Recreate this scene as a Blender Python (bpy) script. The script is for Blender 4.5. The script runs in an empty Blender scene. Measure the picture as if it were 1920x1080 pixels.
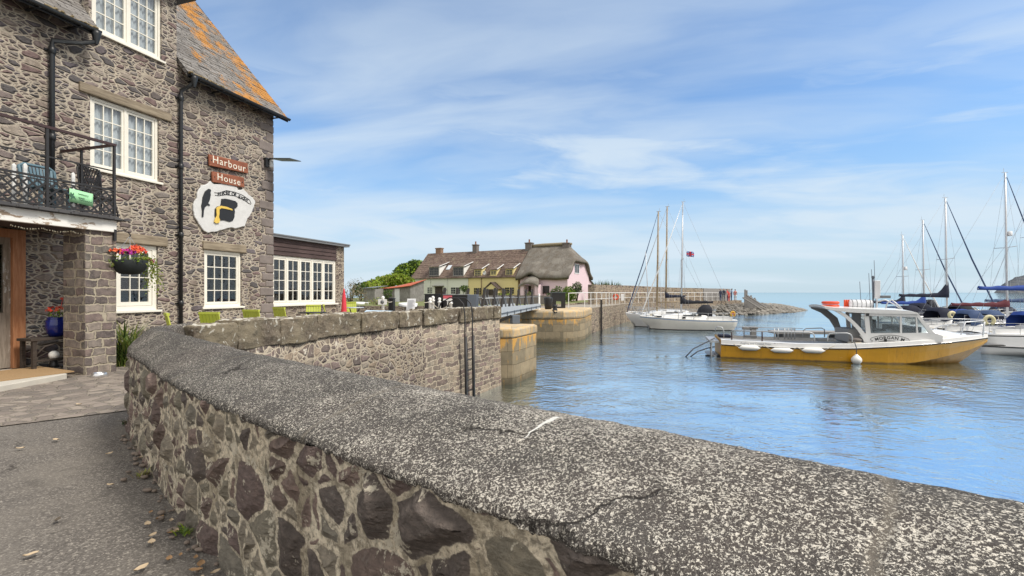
import bpy, bmesh, math, random
import numpy as np
from mathutils import Vector, Matrix
R = math.radians
rnd = random.Random(11)
S = bpy.context.scene
COL = S.collection
# ---------------------------------------------------------------- camera, sky, sun, exposure
F, EYE, HY, WZ = 915.0, 1.55, 548.5, -1.6
cam = bpy.data.objects.new('camera', bpy.data.cameras.new('camera'))
COL.objects.link(cam); S.camera = cam
cam.location = (0, 0, EYE); cam.rotation_euler = (R(90), 0, 0)
cam.data.sensor_width = 36; cam.data.lens = 36*F/1920
cam.data.shift_y = (HY-540)/1920
cam.data.clip_start = .05; cam.data.clip_end = 60000
S.view_settings.view_transform = 'Standard'; S.view_settings.look = 'None'
S.view_settings.exposure = 0.55; S.view_settings.gamma = 1
S.render.engine = 'CYCLES'
try:
    S.cycles.use_denoising = True; S.cycles.max_bounces = 8; S.cycles.transparent_max_bounces = 12
    S.cycles.sample_clamp_indirect = 4; S.cycles.caustics_reflective = False; S.cycles.caustics_refractive = False
except Exception: pass
SUN_AZ, SUN_EL = R(112), R(52)          # azimuth clockwise from +Y
sd = Vector((math.sin(SUN_AZ)*math.cos(SUN_EL), math.cos(SUN_AZ)*math.cos(SUN_EL), math.sin(SUN_EL)))
sun = bpy.data.objects.new('sun', bpy.data.lights.new('sun', 'SUN'))
COL.objects.link(sun)
sun.data.energy = 2.5; sun.data.angle = R(16); sun.data.color = (1, .94, .85)
sun.rotation_euler = (-sd).to_track_quat('-Z', 'Y').to_euler(); sun.location = (20, 0, 40)

W = bpy.data.worlds.new('World'); S.world = W; W.use_nodes = True

class NT:
    """tiny node-tree writer"""
    def __init__(s, tree): s.t = tree; s.t.nodes.clear()
    def n(s, typ, ins=None, **props):
        nd = s.t.nodes.new('ShaderNode'+typ)
        for k, v in props.items(): setattr(nd, k, v)
        for k, v in (ins or {}).items(): s.set(nd.inputs[k], v)
        return nd
    def set(s, sock, v):
        if isinstance(v, bpy.types.NodeSocket): s.t.links.new(v, sock)
        elif isinstance(v, (tuple, list)):
            v = tuple(v)
            if sock.type == 'RGBA' and len(v) == 3: v = v+(1,)
            sock.default_value = v
        else: sock.default_value = v
    def m(s, op, a, b=0.0, c=None, clamp=False):
        nd = s.n('Math', {0: a, 1: b}, operation=op, use_clamp=clamp)
        if c is not None: s.set(nd.inputs[2], c)
        return nd.outputs[0]
    def v(s, op, a, b=(0, 0, 0)):
        nd = s.n('VectorMath', {0: a}, operation=op)
        if op == 'SCALE': s.set(nd.inputs[3], b)
        else: s.set(nd.inputs[1], b)
        return nd.outputs[0]
    def mix(s, f, a, b, mode='MIX'):
        nd = s.n('Mix', data_type='RGBA', blend_type=mode)
        s.set(nd.inputs[0], f); s.set(nd.inputs[6], a); s.set(nd.inputs[7], b)
        return nd.outputs[2]
    def mixf(s, f, a, b):
        nd = s.n('Mix', data_type='FLOAT'); s.set(nd.inputs[0], f); s.set(nd.inputs[2], a); s.set(nd.inputs[3], b)
        return nd.outputs[0]
    def rng(s, v, a, b, c=0.0, d=1.0, smooth=True):
        return s.n('MapRange', {0: v, 1: a, 2: b, 3: c, 4: d}, interpolation_type='SMOOTHSTEP' if smooth else 'LINEAR').outputs[0]
    def noise(s, vec, scale, detail=4, rough=.55, dim='3D', dist=0.0):
        return s.n('TexNoise', {'Vector': vec, 'Scale': scale, 'Detail': detail, 'Roughness': rough, 'Distortion': dist}, noise_dimensions=dim)
    def ramp(s, f, stops, interp='LINEAR'):
        nd = s.n('ValToRGB', {0: f}); cr = nd.color_ramp; cr.interpolation = interp
        while len(cr.elements) > 1: cr.elements.remove(cr.elements[-1])
        for i, (p, c) in enumerate(stops):
            e = cr.elements[0] if i == 0 else cr.elements.new(p)
            e.position = p; e.color = tuple(c)+(1,) if len(c) == 3 else c
        return nd.outputs[0]

nt = NT(W.node_tree)
sky = nt.n('TexSky', sky_type='NISHITA', sun_disc=False, sun_elevation=SUN_EL, sun_rotation=SUN_AZ, altitude=0, air_density=1.0, dust_density=.6, ozone_density=2.2)
dirv = nt.n('TexCoord').outputs['Generated']
sep = nt.n('SeparateXYZ', {0: dirv})
zz_ = nt.m('MAXIMUM', sep.outputs[2], 0.0)
den = nt.m('ADD', zz_, .16)
px_ = nt.m('DIVIDE', sep.outputs[0], den); py_ = nt.m('DIVIDE', sep.outputs[1], den)
pv = nt.n('CombineXYZ', {0: nt.m('MULTIPLY', px_, .42), 1: nt.m('ADD', nt.m('MULTIPLY', py_, 1.15), nt.m('MULTIPLY', px_, .22)), 2: 0.0}).outputs[0]
wv = nt.v('ADD', pv, nt.v('SCALE', nt.v('SUBTRACT', nt.noise(pv, 1.3, 3).outputs['Color'], (.5, .5, .5)), .55))
n1 = nt.noise(wv, 1.15, 7, .52).outputs[0]
n2 = nt.noise(nt.v('ADD', wv, (7.3, 2.1, 0)), .5, 3, .5).outputs[0]
cl = nt.m('ADD', nt.m('MULTIPLY', n1, .62), nt.m('MULTIPLY', n2, .5))
mask = nt.rng(cl, .44, .70)
low = nt.rng(zz_, .0, .38, 1.0, 0.0)
back = nt.rng(sep.outputs[1], .62, .15)                       # unseen bright cloud added outside the harbour view, for neutral fill light
skyc = nt.mix(1.0, sky.outputs[0], (.70, .89, 1.03, 1), 'MULTIPLY')
haze = nt.mix(nt.rng(zz_, 0, .25), (3.2, 4.0, 4.55, 1), (2.1, 3.25, 4.65, 1))
base = nt.mix(nt.m('MULTIPLY', low, .92), skyc, haze)
# long thin streaks low over the sea
pl_ = nt.n('CombineXYZ', {0: nt.m('MULTIPLY', sep.outputs[0], 1.6), 1: nt.m('ADD', nt.m('MULTIPLY', zz_, 8.5), nt.m('MULTIPLY', sep.outputs[0], .9)), 2: 3.3}).outputs[0]
st_ = nt.rng(nt.noise(nt.v('ADD', pl_, nt.v('SCALE', nt.noise(pl_, 1.1, 3).outputs['Color'], .7)), 1.25, 6, .55).outputs[0], .44, .66)
st_ = nt.m('MULTIPLY', st_, nt.m('MULTIPLY', nt.rng(zz_, .03, .10), nt.rng(zz_, .50, .26)))
mask = nt.m('MAXIMUM', nt.m('MULTIPLY', mask, nt.rng(zz_, .60, .32, .42, .85)), nt.m('MULTIPLY', st_, .80))
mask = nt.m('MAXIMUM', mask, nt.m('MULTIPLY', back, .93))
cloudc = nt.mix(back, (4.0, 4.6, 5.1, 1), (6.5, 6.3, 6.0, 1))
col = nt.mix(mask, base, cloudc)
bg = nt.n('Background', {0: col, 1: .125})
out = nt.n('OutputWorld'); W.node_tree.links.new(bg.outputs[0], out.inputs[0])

# ---------------------------------------------------------------- scene-graph helpers
def tag(o, label=None, cat=None, group=None, kind=None):
    if label: o['label'] = label
    if cat: o['category'] = cat
    if group: o['group'] = group
    if kind: o['kind'] = kind
    return o
def thing(name, label, cat, loc=(0, 0, 0), rz=0.0, group=None):
    o = bpy.data.objects.new(name, None); COL.objects.link(o)
    o.location = loc; o.rotation_euler = (0, 0, rz); o.empty_display_size = .2
    return tag(o, label, cat, group)
def copy_tree(o, parent=None):
    c = o.copy(); COL.objects.link(c)
    if parent is not None: c.parent = parent
    for ch in list(o.children): copy_tree(ch, c)
    return c

class MB:
    """collects shapes; build() links them as ONE mesh object"""
    def __init__(s): s.v = []; s.f = []; s.mi = []; s.sm = []; s.uv = None
    def face(s, pts, mi=0, sm=False):
        b = len(s.v); s.v += [tuple(p) for p in pts]; s.f.append(tuple(range(b, b+len(pts)))); s.mi.append(mi); s.sm.append(sm)
    def add(s, vs, fs, mi=0, sm=False):
        b = len(s.v); s.v += [tuple(p) for p in vs]
        for f in fs: s.f.append(tuple(b+i for i in f)); s.mi.append(mi); s.sm.append(sm)
        return s
    def box(s, a, b, mi=0):
        x0, y0, z0 = (min(a[i], b[i]) for i in range(3)); x1, y1, z1 = (max(a[i], b[i]) for i in range(3))
        vs = [(x0,y0,z0),(x1,y0,z0),(x1,y1,z0),(x0,y1,z0),(x0,y0,z1),(x1,y0,z1),(x1,y1,z1),(x0,y1,z1)]
        return s.add(vs, [(0,3,2,1),(4,5,6,7),(0,1,5,4),(1,2,6,5),(2,3,7,6),(3,0,4,7)], mi)
    def bar(s, p, q, w, h=None, mi=0, up=(0,0,1)):
        p, q = Vector(p), Vector(q); h = h or w; d = (q-p).normalized(); u = Vector(up)
        if abs(d.dot(u)) > .98: u = Vector((1,0,0))
        a = d.cross(u).normalized()*w/2; c = a.cross(d).normalized()*h/2
        vs = [p-a-c, p+a-c, p+a+c, p-a+c, q-a-c, q+a-c, q+a+c, q-a+c]
        return s.add(vs, [(0,3,2,1),(4,5,6,7),(0,1,5,4),(1,2,6,5),(2,3,7,6),(3,0,4,7)], mi)
    def tube(s, pts, r, n=8, mi=0, cap=True):
        pts = [Vector(p) for p in pts]; rs = r if isinstance(r, (list, tuple)) else [r]*len(pts)
        vs = []; prev = None
        for i, p in enumerate(pts):
            d = (pts[min(i+1, len(pts)-1)]-pts[max(i-1, 0)]).normalized()
            if prev is None:
                u = Vector((0,0,1)) if abs(d.z) < .9 else Vector((1,0,0))
                a = d.cross(u).normalized()
            else:
                a = (prev-d*prev.dot(d)).normalized()
            prev = a; b = d.cross(a)
            for k in range(n):
                t = 2*math.pi*k/n; vs.append(p+(a*math.cos(t)+b*math.sin(t))*rs[i])
        fs = []
        for i in range(len(pts)-1):
            for k in range(n): fs.append((i*n+k, i*n+(k+1)%n, (i+1)*n+(k+1)%n, (i+1)*n+k))
        s.add(vs, fs, mi, True)
        if cap:
            s.face(vs[:n][::-1], mi); s.face(vs[-n:], mi)
        return s
    def lathe(s, prof, c=(0,0,0), n=20, mi=0, axis='z'):
        vs = []
        for r, h in prof:
            for k in range(n):
                t = 2*math.pi*k/n
                if axis == 'z': vs.append((c[0]+r*math.cos(t), c[1]+r*math.sin(t), c[2]+h))
                elif axis == 'x': vs.append((c[0]+h, c[1]+r*math.cos(t), c[2]+r*math.sin(t)))
                else: vs.append((c[0]+r*math.sin(t), c[1]+h, c[2]+r*math.cos(t)))
        fs = [(i*n+k, i*n+(k+1)%n, (i+1)*n+(k+1)%n, (i+1)*n+k) for i in range(len(prof)-1) for k in range(n)]
        return s.add(vs, fs, mi, True)
    def ell(s, c, r, n=12, m=8, mi=0):
        prof = [(max(1e-4, math.sin(math.pi*i/m)), -math.cos(math.pi*i/m)) for i in range(m+1)]
        vs = []
        for a, h in prof:
            for k in range(n):
                t = 2*math.pi*k/n; vs.append((c[0]+r[0]*a*math.cos(t), c[1]+r[1]*a*math.sin(t), c[2]+r[2]*h))
        fs = [(i*n+k, i*n+(k+1)%n, (i+1)*n+(k+1)%n, (i+1)*n+k) for i in range(m) for k in range(n)]
        return s.add(vs, fs, mi, True)
    def torus(s, c, R_, r, axis='z', n=20, m=8, mi=0, mfn=None):
        vs = []
        for i in range(n):
            t = 2*math.pi*i/n
            for k in range(m):
                u = 2*math.pi*k/m; a = R_+r*math.cos(u); h = r*math.sin(u); x, y = a*math.cos(t), a*math.sin(t)
                vs.append({'z': (c[0]+x, c[1]+y, c[2]+h), 'y': (c[0]+x, c[1]+h, c[2]+y), 'x': (c[0]+h, c[1]+x, c[2]+y)}[axis])
        for i in range(n):
            fs = [(i*m+k, ((i+1)%n)*m+k, ((i+1)%n)*m+(k+1)%m, i*m+(k+1)%m) for k in range(m)]
            if i == 0: b = len(s.v); s.v += vs
            for f in fs: s.f.append(tuple(b+j for j in f)); s.mi.append(mfn(i) if mfn else mi); s.sm.append(True)
        return s
    def prism(s, poly, h0, h1, plane='xz', mi=0, mi_side=None):
        """poly extruded along the third axis from h0 to h1"""
        def P(a, b, h): return {'xz': (a, h, b), 'xy': (a, b, h), 'yz': (h, a, b)}[plane]
        n = len(poly); ar = sum(poly[i][0]*poly[(i+1)%n][1]-poly[(i+1)%n][0]*poly[i][1] for i in range(n))
        pl_ = list(poly) if ar > 0 else list(poly)[::-1]
        A = [P(a, b, h0) for a, b in pl_]; B = [P(a, b, h1) for a, b in pl_]
        s.face(A, mi); s.face(B[::-1], mi)
        for i in range(n):
            j = (i+1) % n; s.face([A[i], B[i], B[j], A[j]], mi if mi_side is None else mi_side)
        return s
    def loft(s, secs, mi=0, sm=True, rowmi=None, close=False):
        m = len(secs[0]); vs = [p for sec in secs for p in sec]; b = len(s.v); s.v += [tuple(p) for p in vs]
        for i in range(len(secs)-1):
            for k in range(m if close else m-1):
                k2 = (k+1) % m
                s.f.append((b+i*m+k, b+i*m+k2, b+(i+1)*m+k2, b+(i+1)*m+k)); s.mi.append(rowmi(k) if rowmi else mi); s.sm.append(sm)
        return s
    def build(s, name, mats, parent=None, bevel=0.0, fix=True, auto=None, uvs=None):
        me = bpy.data.meshes.new(name); me.from_pydata(s.v, [], s.f)
        mats = mats if isinstance(mats, (list, tuple)) else [mats]
        for m in mats: me.materials.append(m)
        me.polygons.foreach_set('material_index', s.mi); me.polygons.foreach_set('use_smooth', s.sm)
        if fix:
            bm = bmesh.new(); bm.from_mesh(me); bmesh.ops.remove_doubles(bm, verts=bm.verts, dist=1e-5)
            bmesh.ops.recalc_face_normals(bm, faces=bm.faces); bm.to_mesh(me); bm.free()
        uvl = me.uv_layers.new(name='UVMap')
        nl = len(me.loops); co = np.empty(len(me.vertices)*3); me.vertices.foreach_get('co', co); co = co.reshape(-1, 3)
        li = np.empty(nl, dtype=np.int32); me.loops.foreach_get('vertex_index', li)
        if uvs is not None and not fix:
            uv = np.asarray(uvs)[li]
        else:
            nf = len(me.polygons); nrm = np.empty(nf*3); me.polygons.foreach_get('normal', nrm); nrm = nrm.reshape(-1, 3)
            tot = np.empty(nf, dtype=np.int32); me.polygons.foreach_get('loop_total', tot)
            ln = np.repeat(nrm, tot, axis=0); p = co[li]
            hl = np.hypot(ln[:, 0], ln[:, 1])+1e-9; flat = np.abs(ln[:, 2]) > .85
            u = np.where(flat, p[:, 0], (-ln[:, 1]*p[:, 0]+ln[:, 0]*p[:, 1])/hl)
            sl = np.maximum(hl, .2); v = np.where(flat, p[:, 1], p[:, 2]/sl)
            uv = np.stack([u, v], 1)
        uvl.data.foreach_set('uv', uv.astype(np.float32).ravel())
        me.update()
        o = bpy.data.objects.new(name, me); COL.objects.link(o)
        if parent is not None: o.parent = parent
        if bevel > 0:
            b = o.modifiers.new('Bevel', 'BEVEL'); b.width = bevel; b.segments = 2; b.limit_method = 'ANGLE'; b.angle_limit = R(40)
        return o

def text_mb(txt, size, mat, name, parent, M, depth=.004, align='CENTER', spacing=1.0, bold=0.0, arc=None):
    cu = bpy.data.curves.new(name, 'FONT'); cu.body = txt; cu.size = size; cu.extrude = depth; cu.offset = bold
    cu.align_x = align; cu.align_y = 'CENTER'; cu.space_character = spacing; cu.resolution_u = 3
    o = bpy.data.objects.new(name, cu); COL.objects.link(o)
    dg = bpy.context.evaluated_depsgraph_get(); dg.update()
    me = bpy.data.meshes.new_from_object(o.evaluated_get(dg))
    bpy.data.objects.remove(o)
    if arc:
        for v in me.vertices:
            a = v.co.x/arc; r = arc+v.co.y
            v.co.x = r*math.sin(a); v.co.y = r*math.cos(a)-arc
    me.transform(M); me.materials.clear(); me.materials.append(mat)
    o = bpy.data.objects.new(name, me); COL.objects.link(o)
    if parent is not None: o.parent = parent
    return o
def wallM(x, z, y=0.0, tilt=0.0):      # text standing on a wall that faces local -y
    return Matrix.Translation((x, y, z)) @ Matrix.Rotation(R(90), 4, 'X') @ Matrix.Rotation(tilt, 4, 'Z')

class Plane:
    """vertical plane through o along d: turns a picture position into (s, z) on it; used to size things on their real planes"""
    def __init__(s, o, d):
        s.o = Vector(o); s.d = Vector(d).normalized(); s.n = Vector((s.d.y, -s.d.x))     # n points towards the viewer side
        s.rz = math.atan2(s.d.y, s.d.x)
    def s_(s, px, w=0.0):
        k = (px-960)/F; ox, oy = s.o.x+w*s.n.x, s.o.y+w*s.n.y
        return (k*oy-ox)/(s.d.x-k*s.d.y)
    def y_(s, px, w=0.0): return s.o.y+w*s.n.y+s.s_(px, w)*s.d.y
    def z_(s, px, py, w=0.0): return EYE+(HY-py)*s.y_(px, w)/F
    def __call__(s, px, py, w=0.0): return s.s_(px, w), s.z_(px, py, w)
def at(px, Y): return (px-960)/F*Y
def zat(py, Y): return EYE+(HY-py)*Y/F
def ground_at(px, py, z=0.0):
    Y = F*(EYE-z)/(py-HY); return Vector((at(px, Y), Y, z))
# ---------------------------------------------------------------- materials
def newmat(name):
    m = bpy.data.materials.new(name); m.use_nodes = True
    return m, NT(m.node_tree)
def finish(m, t, col, rough=.8, height=None, bstr=.5, bdist=.02, metal=0.0, spec=.4, disp=None, coat=0.0, **kw):
    ins = {'Base Color': col, 'Roughness': rough, 'Metallic': metal, 'Specular IOR Level': spec, 'Coat Weight': coat}
    ins.update(kw)
    p = t.n('BsdfPrincipled', ins)
    if height is not None:
        b = t.n('Bump', {'Strength': bstr, 'Distance': bdist, 'Height': height}); t.set(p.inputs['Normal'], b.outputs[0])
    o = t.n('OutputMaterial'); t.t.links.new(p.outputs[0], o.inputs[0])
    if disp is not None:
        d = t.n('Displacement', {'Height': disp[0], 'Midlevel': disp[2] if len(disp) > 2 else 0.0, 'Scale': disp[1]})
        t.t.links.new(d.outputs[0], o.inputs[2]); m.displacement_method = 'BOTH'
    return m
def simple(name, col, rough=.7, metal=0.0, var=.15, scale=6.0, bump=0.0, bscale=40.0, spec=.4, coat=0.0, dirt=None, dirt_amt=.5, dscale=3.0):
    m, t = newmat(name); co = t.n('TexCoord').outputs['Object']
    n = t.noise(co, scale, 4).outputs[0]
    c = t.mix(n, tuple(x*(1-var) for x in col), tuple(min(1, x*(1+var)) for x in col))
    if dirt is not None:
        dn = t.rng(t.noise(co, dscale, 6, .65).outputs[0], .62-.25*dirt_amt, .78-.2*dirt_amt)
        c = t.mix(t.m('MULTIPLY', dn, dirt_amt), c, dirt)
    h = t.noise(co, bscale, 5).outputs[0] if bump > 0 else None
    return finish(m, t, c, rough, h, bump, .01, metal, spec, coat=coat)

def rubble(name, scale=4.0, aspect=1.9, mw=.055, stones=None, mortar=(.40,.35,.27), bump=.8, bdist=.03, warp=.16, sub=.55, disp=None, lichen=None, lichen_amt=.0, patch=None, mortar_cover=0.0, stone_bright=1.0, tilt=0.0, rnd_=.66, rough_mortar=0.0, dome=.20):
    m, t = newmat(name)
    uv = t.n('TexCoord').outputs['UV']
    if tilt: uv0 = t.n('VectorRotate', {'Vector': uv, 'Angle': tilt}, rotation_type='Z_AXIS').outputs[0]
    else: uv0 = uv
    p = t.v('MULTIPLY', uv0, (scale, scale*aspect, 0))
    w1 = t.v('SCALE', t.v('SUBTRACT', t.noise(p, .9, 2).outputs['Color'], (.5,.5,.5)), warp*3.2)
    w2 = t.v('SCALE', t.v('SUBTRACT', t.noise(p, 3.6, 3, .6).outputs['Color'], (.5,.5,.5)), warp*1.15)
    q = t.v('ADD', p, t.v('ADD', w1, w2))
    def vor(vec, feat): return t.n('TexVoronoi', {'Vector': vec, 'Scale': 1.0, 'Randomness': .92}, voronoi_dimensions='2D', feature=feat)
    va = vor(q, 'F1'); ca = va.outputs['Color']; ea = vor(q, 'DISTANCE_TO_EDGE').outputs['Distance']
    ea = t.m('SMOOTH_MIN', ea, t.m('MULTIPLY', t.m('SUBTRACT', rnd_, va.outputs['Distance']), .75), .12)
    q2 = t.v('MULTIPLY', q, (1.9, 1.55, 0))
    vb = vor(q2, 'F1'); cb = vb.outputs['Color']; eb = vor(q2, 'DISTANCE_TO_EDGE').outputs['Distance']
    eb = t.m('SMOOTH_MIN', eb, t.m('MULTIPLY', t.m('SUBTRACT', rnd_, vb.outputs['Distance']), .75), .12)
    sa = t.n('SeparateColor', {0: ca}); sb = t.n('SeparateColor', {0: cb})
    issub = t.m('LESS_THAN', sa.outputs[2], sub)
    e2 = t.m('MINIMUM', ea, t.m('MULTIPLY', eb, .58))
    e = t.mixf(issub, ea, e2)
    fine = t.noise(uv, 38, 5, .6).outputs[0]; mid = t.noise(uv, 9, 4, .6).outputs[0]; big = t.noise(uv, .9, 3).outputs[0]
    e = t.m('ADD', e, t.m('MULTIPLY', t.m('SUBTRACT', fine, .5), .045))
    if mortar_cover > 0: e = t.m('SUBTRACT', e, t.m('MULTIPLY', t.rng(t.noise(uv, 2.6, 4, .6).outputs[0], .45, .72), mortar_cover))
    rndv = t.mixf(issub, sa.outputs[0], sb.outputs[0]); rnd2 = t.mixf(issub, sa.outputs[1], sb.outputs[1])
    mask = t.rng(e, mw*.75, mw*1.35)
    stones = stones or [(.105,.09,.085),(.155,.13,.12),(.085,.078,.078),(.20,.165,.14),(.13,.105,.10),(.17,.15,.135),(.115,.095,.09)]
    N = len(stones)
    sc = t.ramp(rndv, [(i/N, tuple(c*stone_bright for c in s_)) for i, s_ in enumerate(stones)], 'CONSTANT')
    vein = t.noise(t.v('MULTIPLY', uv, (14, 46, 0)), 1.0, 5, .65, dist=.6).outputs[0]
    sc = t.mix(1.0, sc, t.ramp(vein, [(.25, (.62,.62,.62)), (.5, (1,1,1)), (.75, (1.5,1.47,1.42))]), 'MULTIPLY')
    sc = t.mix(t.rng(t.m('MULTIPLY', mid, fine), .30, .46, 0, .45), sc, (.30,.275,.235))
    mc = t.mix(fine, tuple(c*.66 for c in mortar), tuple(min(1, c*1.22) for c in mortar))
    mc = t.mix(t.rng(mid, .38, .62, .35, 0), mc, tuple(c*.45 for c in mortar))
    if rough_mortar:
        mz = t.noise(uv, 26, 6, .72, dist=.5).outputs[0]; mz2 = t.noise(uv, 4.5, 5, .65).outputs[0]
        mc = t.mix(t.rng(mz, .38, .60), tuple(c*.50 for c in mortar), tuple(min(1, c*1.35) for c in mortar))
        mc = t.mix(t.rng(mz2, .46, .60, 0, .6), mc, (.22,.185,.13))
        mc = t.mix(t.rng(mz2, .42, .34, 0, .8), mc, tuple(min(1, c*1.5) for c in mortar))
    c = t.mix(mask, mc, sc)
    c = t.mix(t.rng(big, .42, .64, 0, .3), c, t.mix(1.0, c, (.78,.74,.70), 'MULTIPLY'))
    stk = t.noise(t.v('MULTIPLY', uv, (1.7, .28, 0)), 1.6, 5, .6).outputs[0]
    c = t.mix(t.rng(stk, .52, .68, 0, .55), c, t.mix(1.0, c, (.58,.55,.52), 'MULTIPLY'))
    c = t.mix(t.rng(stk, .44, .32, 0, .5), c, t.mix(1.0, c, (1.28,1.24,1.16), 'MULTIPLY'))
    if lichen:
        ln = t.rng(t.m('ADD', t.m('MULTIPLY', t.noise(uv, 5, 6, .7).outputs[0], .7), t.m('MULTIPLY', fine, .3)), .58-.1*lichen_amt, .62-.1*lichen_amt)
        c = t.mix(t.m('MULTIPLY', ln, .9), c, lichen)
    if patch:
        pn = t.rng(t.noise(uv, 1.4, 5, .6).outputs[0], .56, .66)
        c = t.mix(t.m('MULTIPLY', pn, .7), c, patch)
    prof = t.rng(e, mw*.7, mw*.7+dome)
    h = t.m('ADD', t.m('MULTIPLY', prof, t.m('ADD', .55, t.m('MULTIPLY', rnd2, .55))), t.m('MULTIPLY', vein, .22))
    h = t.m('ADD', h, t.m('MULTIPLY', fine, .16))
    h = t.m('ADD', h, t.m('MULTIPLY', t.noise(uv, 100, 3, .6).outputs[0], .07))
    dh = t.m('MULTIPLY', prof, t.m('ADD', .35, t.m('MULTIPLY', rnd2, .8)))
    if rough_mortar:
        h = t.m('ADD', h, t.m('MULTIPLY', mz, rough_mortar)); dh = t.m('ADD', dh, t.m('MULTIPLY', t.m('ADD', mz2, t.m('MULTIPLY', mz, .5)), rough_mortar*.6))
    return finish(m, t, c, .93, h, bump, bdist, spec=.25, disp=disp and (dh, disp))

def coursed(name, w, h, stones, mortar, ms=.016, bump=.9, warp=.045):
    """squared rubble laid in rough courses"""
    m, t = newmat(name); uv = t.n('TexCoord').outputs['UV']
    p = t.v('ADD', uv, t.v('SCALE', t.v('SUBTRACT', t.noise(uv, 3.2, 3, .6).outputs['Color'], (.5,.5,.5)), warp*2))
    p = t.v('ADD', p, t.v('SCALE', t.v('SUBTRACT', t.noise(uv, 14, 3, .6).outputs['Color'], (.5,.5,.5)), warp*.7))
    sv = t.n('SeparateXYZ', {0: p}); row = t.m('FLOOR', t.m('DIVIDE', sv.outputs[1], h))
    xo = t.m('ADD', sv.outputs[0], t.m('MULTIPLY', t.n('TexWhiteNoise', {'W': row}, noise_dimensions='1D').outputs[0], w*2))
    xo = t.m('ADD', xo, t.m('MULTIPLY', t.m('SINE', t.m('ADD', t.m('MULTIPLY', xo, 5.1/w*.32), t.m('MULTIPLY', row, 2.4))), w*.33))
    br = t.n('TexBrick', {'Vector': t.n('CombineXYZ', {0: xo, 1: sv.outputs[1], 2: 0.0}).outputs[0], 'Color1': (0,0,0,1), 'Color2': (1,1,1,1), 'Mortar': (.5,.5,.5,1), 'Scale': 1.0, 'Mortar Size': ms, 'Mortar Smooth': .55, 'Bias': 0.0, 'Brick Width': w, 'Row Height': h}, offset=0.0)
    rv = t.n('SeparateColor', {0: br.outputs[0]}).outputs[0]; f = t.noise(uv, 34, 5, .65).outputs[0]; n = t.noise(uv, 7, 5, .62).outputs[0]
    N = len(stones); sc = t.ramp(rv, [(i/N, c) for i, c in enumerate(stones)], 'CONSTANT')
    sc = t.mix(1.0, sc, t.ramp(n, [(.3, (.6,.6,.6)), (.5, (1,1,1)), (.7, (1.45,1.42,1.35))]), 'MULTIPLY'); sc = t.mix(t.rng(f, .5, .72, 0, .4), sc, (.34,.30,.25))
    e = t.rng(t.m('ADD', br.outputs[1], t.m('MULTIPLY', t.m('SUBTRACT', f, .5), .5)), .35, .75)
    c = t.mix(e, sc, t.mix(f, tuple(x*.7 for x in mortar), tuple(min(1, x*1.2) for x in mortar)))
    hh = t.m('ADD', t.m('MULTIPLY', t.m('SUBTRACT', 1.0, br.outputs[1]), t.m('ADD', .6, t.m('MULTIPLY', rv, .4))), t.m('ADD', t.m('MULTIPLY', n, .45), t.m('MULTIPLY', f, .18)))
    return finish(m, t, c, .93, hh, bump, .03, spec=.25)
def ashlar(name, w=.9, h=.42, col=(.25,.22,.16), lich=(.42,.22,.03), top=.3, wet=-1.0, orange=.6, mortar=.006):
    """dressed blocks; orange lichen in ragged patches, dark weed near the water line"""
    m, t = newmat(name); uv = t.n('TexCoord').outputs['UV']; pos = t.n('NewGeometry').outputs['Position']
    pw = t.v('ADD', uv, t.v('SCALE', t.noise(uv, 3, 3).outputs['Color'], .03))
    br = t.n('TexBrick', {'Vector': pw, 'Color1': (.75,.75,.75,1), 'Color2': (1.2,1.15,1.1,1), 'Mortar': (.35,.33,.3,1), 'Scale': 1.0, 'Mortar Size': mortar, 'Mortar Smooth': .3, 'Bias': 0.0, 'Brick Width': w, 'Row Height': h}, offset=.5)
    n = t.noise(uv, 4, 6, .6).outputs[0]; f = t.noise(uv, 30, 5, .65).outputs[0]
    c = t.mix(n, tuple(x*.62 for x in col), tuple(x*1.3 for x in col))
    c = t.mix(1.0, c, br.outputs[0], 'MULTIPLY')
    z = t.n('SeparateXYZ', {0: pos}).outputs[2]
    on = t.rng(t.m('ADD', t.noise(t.v('MULTIPLY', uv, (2.6, 1.0, 1)), 1.6, 6, .65).outputs[0], t.rng(z, wet, top, -.16, .08)), .52-.08*orange, .62-.08*orange)
    c = t.mix(t.m('MULTIPLY', on, .85*orange+.1), c, t.mix(f, lich, tuple(min(1, x*1.7+.05) for x in lich)))
    wn = t.rng(t.m('ADD', z, t.m('MULTIPLY', t.noise(uv, 3, 4).outputs[0], .5)), wet+.15, wet-.25)
    c = t.mix(t.m('MULTIPLY', wn, .65), c, (.07,.062,.04))
    c = t.mix(t.rng(f, .55, .75, 0, .35), c, (.36,.33,.27))
    hh = t.m('ADD', t.m('MULTIPLY', br.outputs[1], -.8), t.m('ADD', t.m('MULTIPLY', n, .4), t.m('MULTIPLY', f, .2)))
    return finish(m, t, c, .9, hh, .7, .03, spec=.25)

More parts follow.
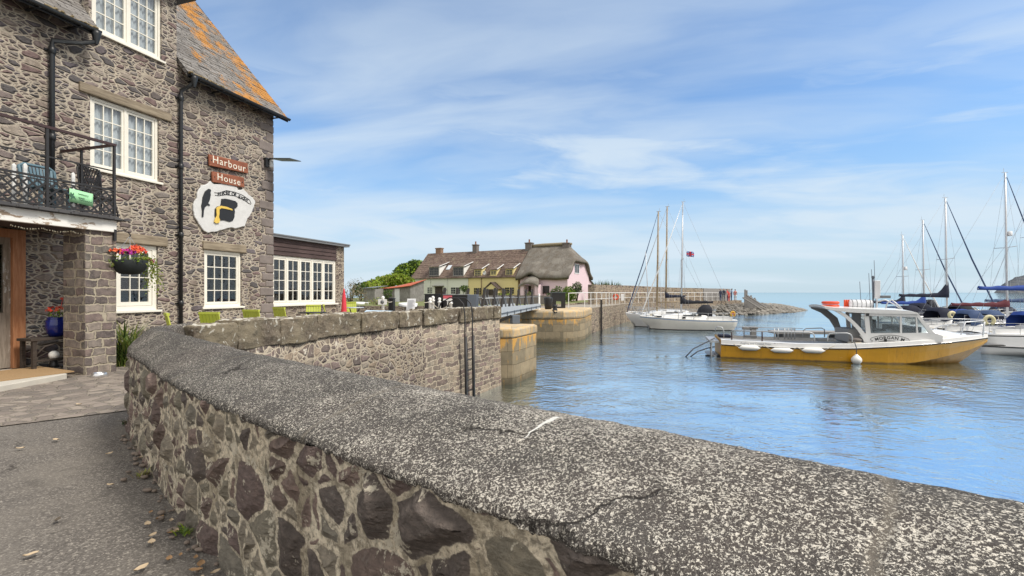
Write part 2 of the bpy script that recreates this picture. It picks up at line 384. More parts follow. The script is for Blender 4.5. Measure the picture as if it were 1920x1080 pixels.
def speckle(name, dark=(.052,.048,.044), light=(.68,.635,.55), lo=.522, scale=108.0, disp=None):
    """weathered concrete coping with cream lichen speckle"""
    m, t = newmat(name); uv = t.n('TexCoord').outputs['UV']; co = t.n('TexCoord').outputs['Object']
    su = t.n('SeparateXYZ', {0: uv})
    base = t.mix(t.noise(co, 3.5, 5, .6).outputs[0], tuple(x*.75 for x in dark), tuple(x*2.1 for x in dark))
    base = t.mix(t.rng(t.noise(co, 1.1, 3).outputs[0], .45, .62, 0, .6), base, (.092,.078,.07))
    wv_ = t.v('ADD', co, t.v('SCALE', t.noise(co, 30, 3).outputs['Color'], .02))
    a = t.noise(wv_, scale, 3, .62, dist=.8).outputs[0]
    b = t.noise(co, scale*2.6, 2, .6).outputs[0]
    reg = t.noise(co, 2.2, 5, .6).outputs[0]; reg2 = t.noise(co, 9, 4, .6).outputs[0]
    sp = t.m('ADD', t.m('MULTIPLY', a, .72), t.m('MULTIPLY', b, .28))
    th = t.m('ADD', sp, t.m('ADD', t.m('MULTIPLY', t.m('SUBTRACT', reg, .5), .15), t.m('MULTIPLY', t.m('SUBTRACT', reg2, .5), .10)))
    # fewer specks where the coping turns towards the house
    th = t.m('ADD', th, t.rng(su.outputs[0], 5.0, 9.5, .012, -.03))
    ms = t.rng(th, lo, lo+.045)
    lc = t.mix(t.noise(co, 14, 3).outputs[0], tuple(x*.72 for x in light), tuple(min(1, x*1.3) for x in light))
    c = t.mix(t.m('MULTIPLY', ms, .92), base, lc)
    c = t.mix(t.rng(t.noise(co, 210, 3, .65).outputs[0], .50, .66, 0, .35), c, (.27,.25,.22)); c = t.mix(t.rng(t.noise(co, 170, 3, .65).outputs[0], .48, .38, 0, .5), c, (.022,.02,.019))
    # joints between the cast lengths, and rubbed streaks
    jf = t.m('ABSOLUTE', t.m('SUBTRACT', t.m('FRACT', t.m('ADD', t.m('DIVIDE', t.m('ADD', su.outputs[0], t.m('ADD', t.m('MULTIPLY', t.noise(co, 4, 3).outputs[0], .09), -6.80)), 2.05), .5)), .5))
    jn = t.rng(jf, .012, .002)
    c = t.mix(t.m('MULTIPLY', jn, .45), c, (.20,.175,.14))
    crk = t.n('TexVoronoi', {'Vector': t.v('ADD', co, t.v('SCALE', t.noise(co, 5, 4).outputs['Color'], .25)), 'Scale': 1.1}, feature='DISTANCE_TO_EDGE').outputs['Distance']
    crk = t.m('MULTIPLY', t.rng(crk, .012, .003), t.rng(t.noise(co, 1.7, 3).outputs[0], .52, .60))
    c = t.mix(t.m('MULTIPLY', crk, .8), c, (.02,.017,.015))
    # lime streak left by a gull
    pp = t.v('SUBTRACT', t.v('ADD', co, t.v('SCALE', t.v('SUBTRACT', t.noise(co, 25, 3).outputs['Color'], (.5,.5,.5)), .022)), (.055,1.80,0)); dd = (.62,.785,0)
    al = t.n('VectorMath', {0: pp, 1: dd}, operation='DOT_PRODUCT').outputs['Value']; ac = t.m('ABSOLUTE', t.n('VectorMath', {0: pp, 1: (.785,-.62,0)}, operation='DOT_PRODUCT').outputs['Value'])
    wd_ = t.m('MULTIPLY', t.rng(al, -.02, .20, .002, .012), t.m('MULTIPLY', t.m('GREATER_THAN', al, -.02), t.m('LESS_THAN', al, .21)))
    c = t.mix(t.m('MULTIPLY', t.m('LESS_THAN', ac, wd_), .95), c, (.78,.77,.73))
    hh = t.m('ADD', t.m('MULTIPLY', ms, .5), t.m('ADD', t.m('MULTIPLY', reg2, .8), t.m('MULTIPLY', b, .5)))
    hh = t.m('SUBTRACT', hh, t.m('ADD', t.m('MULTIPLY', jn, .9), crk))
    edge_ = t.rng(su.outputs[1], .17, .04)
    return finish(m, t, c, .95, hh, .75, .012, spec=.2, disp=disp and (t.m('ADD', t.noise(co, 5, 5, .55).outputs[0], t.m('ADD', t.m('MULTIPLY', t.noise(co, 22, 3, .6).outputs[0], .4), t.m('MULTIPLY', t.m('SUBTRACT', t.noise(co, 11, 4, .65).outputs[0], .5), t.m('MULTIPLY', edge_, 2.4)))), disp, .6))

def tiles(name, w, h, cols, lich=None, lich_amt=.5, lscale=2.0, bump=.9, moss=None, lx=None):
    m, t = newmat(name); uv = t.n('TexCoord').outputs['UV']; co = t.n('TexCoord').outputs['Object']
    pw = t.v('ADD', uv, t.v('SCALE', t.noise(uv, 6, 3).outputs['Color'], .02))
    br = t.n('TexBrick', {'Vector': pw, 'Color1': (0,0,0,1), 'Color2': (1,1,1,1), 'Mortar': (0,0,0,1), 'Scale': 1.0, 'Mortar Size': .008, 'Mortar Smooth': .2, 'Bias': 0.0, 'Brick Width': w, 'Row Height': h}, offset=.5)
    v_ = t.n('SeparateXYZ', {0: pw}).outputs[1]
    ramp_ = t.m('FRACT', t.m('DIVIDE', v_, h))
    n = t.noise(uv, 1.6, 5, .6).outputs[0]; f = t.noise(uv, 22, 4, .65).outputs[0]
    rv = t.m('ADD', t.m('MULTIPLY', t.n('SeparateColor', {0: br.outputs[0]}).outputs[0], .55), t.m('ADD', t.m('MULTIPLY', n, .35), t.m('MULTIPLY', f, .2)))
    N = len(cols); c = t.ramp(rv, [(.1+.8*i/max(1, N-1), cc) for i, cc in enumerate(cols)])
    if moss: c = t.mix(t.rng(t.noise(uv, 3.2, 5, .65).outputs[0], .58, .68, 0, .7), c, moss)
    if lich:
        ln = t.rng(t.m('ADD', t.m('MULTIPLY', t.noise(co, lscale, 6, .68).outputs[0], .75), t.m('ADD', t.m('MULTIPLY', f, .25), (t.rng(t.n('SeparateXYZ', {0: co}).outputs[0], lx[0], lx[1], lx[2], lx[3]) if lx else 0.0))), .60-.16*lich_amt, .66-.16*lich_amt)
        c = t.mix(t.m('MULTIPLY', ln, .9), c, t.mix(f, tuple(x*.6 for x in lich), tuple(min(1, x*1.35) for x in lich)))
    c = t.mix(t.m('MULTIPLY', br.outputs[1], .75), c, (.03,.026,.024))
    hh = t.m('ADD', t.m('MULTIPLY', t.m('SUBTRACT', 1.0, ramp_), .9), t.m('ADD', t.m('MULTIPLY', f, .25), t.m('MULTIPLY', br.outputs[1], -.6)))
    return finish(m, t, c, .85, hh, bump, .035, spec=.3)

M = {}
M['inn_stone'] = rubble('inn stone', 3.4, 2.25, .045, mortar=(.52,.46,.37), bump=1.0, bdist=.04, stone_bright=1.3, warp=.135, rnd_=.86, sub=.62,
    stones=[(.105,.09,.085),(.165,.135,.125),(.085,.078,.078),(.215,.18,.155),(.13,.105,.10),(.18,.16,.145),(.145,.105,.10),(.25,.215,.18),(.115,.10,.105)])
M['pillar_stone'] = coursed('pillar stone', .30, .165, [(.16,.13,.12),(.215,.185,.165),(.12,.10,.095),(.26,.22,.19),(.175,.135,.125),(.15,.135,.12)], (.40,.35,.27), ms=.02, warp=.075)
M['quay_coursed'] = coursed('coursed harbour wall stone', .33, .145, [(.20,.165,.135),(.28,.235,.185),(.16,.125,.11),(.34,.28,.215),(.23,.175,.155),(.27,.235,.19)], (.50,.43,.33), ms=.02, warp=.115)
M['wall_stone'] = rubble('sea wall stone', 3.0, 1.45, .038, mortar=(.55,.485,.375), bump=1.0, bdist=.025, warp=.12, sub=.5, disp=.048, mortar_cover=.09, lichen=(.54,.49,.39), lichen_amt=.25, tilt=.12, rnd_=.84, rough_mortar=.5, dome=.30,
    stones=[(.165,.125,.108),(.20,.18,.14),(.125,.105,.094),(.215,.16,.138),(.185,.168,.138),(.25,.22,.175),(.145,.11,.10)])
M['quay_stone'] = rubble('harbour wall stone', 3.9, 1.6, .04, mortar=(.46,.40,.31), bump=.9, bdist=.03, warp=.13, sub=.6, lichen=(.54,.5,.42), lichen_amt=.1, rnd_=.86,
    stones=[(.17,.135,.115),(.24,.20,.16),(.13,.105,.095),(.29,.235,.18),(.20,.155,.14),(.26,.225,.185),(.16,.13,.115)])
M['far_stone'] = rubble('far quay stone', 2.6, 1.5, .055, mortar=(.44,.375,.28), bump=.9, bdist=.05, warp=.12, sub=.5, rnd_=.84,
    stones=[(.20,.165,.135),(.26,.21,.165),(.15,.12,.10),(.31,.25,.19),(.23,.175,.15)])
M['coping'] = speckle('weathered coping', disp=.028)
def capmat():
    m, t = newmat('lichened coping block'); co = t.n('TexCoord').outputs['Object']
    a = t.noise(co, 2.2, 6, .65).outputs[0]; f = t.noise(co, 28, 5, .7).outputs[0]; g = t.noise(co, 7, 5, .62, dist=.6).outputs[0]
    c = t.mix(t.rng(a, .3, .7), (.10,.078,.06), (.23,.19,.135)); c = t.mix(t.rng(f, .4, .68, 0, .5), c, (.30,.26,.20)); c = t.mix(t.rng(t.noise(co, 1.1, 4).outputs[0], .5, .62, 0, .4), c, (.19,.165,.11))
    zn = t.n('SeparateXYZ', {0: t.n('NewGeometry').outputs['Normal']}).outputs[2]
    ln = t.rng(t.m('ADD', g, t.m('MULTIPLY', t.rng(zn, .2, .9), .10)), .61, .645)
    c = t.mix(t.m('MULTIPLY', ln, .92), c, t.mix(f, (.42,.40,.34), (.66,.63,.55)))
    return finish(m, t, c, .95, t.m('ADD', a, t.m('ADD', t.m('MULTIPLY', f, .5), t.m('MULTIPLY', g, .5))), 1.0, .035, spec=.2)
M['cap_blocks'] = capmat()
M['ashlar'] = ashlar('dressed harbour stone', .95, .46, (.30,.255,.175), (.50,.26,.04), .3, -1.1, .75)
M['cap_pale'] = ashlar('pale quay cap', 1.8, 3.0, (.47,.40,.29), (.55,.33,.09), 1.2, -2, .35)
M['slate'] = tiles('old slate', .30, .135, [(.11,.10,.092),(.19,.175,.16),(.27,.255,.24),(.155,.135,.115)], lich=(.50,.22,.035), lich_amt=.5, lscale=1.0, moss=(.17,.145,.09), lx=(8.8,12.7,-.13,.075))
M['dark_slate'] = tiles('dark deck slate', .30, .135, [(.04,.04,.042),(.08,.078,.08),(.055,.054,.055)])
M['clay_tile'] = tiles('brown clay tile', .26, .22, [(.06,.042,.036),(.12,.082,.066),(.20,.145,.115),(.09,.066,.056)], lich=(.26,.22,.15), lich_amt=.28, lscale=1.6)
M['porch_tile'] = tiles('porch tile', .2, .14, [(.07,.05,.045),(.12,.09,.075)])

def thatch():
    m, t = newmat('weathered thatch'); co = t.n('TexCoord').outputs['Object']
    a = t.noise(t.v('MULTIPLY', co, (3.2, 2.2, 1.1)), 1.7, 7, .72).outputs[0]; b = t.noise(co, 1.3, 4).outputs[0]
    c = t.mix(a, (.042,.037,.032), (.30,.275,.24)); c = t.mix(t.rng(b, .45, .65, 0, .55), c, (.13,.108,.085)); c = t.mix(t.rng(t.noise(co, .6, 3).outputs[0], .5, .62, 0, .4), c, (.30,.28,.245))
    return finish(m, t, c, .97, a, .9, .06, spec=.1)
M['thatch'] = thatch()
def planks(name, c0, c1, along=0, scale=1.0, rough=.75, bump=.4, peel=None, peel_amt=.5):
    m, t = newmat(name); co = t.n('TexCoord').outputs['Object']
    st = [(1.2, 14, 14), (14, 1.2, 14), (14, 14, 1.2)][along]
    g = t.noise(t.v('MULTIPLY', co, st), 2.2*scale, 6, .65, dist=.4).outputs[0]
    c = t.mix(t.rng(g, .3, .7), c0, c1)
    c = t.mix(t.rng(t.noise(co, 1.6, 3).outputs[0], .4, .65, 0, .35), c, tuple(x*.6 for x in c0))
    if peel:
        pn = t.rng(t.noise(t.v('MULTIPLY', co, tuple(.5 if i == along else 1.3 for i in range(3))), 3.2, 7, .68).outputs[0], .60-.2*peel_amt, .63-.2*peel_amt)
        c = t.mix(pn, c, peel)
    return finish(m, t, c, rough, g, bump, .01, spec=.3)
M['lintel'] = planks('grey oak lintel', (.19,.15,.105), (.37,.31,.225), 0)
M['peeling'] = planks('peeling white paint', (.34,.25,.175), (.48,.38,.29), 0, peel=(.80,.79,.75), peel_amt=.95)
M['old_door'] = planks('peeling door paint', (.20,.165,.13), (.34,.29,.24), 2, peel=(.45,.45,.43), peel_amt=.4)
M['orange_wood'] = planks('varnished door frame', (.33,.135,.06), (.48,.235,.12), 2, rough=.5)
M['sign_wood'] = planks('sign board', (.20,.065,.035), (.36,.135,.075), 0, rough=.6)
M['dark_clad'] = planks('dark cladding', (.055,.035,.032), (.10,.066,.06), 0, rough=.7)
M['bench_wood'] = planks('dark bench wood', (.035,.028,.024), (.08,.062,.05), 0)
M['shed_wood'] = planks('grey shed boards', (.16,.15,.14), (.33,.32,.31), 2)
M['mast_wood'] = planks('wooden mast', (.30,.22,.13), (.46,.36,.23), 2, rough=.5)
M['cream'] = simple('cream window paint', (.80,.77,.68), .45, var=.06, dirt=(.55,.5,.4), dirt_amt=.25)
M['white'] = simple('white paint', (.80,.80,.78), .45, var=.05, dirt=(.5,.46,.4), dirt_amt=.25)
M['letter'] = simple('cream lettering', (.82,.78,.66), .6, var=.1)
M['black'] = simple('black paint', (.014,.014,.015), .45, var=.3)
M['black_iron'] = simple('black ironwork', (.02,.019,.02), .5, var=.3, dirt=(.09,.045,.03), dirt_amt=.3, dscale=9)
M['rail_maroon'] = simple('maroon handrail', (.045,.022,.022), .45, var=.25)
M['pipe'] = simple('black drainpipe', (.016,.017,.019), .38, var=.25)
M['lead'] = simple('grey lead', (.17,.175,.18), .6, var=.2)
M['moss'] = simple('dry gutter moss', (.24,.185,.10), .95, var=.4, scale=25, bump=.8)
M['plaster'] = simple('rough white plaster', (.62,.62,.61), .8, var=.12, bump=1.0, bscale=9)
M['gold'] = simple('gold paint', (.72,.50,.10), .6, var=.25, scale=20, bump=.7)
M['dark_room'] = simple('dark interior', (.035,.036,.04), .9)
M['room_grey'] = simple('interior wall', (.20,.20,.20), .9)
M['curtain'] = simple('pale curtain', (.58,.60,.62), .9, var=.15, scale=2)
M['concrete'] = simple('pale step concrete', (.50,.47,.41), .85, var=.15, bump=.3, dirt=(.3,.27,.22), dirt_amt=.4)
M['coir'] = simple('coir door mat', (.36,.235,.12), .98, var=.25, scale=50, bump=.8, bscale=160)
M['steel'] = simple('steel bowl', (.72,.72,.73), .28, metal=.85, var=.05)
M['lime'] = simple('lime plastic chair', (.45,.50,.075), .5, var=.12)
M['lime_slat'] = M['lime']
M['galv'] = simple('galvanised rail', (.42,.43,.44), .45, metal=.6, var=.15)
M['alu'] = simple('aluminium mast', (.50,.51,.53), .4, metal=.5, var=.06)
M['rope'] = simple('pale rope', (.50,.46,.38), .9, var=.2, scale=40)
M['dark_rope'] = simple('dark rigging', (.09,.095,.11), .8, var=.2)
M['wire'] = simple('rigging wire', (.36,.39,.43), .5, var=.1)
M['gel'] = simple('white gelcoat', (.80,.80,.79), .25, var=.04, coat=.3, dirt=(.62,.58,.48), dirt_amt=.25)
M['gel_cream'] = simple('cream gelcoat', (.74,.72,.66), .3, var=.05, coat=.2, dirt=(.5,.45,.34), dirt_amt=.3)
M['antifoul'] = simple('dark bottom paint', (.035,.032,.032), .7, var=.3)
M['blue_stripe'] = simple('blue stripe', (.10,.22,.42), .35)
M['orange_hull'] = simple('orange hull paint', (.64,.315,.012), .32, var=.07, scale=1.2, coat=.2, dirt=(.36,.17,.02), dirt_amt=.35, dscale=1.5)
def hullmat():
    m, t = newmat('orange hull paint'); co = t.n('TexCoord').outputs['Object']; z = t.n('SeparateXYZ', {0: co}).outputs[2]
    c = t.mix(t.noise(co, 1.1, 4).outputs[0], (.55,.26,.008), (.72,.37,.016))
    st = t.noise(t.v('MULTIPLY', co, (5, 1, .55)), 2.2, 6, .68).outputs[0]
    c = t.mix(t.m('MULTIPLY', t.rng(st, .54, .70), .45), c, (.30,.15,.025))
    sc = t.noise(t.v('MULTIPLY', co, (1.2, 1, 9)), 3.0, 5, .7).outputs[0]
    c = t.mix(t.rng(sc, .66, .72, 0, .55), c, (.62,.50,.34))
    wl = t.rng(t.m('ADD', z, t.m('MULTIPLY', t.noise(co, 4, 4).outputs[0], .10)), .15, .06)
    c = t.mix(t.m('MULTIPLY', wl, .8), c, (.055,.045,.022))
    return finish(m, t, c, t.mixf(st, .28, .55), spec=.4, coat=.1)
M['orange_hull'] = hullmat()
M['hull_low'] = simple('scuffed lower orange hull', (.40,.205,.035), .5, var=.2, dirt=(.13,.09,.035), dirt_amt=.5, dscale=2)
M['rubber'] = simple('black rubber', (.015,.015,.015), .55, var=.2)
M['boat_grey'] = simple('grey deck paint', (.27,.27,.27), .6, var=.12)
M['fender'] = simple('white fender', (.80,.79,.75), .38, var=.04)
M['ring_orange'] = simple('orange lifebuoy', (.68,.075,.022), .5, var=.12)
M['horse'] = simple('yellow horseshoe buoy', (.62,.36,.05), .6, var=.1)
M['buoy_cream'] = simple('cream horseshoe buoy', (.68,.62,.38), .6, var=.15)
M['navy'] = simple('navy canvas', (.008,.011,.028), .85, var=.2, scale=3, bump=.4, bscale=6)
M['blue'] = simple('bright blue canvas', (.014,.05,.25), .8, var=.2, scale=3, bump=.4, bscale=6)
M['slate_blue'] = simple('faded blue canvas', (.04,.07,.15), .85, var=.2, scale=3, bump=.4, bscale=6)
M['black_canvas'] = simple('black canvas', (.016,.017,.024), .85, var=.3, scale=3, bump=.4, bscale=6)
M['maroon'] = simple('maroon canvas', (.10,.022,.03), .85, var=.2, scale=4, bump=.5, bscale=6)
M['flag_red'] = simple('flag red', (.6,.05,.06), .8); M['flag_blue'] = simple('flag blue', (.05,.07,.28), .8); M['flag_white'] = simple('flag white', (.75,.75,.78), .8)
M['red'] = simple('red fabric', (.62,.05,.075), .75, var=.15)
M['blue_pot'] = simple('cobalt glaze', (.006,.014,.15), .18, var=.3, coat=.5)
M['soil'] = simple('soil', (.05,.035,.022), .95, var=.3, scale=30, bump=.8)
M['basket'] = simple('black basket liner', (.016,.02,.02), .8, var=.5, scale=14, bump=.8, bscale=10)
M['petal_red'] = simple('red petals', (.70,.055,.03), .7, var=.2); M['petal_orange'] = simple('coral petals', (.75,.15,.06), .7, var=.2)
M['petal_pink'] = simple('magenta petals', (.50,.03,.24), .7, var=.25); M['petal_purple'] = simple('purple petals', (.20,.03,.28), .7, var=.25)
def leafmat(name, c0, c1):
    m, t = newmat(name); co = t.n('TexCoord').outputs['Object']
    c = t.mix(t.noise(co, 3.0, 3).outputs[0], c0, c1)
    p = t.n('BsdfPrincipled', {'Base Color': c, 'Roughness': .55, 'Specular IOR Level': .3})
    tr = t.n('BsdfTranslucent', {'Color': c}); mx = t.n('MixShader', {0: .28}); t.t.links.new(p.outputs[0], mx.inputs[1]); t.t.links.new(tr.outputs[0], mx.inputs[2])
    o = t.n('OutputMaterial'); t.t.links.new(mx.outputs[0], o.inputs[0]); return m
M['leaf_lime'] = leafmat('lime leaf', (.17,.27,.02), (.34,.44,.05)); M['leaf_mid'] = leafmat('mid leaf', (.075,.135,.025), (.16,.24,.05))
M['leaf_dark'] = leafmat('dark leaf', (.02,.045,.014), (.06,.095,.03)); M['leaf_yellow'] = leafmat('yellow green leaf', (.22,.25,.05), (.42,.44,.12))
M['leaf_dry'] = leafmat('dry stems', (.20,.155,.10), (.34,.27,.18)); M['leaf_grey'] = leafmat('grey green leaf', (.10,.12,.08), (.20,.22,.14))
M['bark'] = simple('bark', (.10,.08,.06), .95, var=.3, bump=.8)
M['fallen_leaf'] = simple('fallen leaf', (.33,.20,.10), .8, var=.35, scale=9); M['fallen_pale'] = simple('pale fallen leaf', (.50,.39,.26), .8, var=.3, scale=9)
M['cot_white'] = simple('white limewash', (.66,.68,.60), .85, var=.06, bump=.5, bscale=5, dirt=(.5,.5,.42), dirt_amt=.3)
M['cot_yellow'] = simple('yellow limewash', (.70,.60,.30), .85, var=.07, bump=.5, bscale=5, dirt=(.45,.36,.15), dirt_amt=.3)
M['cot_pink'] = simple('pink limewash', (.72,.56,.62), .85, var=.06, bump=.5, bscale=5, dirt=(.5,.36,.4), dirt_amt=.3)
M['cot_frame_y'] = simple('pale yellow joinery', (.68,.58,.27), .6); M['brick'] = simple('chimney brick', (.26,.17,.12), .9, var=.3, scale=8)
M['chim_stone'] = simple('chimney stone', (.17,.15,.14), .9, var=.35, scale=8, bump=.8); M['chim_pot'] = simple('clay chimney pot', (.30,.13,.08), .8)
M['rust_roof'] = simple('rusty red sheet roof', (.42,.105,.05), .8, var=.2, dirt=(.25,.09,.05), dirt_amt=.5, dscale=2)
M['grey_steel'] = simple('grey painted steel', (.42,.46,.50), .5, var=.1); M['box_grey'] = simple('blue grey cabinet', (.10,.12,.15), .5, var=.12)
M['post_grey'] = simple('weathered grey timber', (.26,.25,.24), .9, var=.25)
M['tar_wood'] = simple('tarred timber', (.03,.026,.024), .8, var=.4)
M['banner'] = simple('mint banner', (.33,.66,.36), .7, var=.04); M['banner_ink'] = simple('banner ink', (.05,.13,.08), .7)
M['ink'] = simple('grey print', (.20,.22,.27), .8); M['paper'] = simple('notice paper', (.72,.73,.75), .7, var=.05)
M['chair_blue'] = simple('blue grey plastic', (.10,.17,.21), .6, var=.1); M['slat_white'] = M['white']
M['skin'] = simple('skin', (.50,.32,.23), .6); M['solar'] = simple('dark solar panel', (.05,.055,.065), .3)
M['quay_top'] = simple('quay paving', (.31,.275,.225), .9, var=.2, scale=1.5, bump=.4)
M['garden_grass'] = simple('rough garden grass', (.15,.17,.055), .95, var=.45, scale=1.2, bump=.9, bscale=12, dirt=(.28,.22,.12), dirt_amt=.5, dscale=.8)

def glass_mat():
    m, t = newmat('window glass'); co = t.n('TexCoord').outputs['Object']
    b = t.n('Bump', {'Strength': .12, 'Distance': .01, 'Height': t.noise(co, 3.5, 2).outputs[0]})
    lw = t.n('LayerWeight', {'Blend': .5, 'Normal': b.outputs[0]}).outputs['Facing']; fr_ = t.m('ADD', .09, t.m('MULTIPLY', t.m('POWER', lw, 4.0), .85), clamp=True)
    g = t.n('BsdfGlossy', {'Color': (.95,.97,1,1), 'Roughness': .015, 'Normal': b.outputs[0]})
    tr = t.n('BsdfTransparent', {'Color': (.82,.86,.87,1)})
    mx = t.n('MixShader', {0: fr_}); t.t.links.new(tr.outputs[0], mx.inputs[1]); t.t.links.new(g.outputs[0], mx.inputs[2])
    o = t.n('OutputMaterial'); t.t.links.new(mx.outputs[0], o.inputs[0]); return m
M['glass'] = glass_mat()
def asphalt():
    m, t = newmat('worn asphalt'); co = t.n('TexCoord').outputs['Object']
    big = t.noise(co, .7, 4, .6).outputs[0]; ag = t.n('TexVoronoi', {'Vector': co, 'Scale': 95.0}, feature='F1')
    a = t.n('SeparateColor', {0: ag.outputs['Color']}).outputs[0]; f = t.noise(co, 60, 4, .7).outputs[0]
    c = t.ramp(a, [(0, (.09,.08,.072)), (.45, (.135,.122,.109)), (.8, (.19,.173,.153)), (.96, (.34,.31,.27))])
    c = t.mix(t.rng(f, .35, .65, 0, .5), c, (.10,.09,.082)); c = t.mix(t.rng(big, .42, .62, 0, .55), c, (.20,.18,.155))
    wv2 = t.v('ADD', co, t.v('SCALE', t.noise(co, 2.2, 5, .65).outputs['Color'], .5)); ck = t.n('TexVoronoi', {'Vector': wv2, 'Scale': .75}, feature='DISTANCE_TO_EDGE').outputs['Distance']
    ck = t.m('MULTIPLY', t.rng(ck, .010, .003), t.rng(t.noise(co, .9, 3).outputs[0], .50, .58))
    c = t.mix(t.m('MULTIPLY', ck, .75), c, (.035,.03,.027)); st = t.rng(t.noise(co, 1.7, 5, .7).outputs[0], .58, .66)
    c = t.mix(t.m('MULTIPLY', st, .35), c, (.065,.058,.052))
    return finish(m, t, c, .92, t.m('SUBTRACT', t.m('ADD', ag.outputs['Distance'], f), t.m('MULTIPLY', ck, 1.5)), .55, .008, spec=.25)
M['asphalt'] = asphalt()
def flags():
    m, t = newmat('crazy paving'); uv = t.n('TexCoord').outputs['UV']
    p = t.v('MULTIPLY', uv, (5.2, 5.2, 0)); q = t.v('ADD', p, t.v('SCALE', t.noise(p, 1.6, 3).outputs['Color'], .5))
    v1 = t.n('TexVoronoi', {'Vector': q, 'Scale': 1.0, 'Randomness': 1.0}, voronoi_dimensions='2D', feature='F1')
    v2 = t.n('TexVoronoi', {'Vector': q, 'Scale': 1.0, 'Randomness': 1.0}, voronoi_dimensions='2D', feature='DISTANCE_TO_EDGE')
    r = t.n('SeparateColor', {0: v1.outputs['Color']}); f = t.noise(uv, 24, 5, .65).outputs[0]; n = t.noise(uv, 3, 4).outputs[0]
    c = t.ramp(r.outputs[0], [(0, (.185,.155,.135)), (.3, (.255,.215,.185)), (.55, (.15,.13,.115)), (.8, (.30,.255,.215))], 'CONSTANT')
    c = t.mix(t.rng(f, .4, .7, 0, .4), c, (.32,.275,.23))
    ms = t.rng(t.m('ADD', v2.outputs['Distance'], t.m('MULTIPLY', t.m('SUBTRACT', f, .5), .05)), .03, .075)
    c = t.mix(ms, t.mix(n, (.14,.12,.095), (.34,.30,.245)), c)
    h = t.m('ADD', t.m('MULTIPLY', t.rng(v2.outputs['Distance'], .02, .14), t.m('ADD', .6, t.m('MULTIPLY', r.outputs[1], .4))), t.m('MULTIPLY', f, .2))
    return finish(m, t, c, .85, h, .9, .03, spec=.3)
M['flags'] = flags()
def water():
    m, t = newmat('harbour water'); pos = t.n('NewGeometry').outputs['Position']
    dist = t.n('CameraData').outputs['View Distance'] if False else t.n('SeparateXYZ', {0: pos}).outputs[1]
    pw = t.v('ADD', pos, t.v('SCALE', t.v('SUBTRACT', t.noise(pos, .22, 3).outputs['Color'], (.5,.5,.5)), 2.6))
    a = t.noise(t.v('MULTIPLY', pw, (1.0, 1.5, 1)), 1.9, 3, .5, dist=.35).outputs[0]
    b = t.noise(t.v('MULTIPLY', pw, (1.0, 1.7, 1)), 5.2, 3, .55).outputs[0]
    calm = t.rng(t.noise(pos, .12, 3).outputs[0], .38, .62, .35, 1.0)
    h = t.m('MULTIPLY', t.m('ADD', a, t.m('MULTIPLY', b, .32)), calm)
    far = t.rng(dist, 40, 300, 1.0, .25)
    bmp = t.n('Bump', {'Strength': t.m('MULTIPLY', far, .6), 'Distance': .12, 'Height': h})
    body = t.mix(t.noise(pos, .07, 3).outputs[0], (.026,.088,.14), (.04,.125,.19))
    fres = t.n('Fresnel', {'IOR': 1.55, 'Normal': bmp.outputs[0]})
    gl = t.n('BsdfGlossy', {'Color': (.79,.90,.96,1), 'Roughness': .03, 'Normal': bmp.outputs[0]})
    df = t.n('BsdfDiffuse', {'Color': body})
    mx = t.n('MixShader', {0: fres.outputs[0]}); t.t.links.new(df.outputs[0], mx.inputs[1]); t.t.links.new(gl.outputs[0], mx.inputs[2])
    o = t.n('OutputMaterial'); t.t.links.new(mx.outputs[0], o.inputs[0]); return m
M['water'] = water()
def rockmat():
    m, t = newmat('shingle and boulders'); co = t.n('TexCoord').outputs['Object']
    v1 = t.n('TexVoronoi', {'Vector': co, 'Scale': .9}, feature='F1'); r = t.n('SeparateColor', {0: v1.outputs['Color']}).outputs[0]
    c = t.ramp(r, [(0, (.16,.15,.135)), (.4, (.25,.235,.21)), (.75, (.33,.31,.28)), (1, (.2,.185,.165))])
    return finish(m, t, c, .95, t.noise(co, 3, 6, .7).outputs[0], 1.0, .2, spec=.15)
M['rocks'] = rockmat()
def hillmat():
    m, t = newmat('headland'); co = t.n('TexCoord').outputs['Object']
    c = t.mix(t.rng(t.noise(co, .012, 6, .65).outputs[0], .4, .6), (.085,.095,.11), (.13,.135,.14))
    return finish(m, t, c, 1.0, spec=0)
M['hill'] = hillmat()
